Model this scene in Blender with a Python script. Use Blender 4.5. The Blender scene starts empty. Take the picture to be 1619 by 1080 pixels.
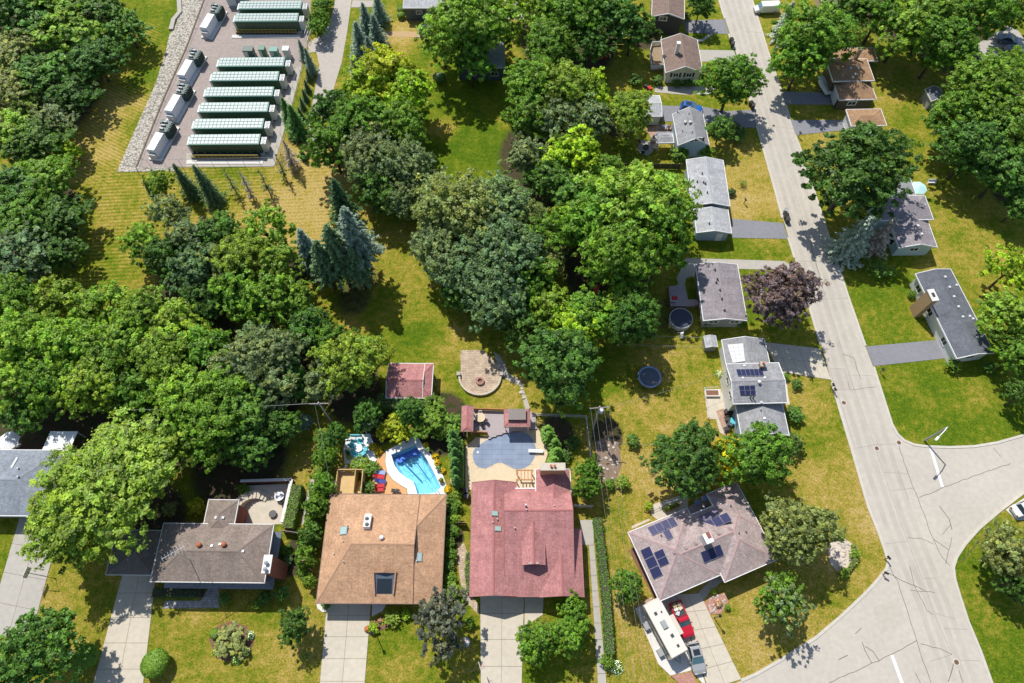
import bpy, math, random
import numpy as np
from mathutils import Vector, Matrix
from mathutils.geometry import tessellate_polygon

random.seed(7)
rng = np.random.default_rng(7)
R = math.radians
scene = bpy.context.scene
COL = scene.collection

# ------------------------------------------------------------------ camera, sky, sun, exposure
TILT = R(26.5); CAMH = 100.0; FPX = 24.0 / 36.0 * 1619.0
cam = bpy.data.cameras.new('camera'); camo = bpy.data.objects.new('camera', cam); COL.objects.link(camo)
camo.location = (0, 0, CAMH); camo.rotation_euler = (TILT, 0, 0)
cam.lens = 24.0; cam.sensor_width = 36.0; cam.clip_start = 0.5; cam.clip_end = 9000
scene.camera = camo
SUN_EL, SUN_AZ = 55.0, -30.0          # azimuth clockwise from +Y
world = bpy.data.worlds.new('World'); scene.world = world; world.use_nodes = True
wn = world.node_tree.nodes; wl = world.node_tree.links
sky = wn.new('ShaderNodeTexSky'); sky.sky_type = 'NISHITA'; sky.sun_disc = False
sky.sun_elevation = R(SUN_EL); sky.sun_rotation = R(SUN_AZ % 360); sky.altitude = 200
wl.new(sky.outputs[0], wn['Background'].inputs[0]); wn['Background'].inputs[1].default_value = 0.115
sl = bpy.data.lights.new('sun', 'SUN'); sl.energy = 4.5; sl.angle = R(0.53); sl.color = (1.0, 0.965, 0.90)
so = bpy.data.objects.new('sun', sl); COL.objects.link(so); so.location = (-60, 120, 160)
_d = Vector((-math.sin(R(SUN_AZ)) * math.cos(R(SUN_EL)), -math.cos(R(SUN_AZ)) * math.cos(R(SUN_EL)), -math.sin(R(SUN_EL))))
so.rotation_euler = _d.to_track_quat('-Z', 'Y').to_euler()
scene.view_settings.view_transform = 'Standard'; scene.view_settings.look = 'None'
scene.view_settings.gamma = 1.0; scene.view_settings.use_curve_mapping = False
scene.view_settings.exposure = 0.1
scene.render.engine = 'CYCLES'
scene.cycles.max_bounces = 6; scene.cycles.transparent_max_bounces = 8; scene.cycles.caustics_reflective = False
scene.cycles.caustics_refractive = False

# ------------------------------------------------------------------ photograph coordinates -> the place
CT, ST = math.cos(TILT), math.sin(TILT)
def ray(px, py):
    x = (px - 809.5) / FPX; y = -(py - 540.0) / FPX
    return Vector((x, y * CT + ST, y * ST - CT))
def gp(px, py, h=0.0):
    d = ray(px, py); t = (CAMH - h) / -d.z
    return Vector((d.x * t, d.y * t, h))
def ppm(px, py, h=0.0):                 # picture points per metre there (1619 wide photograph)
    d = ray(px, py); return FPX * -d.z / (CAMH - h)

# ------------------------------------------------------------------ mesh helpers
class MB:
    def __init__(s): s.v = []; s.f = []; s.uv = None
    def add(s, vs, fs):
        n = len(s.v); s.v += [tuple(v) for v in vs]; s.f += [tuple(i + n for i in f) for f in fs]; return s
    def box(s, cx, cy, z0, sx, sy, sz, rz=0.0, taper=1.0):
        c, n = math.cos(rz), math.sin(rz); vs = []
        for z, k in ((z0, 1.0), (z0 + sz, taper)):
            for a, b in ((-1, -1), (1, -1), (1, 1), (-1, 1)):
                x, y = a * sx / 2 * k, b * sy / 2 * k
                vs.append((cx + x * c - y * n, cy + x * n + y * c, z))
        return s.add(vs, [(3, 2, 1, 0), (4, 5, 6, 7), (0, 1, 5, 4), (1, 2, 6, 5), (2, 3, 7, 6), (3, 0, 4, 7)])
    def prism(s, pts, z0, z1):             # pts: plan outline
        n = len(pts); vs = [(p[0], p[1], z0) for p in pts] + [(p[0], p[1], z1) for p in pts]
        a = sum(pts[i][0] * pts[(i + 1) % n][1] - pts[(i + 1) % n][0] * pts[i][1] for i in range(n))
        tris = tessellate_polygon([[Vector((p[0], p[1], 0)) for p in pts]])
        fs = []
        for t in tris:
            p, q, r = [pts[i] for i in t]
            up = (q[0] - p[0]) * (r[1] - p[1]) - (q[1] - p[1]) * (r[0] - p[0]) > 0
            t = tuple(t) if up else tuple(reversed(t)); fs.append(tuple(i + n for i in t)); fs.append(tuple(reversed(t)))
        for i in range(n):
            j = (i + 1) % n
            fs.append((i, j, j + n, i + n) if a > 0 else (j, i, i + n, j + n))
        return s.add(vs, fs)
    def slab(s, quad, t):                  # quad: four 3d points, thickness t along the normal
        q = [Vector(p) for p in quad]; n = (q[1] - q[0]).cross(q[3] - q[0]).normalized()
        vs = q + [p + n * t for p in q]
        return s.add(vs, [(3, 2, 1, 0), (4, 5, 6, 7), (0, 1, 5, 4), (1, 2, 6, 5), (2, 3, 7, 6), (3, 0, 4, 7)])
    def tube(s, pts, rad, n=6, cap=True):
        pts = [Vector(p) for p in pts]; rad = rad if isinstance(rad, (list, tuple)) else [rad] * len(pts)
        rings = []
        for i, p in enumerate(pts):
            t = (pts[min(i + 1, len(pts) - 1)] - pts[max(i - 1, 0)]).normalized()
            a = t.cross(Vector((0, 0, 1)) if abs(t.z) < .9 else Vector((1, 0, 0))).normalized(); b = t.cross(a)
            rings.append([p + (a * math.cos(2 * math.pi * k / n) + b * math.sin(2 * math.pi * k / n)) * rad[i] for k in range(n)])
        vs = [v for r in rings for v in r]; fs = []
        for i in range(len(pts) - 1):
            for k in range(n):
                fs.append((i * n + k, i * n + (k + 1) % n, (i + 1) * n + (k + 1) % n, (i + 1) * n + k))
        if cap: fs += [tuple(reversed(range(n))), tuple(range((len(pts) - 1) * n, len(pts) * n))]
        return s.add(vs, fs)
    def lathe(s, prof, n=20, cx=0, cy=0, z=0):   # prof: (r, z)
        vs = []; fs = []
        for r, zz in prof:
            vs += [(cx + r * math.cos(2 * math.pi * k / n), cy + r * math.sin(2 * math.pi * k / n), z + zz) for k in range(n)]
        for i in range(len(prof) - 1):
            for k in range(n):
                fs.append((i * n + k, i * n + (k + 1) % n, (i + 1) * n + (k + 1) % n, (i + 1) * n + k))
        fs += [tuple(reversed(range(n))), tuple(range((len(prof) - 1) * n, len(prof) * n))]
        return s.add(vs, fs)
    def ribbon(s, pts, w, z0, z1):          # swept strip along a plan polyline
        pts = [Vector((p[0], p[1], 0)) for p in pts]; n = len(pts); L = []; Q = []
        for i in range(n):
            t = (pts[min(i + 1, n - 1)] - pts[max(i - 1, 0)]).normalized(); o = Vector((-t.y, t.x, 0)) * w / 2
            L.append(pts[i] + o); Q.append(pts[i] - o)
        vs = []
        for a, b in zip(L, Q): vs += [(a.x, a.y, z0), (b.x, b.y, z0), (b.x, b.y, z1), (a.x, a.y, z1)]
        fs = []
        for i in range(n - 1):
            k = i * 4
            for a in range(4):
                b = (a + 1) % 4; fs.append((k + a, k + 4 + a, k + 4 + b, k + b))
        fs += [(0, 1, 2, 3), ((n - 1) * 4 + 3, (n - 1) * 4 + 2, (n - 1) * 4 + 1, (n - 1) * 4)]
        return s.add(vs, fs)
    def build(s, name, mat, parent=None, smooth=False, shift=None):
        me = bpy.data.meshes.new(name)
        vs = s.v if shift is None else [(v[0] - shift[0], v[1] - shift[1], v[2] - shift[2]) for v in s.v]
        me.from_pydata(vs, [], s.f); me.update()
        if s.uv is not None:
            u = me.uv_layers.new(name='UVMap'); u.data.foreach_set('uv', np.array(s.uv, dtype=np.float32).ravel())
        if mat is not None: me.materials.append(mat)
        if smooth: me.polygons.foreach_set('use_smooth', [True] * len(me.polygons))
        return inst(name, me, parent)

def inst(name, me, parent=None):
    o = bpy.data.objects.new(name, me); COL.objects.link(o)
    if parent is not None: o.parent = parent
    return o
def tag(o, label=None, cat=None, group=None, kind=None):
    if label: o['label'] = label
    if cat: o['category'] = cat
    if group: o['group'] = group
    if kind: o['kind'] = kind
    return o
def thing(name, label, cat, loc=(0, 0, 0), rz=0.0, group=None):
    o = bpy.data.objects.new(name, None); COL.objects.link(o); o.empty_display_size = .3
    o.location = loc; o.rotation_euler = (0, 0, rz); return tag(o, label, cat, group)
def copy_tree(o, parent=None):
    c = o.copy(); COL.objects.link(c); c.parent = parent
    for ch in list(o.children): copy_tree(ch, c)
    return c

# ------------------------------------------------------------------ material helpers
class NT:
    def __init__(s, name):
        s.m = bpy.data.materials.new(name); s.m.use_nodes = True; s.n = s.m.node_tree.nodes; s.l = s.m.node_tree.links
        s.b = s.n['Principled BSDF']; s.out = s.n['Material Output']
    def add(s, t, **k):
        n = s.n.new(t)
        for a, v in k.items(): setattr(n, a, v)
        return n
    def link(s, a, b): s.l.new(a, b)
    def coord(s, which='Object'): return s.add('ShaderNodeTexCoord').outputs[which]
    def pos(s): return s.add('ShaderNodeNewGeometry').outputs['Position']
    def noise(s, vec, scale, detail=4, rough=.55, out='Fac'):
        n = s.add('ShaderNodeTexNoise'); n.inputs['Scale'].default_value = scale; n.inputs['Detail'].default_value = detail
        n.inputs['Roughness'].default_value = rough; s.link(vec, n.inputs['Vector']); return n.outputs[out]
    def ramp(s, fac, stops):
        r = s.add('ShaderNodeValToRGB'); e = r.color_ramp.elements
        while len(e) < len(stops): e.new(.5)
        for k, (p, c) in enumerate(stops):
            e[k].position = p; e[k].color = (c[0], c[1], c[2], 1) if isinstance(c, (tuple, list)) else (c, c, c, 1)
        s.link(fac, r.inputs[0]); return r.outputs[0]
    def mix(s, fac, a, b, mode='MIX'):
        m = s.add('ShaderNodeMix', data_type='RGBA', blend_type=mode)
        for sock, v in ((m.inputs[0], fac), (m.inputs[6], a), (m.inputs[7], b)):
            if isinstance(v, (int, float)): sock.default_value = v
            elif isinstance(v, (tuple, list)): sock.default_value = (v[0], v[1], v[2], 1)
            else: s.link(v, sock)
        return m.outputs[2]
    def math(s, op, a, b=0.0):
        m = s.add('ShaderNodeMath', operation=op)
        for sock, v in ((m.inputs[0], a), (m.inputs[1], b)):
            if isinstance(v, (int, float)): sock.default_value = v
            else: s.link(v, sock)
        return m.outputs[0]
    def attr(s, name, out='Fac'): return s.add('ShaderNodeAttribute', attribute_name=name).outputs[out]
    def color(s, c):
        if isinstance(c, (tuple, list)): s.b.inputs['Base Color'].default_value = (c[0], c[1], c[2], 1)
        else: s.link(c, s.b.inputs['Base Color'])
    def set(s, rough=.8, spec=.3, metal=0.0):
        s.b.inputs['Roughness'].default_value = rough; s.b.inputs['Specular IOR Level'].default_value = spec; s.b.inputs['Metallic'].default_value = metal
    def bump(s, h, strength=.3, dist=.05):
        n = s.add('ShaderNodeBump'); n.inputs['Strength'].default_value = strength; n.inputs['Distance'].default_value = dist
        s.link(h, n.inputs['Height']); s.link(n.outputs[0], s.b.inputs['Normal'])

def mul(c, k): return tuple(min(1.0, x * k) for x in c)
def M(name, col, rough=.8, var=.18, scale=2.5, fine=25.0, spec=.3, metal=0.0, bump=0.0, col2=None):
    t = NT(name); p = t.pos()
    a = t.noise(p, scale, 5); f = t.noise(p, fine, 3, .7)
    c = t.mix(t.ramp(a, [(.3, 0.0), (.7, 1.0)]), mul(col, 1 - var), col2 or mul(col, 1 + var))
    c = t.mix(.5, c, t.mix(f, mul(col, 1 - var * 1.3), mul(col, 1 + var * 1.3)))
    t.color(c); t.set(rough, spec, metal)
    if bump: t.bump(f, bump, .03)
    return t.m
def shingle(name, col, var=.22, dirt=.8):
    t = NT(name); uv = t.coord('UV'); p = t.pos()
    br = t.add('ShaderNodeTexBrick'); t.link(uv, br.inputs['Vector'])
    br.inputs['Scale'].default_value = 1.0; br.inputs['Brick Width'].default_value = .42; br.inputs['Row Height'].default_value = .19
    br.inputs['Mortar Size'].default_value = .012; br.inputs['Bias'].default_value = 0.0
    br.inputs['Color1'].default_value = (*mul(col, 1 - var), 1); br.inputs['Color2'].default_value = (*mul(col, 1 + var), 1)
    br.inputs['Mortar'].default_value = (*mul(col, .55), 1)
    n1 = t.noise(p, .55, 6); n2 = t.noise(p, 4.5, 5, .8); n3 = t.noise(p, 1.9, 4)
    c = t.mix(.55, br.outputs['Color'], col)
    c = t.mix(1.0, c, t.ramp(n1, [(.25, dirt), (.75, 1.12)]), 'MULTIPLY')
    c = t.mix(1.0, c, t.ramp(n2, [(.32, .68), (.68, 1.32)]), 'MULTIPLY')
    c = t.mix(1.0, c, t.ramp(n3, [(.3, .92), (.7, 1.06)]), 'MULTIPLY')
    mp = t.add('ShaderNodeMapping'); mp.inputs['Scale'].default_value = (1.4, .16, 1); t.link(uv, mp.inputs['Vector'])
    c = t.mix(1.0, c, t.ramp(t.noise(mp.outputs[0], 1.0, 5, .65), [(.3, .84), (.7, 1.12)]), 'MULTIPLY')
    t.color(c); t.set(.92, .2); t.bump(br.outputs['Fac'], .4, .02); return t.m
# ------------------------------------------------------------------ materials
def ground_mat():
    t = NT('lawn'); p = t.pos()
    dry = t.attr('dry'); soil = t.attr('soil'); s1 = t.attr('stripe_a'); s2 = t.attr('stripe_b')
    n1 = t.noise(p, .16, 6, .6); n2 = t.noise(p, 1.1, 5, .65); n3 = t.noise(p, 6.0, 4, .75); n4 = t.noise(p, 22.0, 3, .8)
    d = t.math('ADD', t.math('ADD', dry, -.01), t.math('MULTIPLY', t.math('SUBTRACT', n1, .5), 1.1))
    d = t.math('ADD', d, t.math('MULTIPLY', t.math('SUBTRACT', n2, .5), 1.15))
    d = t.math('ADD', d, t.math('MULTIPLY', t.math('SUBTRACT', n3, .5), .55))
    for st, ang, sc in ((s1, R(-62), .62), (s2, R(86), .55)):
        m = t.add('ShaderNodeMapping'); m.inputs['Rotation'].default_value = (0, 0, ang); t.link(p, m.inputs['Vector'])
        w = t.add('ShaderNodeTexWave'); w.inputs['Scale'].default_value = sc * .75; w.inputs['Distortion'].default_value = 2.2
        w.inputs['Detail'].default_value = 3; w.inputs['Detail Scale'].default_value = .35; t.link(m.outputs[0], w.inputs['Vector'])
        d = t.math('ADD', d, t.math('MULTIPLY', t.math('MULTIPLY', t.math('SUBTRACT', w.outputs['Fac'], .5), t.math('MULTIPLY', st, t.ramp(n1, [(.35, .25), (.65, 1.0)]))), .42))
    c = t.ramp(d, [(0.05, (.085, .165, .007)), (.3, (.160, .222, .012)), (.48, (.285, .275, .028)), (.7, (.46, .345, .072)), (.95, (.57, .42, .15))])
    n5 = t.noise(p, 3.6, 6, .85); c = t.mix(1.0, c, t.ramp(n5, [(.34, .45), (.5, .95), (.66, 1.5)]), 'MULTIPLY')
    c = t.mix(1.0, c, t.ramp(n3, [(.25, .8), (.75, 1.2)]), 'MULTIPLY')
    c = t.mix(1.0, c, t.ramp(n4, [(.25, .7), (.75, 1.3)]), 'MULTIPLY')
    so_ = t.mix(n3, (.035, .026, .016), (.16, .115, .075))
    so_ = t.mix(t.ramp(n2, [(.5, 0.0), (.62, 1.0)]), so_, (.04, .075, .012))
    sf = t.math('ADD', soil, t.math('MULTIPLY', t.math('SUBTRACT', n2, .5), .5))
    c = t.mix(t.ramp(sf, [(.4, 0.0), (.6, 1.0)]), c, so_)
    t.color(c); t.set(.95, .1)
    t.bump(t.math('ADD', n4, n3), .9, .12)
    return t.m
LEAFK = 2.45
def leaf_mat(name, trans=.3):
    t = NT(name); oi = t.add('ShaderNodeObjectInfo'); tint = t.attr('tint'); hue = t.attr('hue')
    c = t.mix(1.0, oi.outputs['Color'], t.ramp(tint, [(0.0, .4), (1.0, 1.6)]), 'MULTIPLY')
    c = t.mix(1.0, c, (LEAFK, LEAFK, LEAFK), 'MULTIPLY')
    c = t.mix(t.math('MULTIPLY', hue, .55), c, t.mix(1.0, c, (1.75, 1.3, .55), 'MULTIPLY'))
    t.color(c); t.set(.5, .35)
    tr = t.add('ShaderNodeBsdfTranslucent'); t.link(t.mix(1.0, c, (1.35, 1.45, .45), 'MULTIPLY'), tr.inputs[0])
    ms = t.add('ShaderNodeMixShader'); ms.inputs[0].default_value = trans
    t.link(t.b.outputs[0], ms.inputs[1]); t.link(tr.outputs[0], ms.inputs[2]); t.link(ms.outputs[0], t.out.inputs[0])
    return t.m
def water_mat():
    t = NT('pool_water'); t.n.remove(t.b); p = t.pos()
    tr = t.add('ShaderNodeBsdfTransparent'); tr.inputs[0].default_value = (.80, .965, .99, 1)
    gl = t.add('ShaderNodeBsdfGlossy'); gl.inputs['Roughness'].default_value = .04
    bp = t.add('ShaderNodeBump'); bp.inputs['Strength'].default_value = .5; bp.inputs['Distance'].default_value = .08
    t.link(t.noise(p, 1.8, 3), bp.inputs['Height']); t.link(bp.outputs[0], gl.inputs['Normal'])
    fr = t.add('ShaderNodeFresnel'); fr.inputs[0].default_value = 1.33; t.link(bp.outputs[0], fr.inputs[1])
    ms = t.add('ShaderNodeMixShader'); t.link(fr.outputs[0], ms.inputs[0]); t.link(tr.outputs[0], ms.inputs[1]); t.link(gl.outputs[0], ms.inputs[2])
    t.link(ms.outputs[0], t.out.inputs[0]); return t.m
def liner_mat():
    t = NT('pool_liner'); p = t.pos()
    v = t.add('ShaderNodeTexVoronoi', feature='DISTANCE_TO_EDGE'); v.inputs['Scale'].default_value = 1.3
    m = t.mix(.45, p, t.noise(p, 1.1, 3, .5, 'Color')); t.link(m, v.inputs['Vector'])
    c = t.mix(t.ramp(v.outputs['Distance'], [(.0, 1.0), (.05, 0.0)]), t.mix(t.noise(p, .5, 3), (.24, .62, .78), (.46, .80, .88)), (.13, .46, .63))
    t.color(c); t.set(.6, .2); return t.m
def asphalt_mat(name, col, var=.1):
    t = NT(name); p = t.pos()
    n1 = t.noise(p, .12, 6, .6); n2 = t.noise(p, 1.4, 5, .6); n3 = t.noise(p, 30, 2, .8)
    c = t.mix(1.0, t.mix(n1, mul(col, 1 - var), mul(col, 1 + var)), t.ramp(n2, [(.3, 1 - var * .7), (.7, 1 + var * .5)]), 'MULTIPLY')
    c = t.mix(1.0, c, t.ramp(n3, [(.2, .86), (.8, 1.13)]), 'MULTIPLY')
    t.color(c); t.set(.9, .2); t.bump(n3, .2, .02); return t.m
def gravel_mat():
    t = NT('white_gravel'); p = t.pos()
    v = t.add('ShaderNodeTexVoronoi'); v.inputs['Scale'].default_value = 2.6; t.link(p, v.inputs['Vector'])
    c = t.mix(t.noise(p, 3, 3), (.40, .36, .29), (.72, .67, .58))
    c = t.mix(1.0, c, t.ramp(v.outputs['Distance'], [(.2, 1.1), (.75, .45)]), 'MULTIPLY')
    t.color(c); t.set(.95, .1); t.bump(v.outputs['Distance'], 1.0, .15); return t.m
def paver_mat(name, c1, c2, mortar, w=.5, h=.3):
    t = NT(name); p = t.pos()
    br = t.add('ShaderNodeTexBrick'); t.link(p, br.inputs['Vector']); br.inputs['Scale'].default_value = 1.0
    br.inputs['Brick Width'].default_value = w; br.inputs['Row Height'].default_value = h; br.inputs['Mortar Size'].default_value = .02
    br.inputs['Color1'].default_value = (*c1, 1); br.inputs['Color2'].default_value = (*c2, 1); br.inputs['Mortar'].default_value = (*mortar, 1)
    c = t.mix(1.0, br.outputs['Color'], t.ramp(t.noise(p, .9, 5), [(.3, .8), (.7, 1.15)]), 'MULTIPLY')
    c = t.mix(1.0, c, t.ramp(t.noise(p, 5, 4, .7), [(.3, .8), (.7, 1.2)]), 'MULTIPLY')
    t.color(c); t.set(.9, .2); t.bump(br.outputs['Fac'], .3, .02); return t.m
def siding_mat(name, col, row=.18):
    t = NT(name); p = t.pos(); sep = t.add('ShaderNodeSeparateXYZ'); t.link(p, sep.inputs[0])
    f = t.math('FRACT', t.math('DIVIDE', sep.outputs[2], row))
    c = t.mix(t.ramp(f, [(0.0, 0.0), (.12, 1.0)]), mul(col, .6), t.mix(t.noise(p, 1.5, 4), mul(col, .9), mul(col, 1.08)))
    t.color(c); t.set(.6, .35); t.bump(f, .3, .02); return t.m
def brick_wall_mat(name, col):
    t = NT(name); p = t.pos(); v = t.noise(p, 9, 2, .8)
    c = t.mix(v, mul(col, .6), mul(col, 1.4)); t.color(c); t.set(.9, .2); return t.m
def gloss(name, col, rough=.25, spec=.5, metal=0.0, coat=0.0):
    t = NT(name); p = t.pos(); t.color(t.mix(t.noise(p, 2.0, 4), mul(col, .93), mul(col, 1.05))); t.set(rough, spec, metal)
    t.b.inputs['Coat Weight'].default_value = coat; return t.m

G = {}
G['ground'] = ground_mat(); G['leaf'] = leaf_mat('leaves'); G['needle'] = leaf_mat('needles', .12); G['hedge'] = leaf_mat('hedge_leaves', .2)
G['bark'] = M('bark', (.085, .065, .05), .95, .35, 4, 30, bump=.5); G['greybark'] = M('grey_bark', (.22, .20, .18), .95, .3, 4, 30)
G['petal'] = leaf_mat('petals', .25)
G['road'] = asphalt_mat('worn_street', (.505, .46, .395), .12); G['drive_grey'] = asphalt_mat('grey_asphalt', (.245, .245, .265), .15)
G['yard'] = asphalt_mat('pinkish_yard_asphalt', (.36, .30, .27), .2); G['lane'] = asphalt_mat('pale_lane', (.47, .42, .37), .12)
G['concrete'] = asphalt_mat('driveway_concrete', (.56, .50, .40), .13); G['concrete_w'] = asphalt_mat('white_concrete', (.68, .65, .60), .08)
G['concrete_d'] = asphalt_mat('dull_concrete', (.44, .41, .36), .12)
G['kerb'] = asphalt_mat('kerb_concrete', (.56, .52, .45), .12); G['tar'] = M('tar_crack', (.11, .095, .08), .8); G['tarlight'] = M('pavement_joint', (.33, .285, .24), .9)
G['bed'] = M('joint_bed', (.17, .14, .10), .95); G['gravel'] = gravel_mat()
G['tan_deck'] = asphalt_mat('tan_pool_concrete', (.66, .54, .37), .1); G['terracotta'] = asphalt_mat('terracotta_concrete', (.68, .37, .17), .08)
G['pure'] = asphalt_mat('white_pool_paint', (.84, .84, .84), .03)
G['pav_tan'] = paver_mat('tan_pavers', (.44, .33, .24), (.58, .46, .34), (.28, .21, .15)); G['pav_grey'] = paver_mat('grey_pavers', (.34, .33, .32), (.50, .47, .43), (.22, .2, .18), .35, .35)
G['pav_red'] = paver_mat('red_pavers', (.42, .25, .18), (.55, .38, .29), (.25, .18, .14)); G['mulch'] = M('mulch', (.22, .11, .075), .95, .4, 5, 18)
G['redrock'] = M('red_stone', (.42, .22, .17), .9, .4, 4, 12); G['dirt'] = M('bare_dirt', (.24, .17, .12), .95, .35, 2, 14)
G['water'] = water_mat(); G['liner'] = liner_mat(); G['deepliner'] = gloss('deep_liner', (.03, .14, .62), .5)
G['white'] = gloss('white_trim', (.80, .80, .79), .5); G['offwhite'] = gloss('off_white', (.70, .68, .64), .55); G['black'] = gloss('black_plastic', (.02, .02, .022), .45)
G['dark'] = gloss('dark_metal', (.05, .05, .055), .5); G['grey'] = gloss('grey_metal', (.33, .34, .35), .45); G['lightgrey'] = gloss('light_grey', (.55, .56, .57), .5)
G['glass'] = gloss('window_glass', (.025, .035, .045), .08, .6); G['skyglass'] = gloss('skylight_glass', (.40, .55, .52), .15, .6)
G['solar'] = gloss('solar_cell', (.028, .031, .085), .22, .5); G['solar_b'] = gloss('solar_cell_violet', (.05, .05, .125), .3, .5); G['solar_f'] = gloss('solar_faded', (.16, .14, .22), .35)
G['sh_tan'] = shingle('tan_shingle', (.54, .325, .195)); G['sh_red'] = shingle('red_shingle', (.47, .215, .205)); G['sh_brown'] = shingle('grey_brown_shingle', (.27, .215, .18))
G['sh_lav'] = shingle('pinkish_shingle', (.42, .335, .32)); G['sh_grey'] = shingle('grey_shingle', (.33, .33, .34)); G['sh_lgrey'] = shingle('light_grey_shingle', (.44, .445, .455))
G['sh_dark'] = shingle('charcoal_shingle', (.15, .16, .185)); G['sh_orange'] = shingle('orange_tan_shingle', (.40, .245, .14)); G['sh_slate'] = shingle('slate_shingle', (.235, .22, .25))
G['sh_bgrey'] = shingle('blue_grey_shingle', (.27, .30, .34)); G['sh_mauve'] = shingle('mauve_shingle', (.30, .27, .285)); G['sh_rust'] = shingle('brown_shingle', (.25, .18, .15))
G['w_cream'] = siding_mat('cream_siding', (.62, .59, .48)); G['w_white'] = siding_mat('white_siding', (.74, .74, .72)); G['w_blue'] = siding_mat('pale_blue_siding', (.36, .47, .58))
G['w_char'] = siding_mat('charcoal_siding', (.045, .05, .06)); G['w_grey'] = siding_mat('grey_siding', (.33, .33, .33)); G['w_olive'] = siding_mat('olive_siding', (.085, .08, .055))
G['w_tan'] = siding_mat('tan_siding', (.45, .36, .26)); G['w_aqua'] = siding_mat('aqua_siding', (.42, .55, .58)); G['w_brick'] = brick_wall_mat('red_brick', (.28, .10, .075)); G['w_tanbrick'] = brick_wall_mat('tan_brick', (.42, .28, .16))
G['w_slate'] = siding_mat('slate_siding', (.10, .13, .17)); G['wood'] = M('weathered_wood', (.34, .25, .16), .8, .25, 2, 15); G['wood_y'] = M('yellow_wood', (.58, .40, .18), .75, .2, 2, 15); G['wood_grey'] = M('grey_deck_boards', (.42, .36, .36), .8, .12, 2, 15)
G['wood_o'] = M('orange_wood', (.50, .25, .10), .75, .2, 2, 15)
G['c_green'] = gloss('container_green', (.06, .165, .105), .5); G['c_dark'] = gloss('container_dark_panel', (.055, .085, .045), .5); G['c_roof'] = gloss('container_roof_panel', (.36, .43, .41), .4)
G['c_teal'] = gloss('container_roof_frame', (.10, .27, .21), .5); G['c_grey'] = gloss('cabinet_grey', (.60, .62, .62), .45); G['c_white'] = gloss('tank_white', (.74, .77, .80), .4); G['c_fin'] = gloss('radiator_green', (.055, .10, .085), .5)
G['yellow'] = gloss('yellow_rail', (.62, .46, .05), .5); G['red'] = gloss('red_paint', (.50, .012, .03), .2, .5, 0, .6); G['silver'] = gloss('silver_paint', (.48, .48, .47), .25, .5, .35, .5)
G['whitecar'] = gloss('white_paint', (.78, .79, .80), .25, .5, 0, .5); G['bluecar'] = gloss('blue_paint', (.02, .12, .45), .25, .5, 0, .5); G['cyan'] = gloss('cyan_fabric', (.10, .52, .60), .6); G['darkcar'] = gloss('dark_paint', (.03, .035, .04), .2, .5, 0, .6)
G['greycar'] = gloss('blue_grey_paint', (.14, .19, .26), .25, .5, .2, .5)
G['rv'] = gloss('camper_roof', (.70, .66, .58), .45); G['rvside'] = gloss('camper_side', (.62, .56, .47), .35); G['brown'] = gloss('brown_stripe', (.20, .12, .08), .5)
G['redfab'] = gloss('red_fabric', (.55, .03, .04), .8); G['navy'] = gloss('navy_fabric', (.05, .07, .28), .8); G['bluefab'] = gloss('pale_blue_fabric', (.30, .38, .62), .8); G['terra'] = gloss('clay_pot', (.42, .12, .05), .7)
G['redtrim'] = gloss('red_trim', (.36, .15, .14), .6)
def track_mat():
    t = NT('tyre_wear'); p = t.pos(); t.color((.40, .36, .31)); t.set(.9, .2); tr = t.add('ShaderNodeBsdfTransparent'); ms = t.add('ShaderNodeMixShader')
    t.link(t.ramp(t.noise(p, .35, 6, .7), [(.35, 0.0), (.75, .22)]), ms.inputs[0]); t.link(tr.outputs[0], ms.inputs[1]); t.link(t.b.outputs[0], ms.inputs[2]); t.link(ms.outputs[0], t.out.inputs[0]); return t.m
G['track'] = track_mat()
G['cover'] = None
def cover_mat():
    t = NT('pool_cover'); p = t.pos()
    br = t.add('ShaderNodeTexBrick'); br.offset = 0.0; t.link(p, br.inputs['Vector']); br.inputs['Scale'].default_value = 1.0; br.inputs['Brick Width'].default_value = 1.5; br.inputs['Row Height'].default_value = .75
    br.inputs['Mortar Size'].default_value = .02; br.inputs['Color1'].default_value = (.215, .27, .37, 1); br.inputs['Color2'].default_value = (.24, .295, .395, 1); br.inputs['Mortar'].default_value = (.13, .165, .24, 1)
    t.color(t.mix(1.0, br.outputs['Color'], t.ramp(t.noise(p, .8, 5), [(.3, .88), (.7, 1.1)]), 'MULTIPLY')); t.set(.7, .3); return t.m
G['cover'] = cover_mat()
G['darkcover'] = gloss('dark_pool_cover', (.03, .045, .075), .6); G['tramp'] = gloss('trampoline_mat', (.10, .12, .16), .6)
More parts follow.
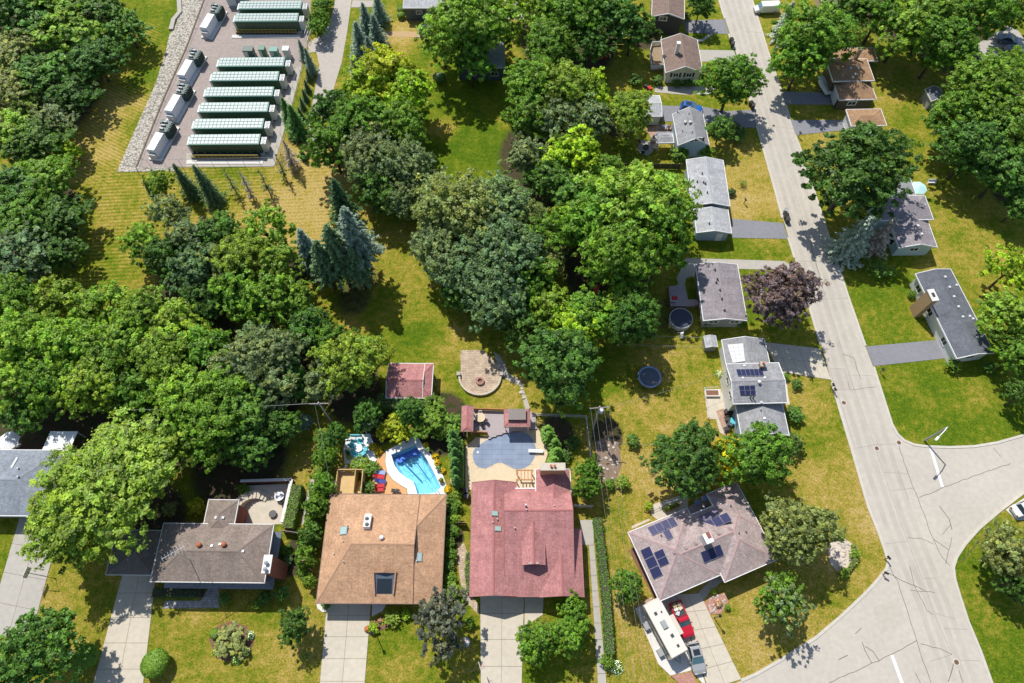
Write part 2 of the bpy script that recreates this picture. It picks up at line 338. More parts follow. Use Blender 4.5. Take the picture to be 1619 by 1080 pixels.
# ------------------------------------------------------------------ the ground sheet
def W(pts, h=0.0): return [gp(p[0], p[1], h) for p in pts]
POOL = [(618.6, 719), (640, 711), (657, 704), (661.6, 711), (673.4, 724), (684, 743), (692.7, 761), (697, 770), (691, 778), (676, 781), (660, 781), (657, 770), (652.7, 761), (642, 755), (630.5, 746), (624, 735.6), (621, 727)]
def in_poly(X, Y, poly):
    ins = np.zeros(X.shape, bool); n = len(poly)
    for i in range(n):
        x1, y1 = poly[i][0], poly[i][1]; x2, y2 = poly[(i + 1) % n][0], poly[(i + 1) % n][1]
        c = ((y1 > Y) != (y2 > Y)) & (X < (x2 - x1) * (Y - y1) / (y2 - y1 + 1e-12) + x1); ins ^= c
    return ins
BLOB_DRY = [  # px, py, radius px, dryness
    (190, 185, 70, .78), (165, 235, 60, .72), (225, 130, 30, .18), (215, 200, 26, .22), (225, 30, 60, .3), (300, 320, 60, .6), (240, 310, 60, .55), (180, 290, 50, .55), (440, 320, 70, .92), (505, 290, 45, .95), (400, 330, 60, .75), (480, 350, 50, .9),
    (380, 285, 45, .3), (150, 390, 50, .5), (185, 430, 45, .45), (155, 430, 28, .15), (215, 430, 35, .62), (120, 470, 40, .5), (60, 450, 50, .45),
    (585, 330, 30, .55), (610, 400, 30, .55), (635, 470, 35, .55), (660, 535, 45, .22), (720, 545, 40, .58), (700, 600, 40, .62), (790, 630, 40, .6), (720, 620, 30, .3), (620, 320, 20, .3),
    (745, 240, 60, .12), (700, 130, 55, .22), (660, 80, 50, .4), (640, 52, 20, .95), (700, 205, 18, .7), (625, 55, 16, .9), (630, 88, 10, .9), (560, 40, 40, .35), (745, 270, 30, .2),
    (490, 120, 40, .4), (500, 90, 20, .7), (470, 150, 30, .35), (370, 275, 40, .3),
    (1010, 660, 45, .62), (1060, 640, 55, .66), (1090, 590, 40, .62), (960, 600, 35, .2), (1120, 570, 25, .4), (1000, 745, 60, .72), (1010, 790, 60, .7), (985, 850, 40, .6), (1030, 1000, 60, .74), (1000, 1050, 40, .6), (960, 900, 30, .6),
    (1170, 250, 30, .66), (1180, 300, 45, .78), (1170, 345, 20, .7), (1120, 225, 20, .55), (1190, 395, 30, .45), (1130, 398, 40, .25), (1090, 160, 30, .45), (1130, 72, 28, .3), (1110, 20, 25, .4), (1140, 455, 40, .25), (1190, 470, 30, .22),
    (1290, 660, 25, .6), (1275, 610, 30, .5), (1290, 700, 25, .45), (1310, 680, 20, .35), (1310, 760, 50, .7), (1350, 800, 50, .75), (1350, 870, 40, .72), (1340, 930, 50, .62), (1290, 900, 40, .6), (1160, 1000, 50, .75), (1200, 1040, 60, .72), (1290, 990, 40, .66), (1150, 1050, 40, .6),
    (1235, 60, 20, .6), (1270, 180, 30, .5), (1290, 238, 30, .66), (1410, 140, 45, .55), (1440, 210, 50, .42), (1480, 290, 50, .45), (1520, 370, 60, .52), (1490, 330, 50, .55), (1400, 450, 60, .28), (1560, 420, 50, .5), (1400, 520, 40, .3), (1340, 420, 20, .5), (1375, 440, 30, .25),
    (1440, 620, 70, .2), (1520, 640, 70, .28), (1420, 570, 40, .3), (1560, 600, 50, .3), (1430, 605, 14, .6), (1480, 555, 20, .5), (1540, 930, 50, .3), (1570, 1000, 60, .22), (1600, 1060, 50, .3), (1560, 860, 40, .35),
    (100, 900, 50, .55), (120, 960, 50, .58), (60, 880, 30, .4), (20, 870, 30, .4), (300, 990, 70, .55), (420, 1040, 60, .58), (470, 1000, 40, .7), (480, 940, 30, .6), (440, 960, 20, .3), (490, 1040, 40, .6), (350, 1060, 50, .5), (300, 1060, 50, .5),
    (640, 1040, 60, .45), (620, 1000, 40, .35), (700, 1050, 50, .4), (600, 1060, 40, .5), (490, 720, 45, .68), (470, 735, 40, .66), (500, 690, 25, .4), (720, 1070, 30, .5), (900, 1060, 40, .4), (850, 1070, 30, .3)]
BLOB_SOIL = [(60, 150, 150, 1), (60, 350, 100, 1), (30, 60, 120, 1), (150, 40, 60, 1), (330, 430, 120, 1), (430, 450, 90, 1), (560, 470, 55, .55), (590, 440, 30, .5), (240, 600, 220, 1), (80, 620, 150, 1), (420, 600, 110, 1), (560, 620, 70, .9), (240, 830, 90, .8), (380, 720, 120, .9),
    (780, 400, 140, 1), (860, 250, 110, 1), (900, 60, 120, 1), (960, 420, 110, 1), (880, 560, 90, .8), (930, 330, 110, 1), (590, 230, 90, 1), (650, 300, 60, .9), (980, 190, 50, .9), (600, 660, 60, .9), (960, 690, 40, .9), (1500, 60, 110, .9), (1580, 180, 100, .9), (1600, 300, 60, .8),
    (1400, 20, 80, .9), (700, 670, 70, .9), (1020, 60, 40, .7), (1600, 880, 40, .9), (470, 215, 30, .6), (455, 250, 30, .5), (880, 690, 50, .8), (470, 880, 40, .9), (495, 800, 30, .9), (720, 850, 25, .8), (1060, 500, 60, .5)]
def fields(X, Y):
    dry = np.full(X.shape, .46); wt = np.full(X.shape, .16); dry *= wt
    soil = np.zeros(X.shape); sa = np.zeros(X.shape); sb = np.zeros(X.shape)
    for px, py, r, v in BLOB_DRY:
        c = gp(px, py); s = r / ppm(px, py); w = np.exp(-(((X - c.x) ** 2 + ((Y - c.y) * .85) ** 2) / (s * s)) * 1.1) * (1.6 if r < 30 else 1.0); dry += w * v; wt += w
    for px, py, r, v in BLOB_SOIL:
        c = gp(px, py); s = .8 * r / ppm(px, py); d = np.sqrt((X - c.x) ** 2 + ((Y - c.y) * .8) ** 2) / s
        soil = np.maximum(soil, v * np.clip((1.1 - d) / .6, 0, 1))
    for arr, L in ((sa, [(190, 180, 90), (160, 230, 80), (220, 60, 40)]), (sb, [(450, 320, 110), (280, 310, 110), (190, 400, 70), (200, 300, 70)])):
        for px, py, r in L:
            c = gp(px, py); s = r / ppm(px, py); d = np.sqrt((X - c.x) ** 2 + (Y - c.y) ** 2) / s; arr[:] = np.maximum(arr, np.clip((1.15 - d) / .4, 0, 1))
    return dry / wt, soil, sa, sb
def make_ground():
    xs = np.concatenate([[-3000, -900, -350, -200, -150], np.arange(-125, 125.1, .8), [150, 200, 350, 900, 3000]])
    ys = np.concatenate([[-3000, -900, -300, -100, -40], np.arange(-14, 150.1, .8), [170, 220, 400, 1000, 4000]])
    X, Y = np.meshgrid(xs, ys); nx, ny = len(xs), len(ys)
    V = np.stack([X, Y, np.zeros_like(X)], -1).reshape(-1, 3)
    i = np.arange(nx - 1); j = np.arange(ny - 1); I, J = np.meshgrid(i, j); a = (J * nx + I).ravel()
    F = np.stack([a, a + 1, a + nx + 1, a + nx], -1)
    hole = in_poly(V[:, 0], V[:, 1], [(p.x, p.y) for p in W(POOL)]); F = F[~hole[F].any(1)]
    me = bpy.data.meshes.new('ground'); me.from_pydata(V.tolist(), [], F.tolist()); me.update()
    for nm, arr in zip(('dry', 'soil', 'stripe_a', 'stripe_b'), fields(V[:, 0], V[:, 1])):
        at = me.attributes.new(nm, 'FLOAT', 'POINT'); at.data.foreach_set('value', arr.astype(np.float32))
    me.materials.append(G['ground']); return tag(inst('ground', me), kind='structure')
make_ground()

# ------------------------------------------------------------------ paved sheets
def sheet(name, pts, z, mat, kind='structure', parent=None, base=-.05):
    o = MB().prism(W(pts), base, z).build(name, mat, parent)
    return tag(o, kind=kind) if parent is None else o
def lerp(a, b, t): return (a[0] + (b[0] - a[0]) * t, a[1] + (b[1] - a[1]) * t)
def slabs(name, quad, nx, ny, mat, z=.06, gap=.03, bed=None):   # quad: px corners TL TR BR BL
    q = W(quad); root = MB().prism(q, -.05, z - .03).build(name, bed or G['bed']); tag(root, kind='structure')
    def P(u, v):
        a = q[0].lerp(q[1], u); b = q[3].lerp(q[2], u); return a.lerp(b, v)
    for i in range(nx):
        for j in range(ny):
            c = [P(i / nx, j / ny), P((i + 1) / nx, j / ny), P((i + 1) / nx, (j + 1) / ny), P(i / nx, (j + 1) / ny)]
            m = sum(c, Vector()) / 4; c = [m + (p - m) * (1 - gap / max((p - m).length, .3)) for p in c]
            MB().prism(c, z - .05, z + random.uniform(-.004, .004)).build('slab', mat, root)
    return root
LEFT = [(1090, -150), (1130, -20), (1137, 0), (1172, 110), (1200, 212), (1222, 290), (1257, 411), (1297, 540), (1325, 640), (1346, 710), (1372, 800), (1390, 845), (1400, 874), (1404, 889), (1401, 900), (1384, 921), (1365, 941), (1330, 974), (1290, 1008), (1240, 1040), (1195, 1066), (1150, 1086), (1060, 1125), (900, 1165), (500, 1185), (-300, 1185)]
RIGHT = [(1138, -150), (1183, -20), (1189, 0), (1215, 85), (1231, 132), (1247, 180), (1267, 240), (1290, 312), (1316, 392), (1340, 467), (1365, 539), (1385, 592), (1400, 640), (1410, 671), (1419, 687), (1430, 697), (1446, 703.5), (1465, 706), (1502, 707.5), (1540, 706), (1577, 700), (1619, 688), (1680, 668), (1750, 640)]
ISLE = [(1760, 720), (1680, 752), (1619, 778), (1580, 808), (1547, 836), (1525, 861), (1512, 881), (1507, 897), (1509, 915), (1517, 942), (1530, 982), (1550, 1030), (1567, 1078), (1590, 1140), (1640, 1240)]
road = sheet('road', LEFT + [(-300, 1260), (900, 1262)] + ISLE[::-1] + RIGHT[::-1], .03, G['road'])
def kerb(pts): tag(MB().ribbon(W(pts), .38, -.05, .11).build('kerb', G['kerb']), kind='structure')
kerb([(1137, 0), (1143, 22), (1146, 30)]); kerb([(1152, 54), (1160, 78)]); kerb([(1165, 96), (1172, 110), (1189, 172)]); kerb([(1196, 200), (1200, 212), (1222, 290), (1237, 345)]); kerb([(1246, 376), (1256, 408)]); kerb([(1262, 428), (1297, 545)]); kerb([(1315, 605), (1325, 640), (1346, 710), (1372, 800), (1390, 845), (1400, 874), (1404, 889), (1401, 900), (1384, 921), (1365, 941), (1330, 974), (1290, 1008), (1240, 1040), (1195, 1066), (1172, 1076)])
kerb([(1189, 0), (1215, 85), (1231, 132), (1235, 143)]); kerb([(1242, 166), (1249, 188)]); kerb([(1257, 214), (1267, 240), (1290, 312), (1316, 392), (1340, 467), (1365, 539), (1368, 547)]); kerb([(1381, 580)] + RIGHT[12:]); kerb(ISLE)
def crack(pts, w=.09, mat='tar'):
    P = W(pts); out = [P[0]]
    for a, b in zip(P, P[1:]):
        n = max(1, int((b - a).length / .8)); o = Vector((-(b - a).y, (b - a).x, 0)).normalized()
        for k in range(1, n + 1): out.append(a.lerp(b, k / n) + o * (random.uniform(-.09, .09) if k < n and mat == 'tar' else 0))
    MB().ribbon(out, w, .02, .036).build('crack' if mat == 'tar' else 'pavement_joint', G[mat], road)
for c in [[(1421, 705), (1436, 750), (1452, 790), (1462, 815), (1472, 845), (1480, 862), (1490, 882), (1502, 895)], [(1453, 787), (1500, 768), (1560, 745), (1598, 733)], [(1476, 853), (1495, 866), (1500, 870)], [(1402, 890), (1420, 920), (1430, 953), (1449, 1012), (1460, 1048), (1472, 1080)], [(1449, 1013), (1408, 1035), (1360, 1058), (1310, 1080)], [(1405, 906), (1425, 918), (1440, 924), (1462, 934)], [(1438, 895), (1445, 925), (1465, 965), (1475, 972)], [(1485, 800), (1500, 820), (1505, 838)], [(1490, 845), (1503, 830)], [(1363, 1015), (1368, 1030), (1378, 1048)], [(1368, 1022), (1380, 1030), (1390, 1045)], [(1326, 1043), (1340, 1036)], [(1352, 1002), (1362, 993)], [(1455, 1018), (1485, 1025), (1505, 1035)], [(1570, 708), (1582, 722)], [(1435, 850), (1455, 851), (1475, 860)], [(1439, 933), (1478, 937)], [(1340, 605), (1344, 617), (1385, 612)], [(1281, 375), (1285, 400), (1297, 437)], [(1495, 892), (1504, 850)], [(1520, 888), (1545, 860), (1560, 845)], [(1332, 560), (1350, 566), (1360, 600)], [(1508, 1045), (1499, 1078)], [(1516, 1060), (1522, 1080)], [(1447, 1064), (1455, 1080)]]:
    crack(c, random.uniform(.05, .09))
for c in [[(1166, 0), (1205, 130), (1250, 280), (1296, 440), (1345, 600), (1386, 715), (1425, 830), (1456, 910), (1483, 985), (1505, 1035)], [(1300, 550), (1330, 640), (1352, 709), (1386, 703), (1420, 702)], [(1260, 413), (1300, 414)], [(1285, 474), (1340, 472)], [(1312, 583), (1335, 583), (1344, 616), (1318, 617)], [(1340, 593), (1380, 594)], [(1398, 747), (1437, 749)], [(1408, 776), (1445, 772)], [(1420, 745), (1436, 790)], [(1505, 1035), (1470, 1046)], [(1518, 1044), (1550, 1045)], [(1460, 915), (1480, 914)], [(1480, 970), (1510, 979)], [(1492, 994), (1530, 995)], [(1400, 860), (1435, 856)], [(1225, 200), (1258, 204)], [(1180, 50), (1205, 52)], [(1245, 262), (1278, 263)]]:
    crack(c, .06, 'tarlight')
for q_, c_ in (([(1312, 583), (1335, 583), (1344, 616), (1318, 617)], (.475, .43, .37)), ([(1290, 445), (1312, 440), (1322, 470), (1300, 474)], (.475, .43, .37)), ([(1380, 960), (1420, 945), (1432, 985), (1392, 1000)], (.48, .44, .375)), ([(1219, 120), (1226, 120), (1250, 200), (1240, 200)], (.48, .435, .37))): MB().prism(W(q_), .02, .0335).build('pavement_patch', asphalt_mat('patch_asphalt', c_, .1), road)
TL = [(1137, 0), (1200, 212), (1257, 411), (1297, 540), (1325, 640), (1352, 730), (1385, 830), (1440, 960), (1480, 1078)]; TR = [(1189, 0), (1257, 212), (1322, 411), (1365, 540), (1400, 640), (1428, 730), (1462, 830), (1515, 960), (1556, 1078)]
for f_ in (.2, .4, .6, .8): MB().ribbon(W([lerp(a, b, f_) for a, b in zip(TL, TR)]), .75, .02, .0345).build('tyre_track', G['track'], road)
mk = MB()
for a, b in (((1471, 708), (1490, 770)), ((1410, 1036), (1428, 1085))): mk = MB().ribbon(W([a, b]), .42, .02, .037); mk.build('stop_line', G['white'], road)
for px, py in ((1386, 709), (1421, 700), (1334, 637), (1512, 1047), (1223, 199)):
    c = gp(px, py); m = thing('manhole_cover', '', 'manhole cover', (c.x, c.y, .03)); MB().lathe([(.46, -.02), (.46, .012), (.4, .013)], 20).build('collar', G['kerb'], m); MB().lathe([(.31, 0), (.31, .022), (.2, .026)], 20).build('lid', M('rusty_iron', (.16, .085, .06), .7), m)
    m['label'] = {1386: 'round rusty manhole cover in the street west of the street lamp', 1421: 'round manhole cover at the lawn corner beside the street lamp', 1334: 'round manhole cover near the left kerb beside the mailboxes', 1512: 'round rusty manhole cover at the bottom by the right kerb', 1223: 'small round manhole cover in the street opposite the tan hip-roofed house'}[px]
    m['group'] = 'manhole covers in the street'
# storm drain grate
q = W([(1311, 402), (1316, 402), (1320, 418), (1315, 419)]); g = MB().prism(q, -.02, .045).build('drain_grate', G['dark']); tag(g, 'dark rectangular storm drain grate at the kerb by the spruces', 'drain grate')

# lane and battery yard
sheet('lane', [(533, -12), (562, -12), (556, 0), (549, 50), (540, 100), (530, 132), (515, 190), (500, 226), (484, 226), (492, 175), (505, 103), (500, 82), (488, 84), (487, 68), (503, 58), (520, 40)], .035, G['lane'])
sheet('side_lane', [(557.5, 0.5), (592, 1), (592, 11), (555, 12)], .032, G['lane'])
sheet('yard', [(328, -12), (492, -12), (490, 55), (478, 100), (461, 165), (434, 262), (300, 264), (216, 265), (260, 155), (295, 75)], .04, G['yard'])
sheet('gravel_strip', [(285, -12), (326, -12), (294, 75), (259, 155), (215, 264), (276, 265), (276, 271), (185, 272), (205, 225), (245, 135), (262, 82), (268, 55), (276, 45), (283, 25)], .06, G['gravel'])
for a_, b_, c_ in (((272, 202), (281, 200), (277, 215)), ((299, 147), (307, 145), (303, 158)), ((319, 93), (326, 91), (322, 105)), ((349, 22), (356, 20), (352, 35))): MB().ribbon(W([a_, b_, c_]), .14, .03, .046).build('painted_line', G['yellow'], bpy.data.objects['yard'])
for q_ in ([(295, 243), (420, 243), (436, 256), (432, 264), (294, 264)], [(470, 104), (477, 106), (461, 168), (436, 250), (420, 240), (440, 180)]): sheet('concrete_apron', q_, .055, G['concrete_d'])
tag(MB().ribbon(W([(283, -10), (285, 20), (275, 32), (271, 48)]), .9, -.05, .35).build('retaining_wall', G['concrete_d']), 'low pale concrete retaining wall at the head of the gravel strip', 'wall')
tag(MB().ribbon(W([(326.5, -10), (295, 75), (259.5, 155), (215.5, 265)]), .25, -.05, .16).build('yard_kerb', G['bed']), kind='structure')
# driveways
slabs('driveway', [(32, 816), (98, 826), (47, 1016), (-22, 1000)], 2, 4, G['concrete_d']); slabs('driveway', [(196, 900), (248, 900), (214, 1190), (118, 1190)], 2, 7, G['concrete'])
slabs('driveway', [(518, 940), (588, 940), (568, 1190), (496, 1190)], 2, 7, G['concrete']); slabs('driveway', [(759, 930), (829, 930), (822, 1190), (761, 1190)], 2, 6, G['concrete'])
sheet('drive_apron', [(829.6, 934), (860, 936), (858, 972), (840, 984), (829.3, 990)], .055, G['concrete'])
sheet('curved_walk', [(499, 950), (519, 948), (518.5, 966), (510, 968), (502, 962)], .05, G['concrete_w']); sheet('curved_walk', [(588.5, 948), (613, 950), (605, 966), (588, 975)], .05, G['concrete_w'])
slabs('side_path', [(917, 822), (938, 822), (939, 862), (917, 862)], 1, 1, G['concrete_d']); slabs('side_path', [(931, 862), (939.5, 862), (965, 1150), (950, 1150)], 1, 11, G['concrete_d'])
slabs('driveway', [(1068, 940), (1106, 938), (1172, 1074), (1120, 1090)], 2, 5, G['concrete']); sheet('camper_pad', [(1004, 962), (1040, 944), (1068, 942), (1118, 1089), (1093, 1060), (1060, 1068), (1041, 1050)], .045, G['concrete_w'])
sheet('stone_bed', [(1042, 1052), (1060, 1069), (1094, 1062), (1104, 1090), (1080, 1086)], .07, G['redrock']); sheet('paver_edge', [(1006, 958), (1030, 944), (1032, 947), (1008, 961)], .08, G['pav_red'])
sheet('entry_walk', [(1104, 937), (1135, 905), (1150, 912), (1120, 938), (1110, 952)], .05, G['concrete_d'])
sheet('driveway', [(1369, 548), (1490, 537), (1500, 566), (1381, 579)], .05, G['drive_grey']); sheet('driveway', [(1157, 346), (1238, 353), (1246, 378), (1156, 376)], .05, G['drive_grey'])
sheet('driveway', [(1236, 145), (1322, 147), (1327, 166), (1243, 165)], .05, G['drive_grey']); sheet('driveway', [(1250, 190), (1340, 190), (1342, 205), (1258, 214)], .05, G['drive_grey'])
sheet('driveway', [(1080, 33), (1146, 31), (1152, 54), (1085, 52)], .05, G['drive_grey']); sheet('driveway', [(1104, 79), (1160, 80), (1166, 97), (1107, 98)], .05, G['concrete_d'])
sheet('driveway', [(1046, 167), (1110, 169), (1150, 176), (1190, 174), (1197, 202), (1150, 202), (1118, 194), (1047, 192)], .05, G['drive_grey']); sheet('driveway', [(1035, 137), (1132, 137), (1130, 149), (1080, 150), (1035, 146)], .05, G['concrete_d'])
sheet('gravel_drive', [(1085, 408), (1240, 413), (1262, 428), (1160, 425), (1110, 432), (1085, 440), (1078, 470), (1070, 440)], .045, G['concrete_d'])
slabs('driveway', [(1208, 541), (1296, 551), (1314, 601), (1232, 588)], 5, 2, G['concrete']); sheet('front_walk', [(1232, 575), (1243, 592), (1246, 625), (1249, 640), (1242, 640), (1240, 600), (1229, 580)], .048, G['tan_deck'])
sheet('footpath', [(1088, 63), (1110, 62), (1125, 52), (1127, 55), (1111, 66), (1090, 68)], .045, G['concrete_d'])
sheet('parking_lot', [(1535, 100), (1545, 70), (1590, 42), (1602, 38), (1619, 62), (1680, 110), (1650, 130), (1619, 92), (1570, 90)], .05, G['concrete_d']); sheet('driveway', [(660, 42), (690, 44), (690, 60), (662, 59)], .05, G['concrete_d'])
sheet('parking_lot', [(795, -15), (832, -15), (828, 32), (800, 30)], .05, G['concrete_d'])
sheet('dirt_patch', [(605, 50), (662, 50), (662, 59), (607, 58)], .02, M('dry_soil', (.48, .33, .17), .95, .15))
# garden beds and paths
sheet('garden_path', [(492, 755), (500, 760), (494, 800), (486, 830), (477, 830), (482, 795)], .04, G['concrete_d']); sheet('side_path', [(722, 870), (733, 858), (742, 880), (745, 905), (741, 935), (757, 958), (757, 972), (735, 950), (727, 915)], .04, G['pav_tan'])
sheet('paver_walk', [(262, 950), (318, 950), (330, 928), (347, 930), (347, 961), (256, 962)], .05, G['pav_grey']); sheet('rock_garden', [(1307, 860), (1318, 850), (1335, 852), (1350, 862), (1352, 885), (1342, 900), (1325, 905), (1312, 890)], .06, M('pale_rock', (.58, .49, .40), .95, .4, 3, 8))
sheet('flower_bed', [(1112, 955), (1125, 942), (1146, 938), (1152, 952), (1140, 970), (1120, 972)], .06, G['redrock']); sheet('mulch_bed', [(940, 700), (958, 690), (978, 700), (983, 735), (972, 762), (950, 762), (944, 730)], .04, G['dirt'])
sheet('mulch_bed', [(994, 870), (1000, 866), (1044, 945), (1036, 950)], .05, G['mulch'])
sheet('flower_bed', [(330, 1010), (340, 992), (365, 982), (390, 990), (402, 1012), (395, 1036), (370, 1048), (342, 1040)], .05, G['mulch']); sheet('flower_bed', [(580, 985), (600, 975), (645, 968), (650, 978), (612, 992), (586, 1005), (578, 998)], .05, G['mulch'])
# pool terrace
COP_OUT = [(610.4, 713.4), (657.9, 687.4), (668, 703), (684, 722), (697, 743), (706.8, 770), (707.5, 786), (645, 786), (643.8, 773), (633.4, 767), (621.5, 759), (612.7, 747.5), (609.5, 730)]
def ring_sheet(outer, inner, z0, z1, name, mat, parent=None):
    A = W(outer); B = W(inner); tris = tessellate_polygon([[Vector((p.x, p.y, 0)) for p in A], [Vector((p.x, p.y, 0)) for p in B]])
    P = A + B; vs = [(p.x, p.y, z1) for p in P]; fs = []
    for t in tris:
        p, q, r = [P[i] for i in t]; up = (q.x - p.x) * (r.y - p.y) - (q.y - p.y) * (r.x - p.x) > 0; fs.append(tuple(t) if up else tuple(reversed(t)))
    n = len(P); vs += [(p.x, p.y, z0) for p in P]
    for k0, k1 in ((0, len(A)), (len(A), n)):
        for i in range(k0, k1):
            j = i + 1 if i + 1 < k1 else k0; fs.append((i, j, j + n, i + n))
    return MB().add(vs, fs).build(name, mat, parent)
# ------------------------------------------------------------------ building kit
def clip(poly, f):
    out = []
    for i in range(len(poly)):
        a, b = poly[i], poly[(i + 1) % len(poly)]; fa, fb = f(a), f(b)
        if fa <= 1e-9: out.append(a)
        if (fa < -1e-9 and fb > 1e-9) or (fa > 1e-9 and fb < -1e-9):
            t = fa / (fa - fb); out.append((a[0] + (b[0] - a[0]) * t, a[1] + (b[1] - a[1]) * t))
    return out
class House:
    def __init__(s, name, label, pa, pb, h, cat='house', group=None):
        a = gp(*pa, h); b = gp(*pb, h); s.o = Vector((a.x, a.y, 0)); s.ang = math.atan2(b.y - a.y, b.x - a.x)
        s.root = thing(name, label, cat, (a.x, a.y, 0), s.ang, group); s.tri = []; s.blocks = []
    def L(s, p, h=3.0):
        if len(p) == 3: h = p[2]
        return s.toloc(gp(p[0], p[1], h))
    def toloc(s, P):
        d = P - s.o; c, n = math.cos(-s.ang), math.sin(-s.ang); return Vector((d.x * c - d.y * n, d.x * n + d.y * c, P.z))
    def rays(s, px, py):
        o = s.toloc(Vector((0, 0, CAMH))); d = ray(px, py); c, n = math.cos(-s.ang), math.sin(-s.ang); return o, Vector((d.x * c - d.y * n, d.x * n + d.y * c, d.z))
    def block(s, u, v, eh, slopes, roof, wall, trim='white', over=.4, wallz=0.0, floor=True, ridge=True, eave_h=None):
        """u, v: pairs of picture points (or numbers) bounding the eaves; slopes: pitch of S E N W edges, 0 = gable"""
        def val(p, k): return p if isinstance(p, (int, float)) else s.L(p, eh)[k]
        u0, u1 = sorted(val(p, 0) for p in u); v0, v1 = sorted(val(p, 1) for p in v)
        D = [lambda p: p[1] - v0, lambda p: u1 - p[0], lambda p: v1 - p[1], lambda p: p[0] - u0]
        act = [i for i in range(4) if slopes[i] > 0]
        def H(p): return eh + min(slopes[i] * max(D[i](p), -over) for i in act)
        rect = [(u0, v0), (u1, v0), (u1, v1), (u0, v1)]
        mb = MB(); mb.uv = []; und = MB(); segs = {}
        for i in act:
            poly = rect
            for j in act:
                if j != i: poly = clip(poly, lambda p, i=i, j=j: slopes[i] * D[i](p) - slopes[j] * D[j](p))
            if len(poly) < 3: continue
            pts = [(p[0], p[1], H(p)) for p in poly]; mb.add(pts, [tuple(range(len(pts)))])
            k = math.sqrt(1 + slopes[i] ** 2)
            for p in poly: mb.uv.append((p[0] if i in (0, 2) else p[1], D[i](p) * k))
            und.add([(p[0], p[1], p[2] - .16) for p in pts], [tuple(reversed(range(len(pts))))])
            P3 = [Vector(p) for p in pts]
            for a in range(1, len(P3) - 1): s.tri.append((P3[0], P3[a], P3[a + 1], i))
            for a in range(len(poly)):
                p, q = poly[a], poly[(a + 1) % len(poly)]
                onb = any(abs(p[k2] - e) < 1e-6 and abs(q[k2] - e) < 1e-6 for k2, e in ((0, u0), (0, u1), (1, v0), (1, v1)))
                if not onb and (p[0] - q[0]) ** 2 + (p[1] - q[1]) ** 2 > .04:
                    segs[tuple(sorted((tuple(round(x, 3) for x in p), tuple(round(x, 3) for x in q))))] = 1
        ro = mb.build('roof', G[roof], s.root); und.build('soffit', G['offwhite'], s.root)
        if ridge and segs:
            for p, q in segs:
                rc = MB()
                A, B = Vector((*p, H(p) + .035)), Vector((*q, H(q) + .035)); t = (B - A).normalized(); o = t.cross(Vector((0, 0, 1))).normalized() * .16
                rc.add([A - o - Vector((0, 0, .06)), A, A + o - Vector((0, 0, .06)), B - o - Vector((0, 0, .06)), B, B + o - Vector((0, 0, .06))], [(0, 3, 4, 1), (1, 4, 5, 2)])
                rc.build('ridge_cap', RIDGE[roof], ro)
        # perimeter fascia
        per = []
        for k in range(4):
            a, b = rect[k], rect[(k + 1) % 4]; per.append(a)
            if slopes[k] == 0:
                N = 40; hs = [H((a[0] + (b[0] - a[0]) * t / N, a[1] + (b[1] - a[1]) * t / N)) for t in range(N + 1)]; m = max(range(N + 1), key=lambda t: hs[t])
                if 0 < m < N:
                    j1, j2 = (k - 1) % 4, (k + 1) % 4                # exact apex between the two side planes
                    if slopes[j1] > 0 and slopes[j2] > 0:
                        Ls = abs(b[0] - a[0]) + abs(b[1] - a[1]); tt = slopes[j2] * Ls / (slopes[j1] + slopes[j2]) / Ls
                        per.append((a[0] + (b[0] - a[0]) * tt, a[1] + (b[1] - a[1]) * tt))
        cu, cv = (u0 + u1) / 2, (v0 + v1) / 2; fa = MB(); n = len(per); vs = []
        for p in per:
            su = .045 if p[0] >= u1 - 1e-6 else (-.045 if p[0] <= u0 + 1e-6 else 0); sv = .045 if p[1] >= v1 - 1e-6 else (-.045 if p[1] <= v0 + 1e-6 else 0)
            z = H(p); q = (p[0] + su, p[1] + sv); r = (p[0] - su * 1.2, p[1] - sv * 1.2)
            vs += [(r[0], r[1], z + .03), (q[0], q[1], z + .03), (q[0], q[1], z - .22), (r[0], r[1], z - .22)]
        fs = []
        for i in range(n):
            a, b = i * 4, ((i + 1) % n) * 4
            for k in range(4): fs.append((a + k, b + k, b + (k + 1) % 4, a + (k + 1) % 4))
        fa.add(vs, fs).build('fascia', G[trim], s.root)
        # walls
        if wall:
            w = (u0 + over, v0 + over, u1 - over, v1 - over); wr = [(w[0], w[1]), (w[2], w[1]), (w[2], w[3]), (w[0], w[3])]; wm = MB()
            for k in range(4):
                a, b = wr[k], wr[(k + 1) % 4]; prof = [a]
                if slopes[k] == 0:
                    best = max(((a[0] + (b[0] - a[0]) * t / 60, a[1] + (b[1] - a[1]) * t / 60) for t in range(61)), key=H); prof.append(best)
                prof.append(b); top = [(p[0], p[1], H(p) - .10) for p in prof]
                wm.add([(a[0], a[1], wallz), (b[0], b[1], wallz)] + top[::-1], [tuple(range(2 + len(top)))])
            wo = wm.build('wall', G[wall], s.root); s.blocks.append((w, H, wo)); return wo
        s.blocks.append(((u0, v0, u1, v1), H, s.root)); return None
    def opening(s, bi, side, t, z, w, h, kind='window', frame='white', shutter=None, pane='glass'):
        (u0, v0, u1, v1), H, wo = s.blocks[bi]
        a, b, nrm = {0: ((u0, v0), (u1, v0), (0, -1)), 1: ((u1, v0), (u1, v1), (1, 0)), 2: ((u1, v1), (u0, v1), (0, 1)), 3: ((u0, v1), (u0, v0), (-1, 0))}[side]
        c = Vector((a[0] + (b[0] - a[0]) * t, a[1] + (b[1] - a[1]) * t, z)); d = Vector((b[0] - a[0], b[1] - a[1], 0)).normalized(); N = Vector((nrm[0], nrm[1], 0)); Z = Vector((0, 0, 1))
        def q(du, dz, hw, hh, off): P = c + d * du + Z * dz + N * off; return [P - d * hw - Z * hh, P + d * hw - Z * hh, P + d * hw + Z * hh, P - d * hw + Z * hh]
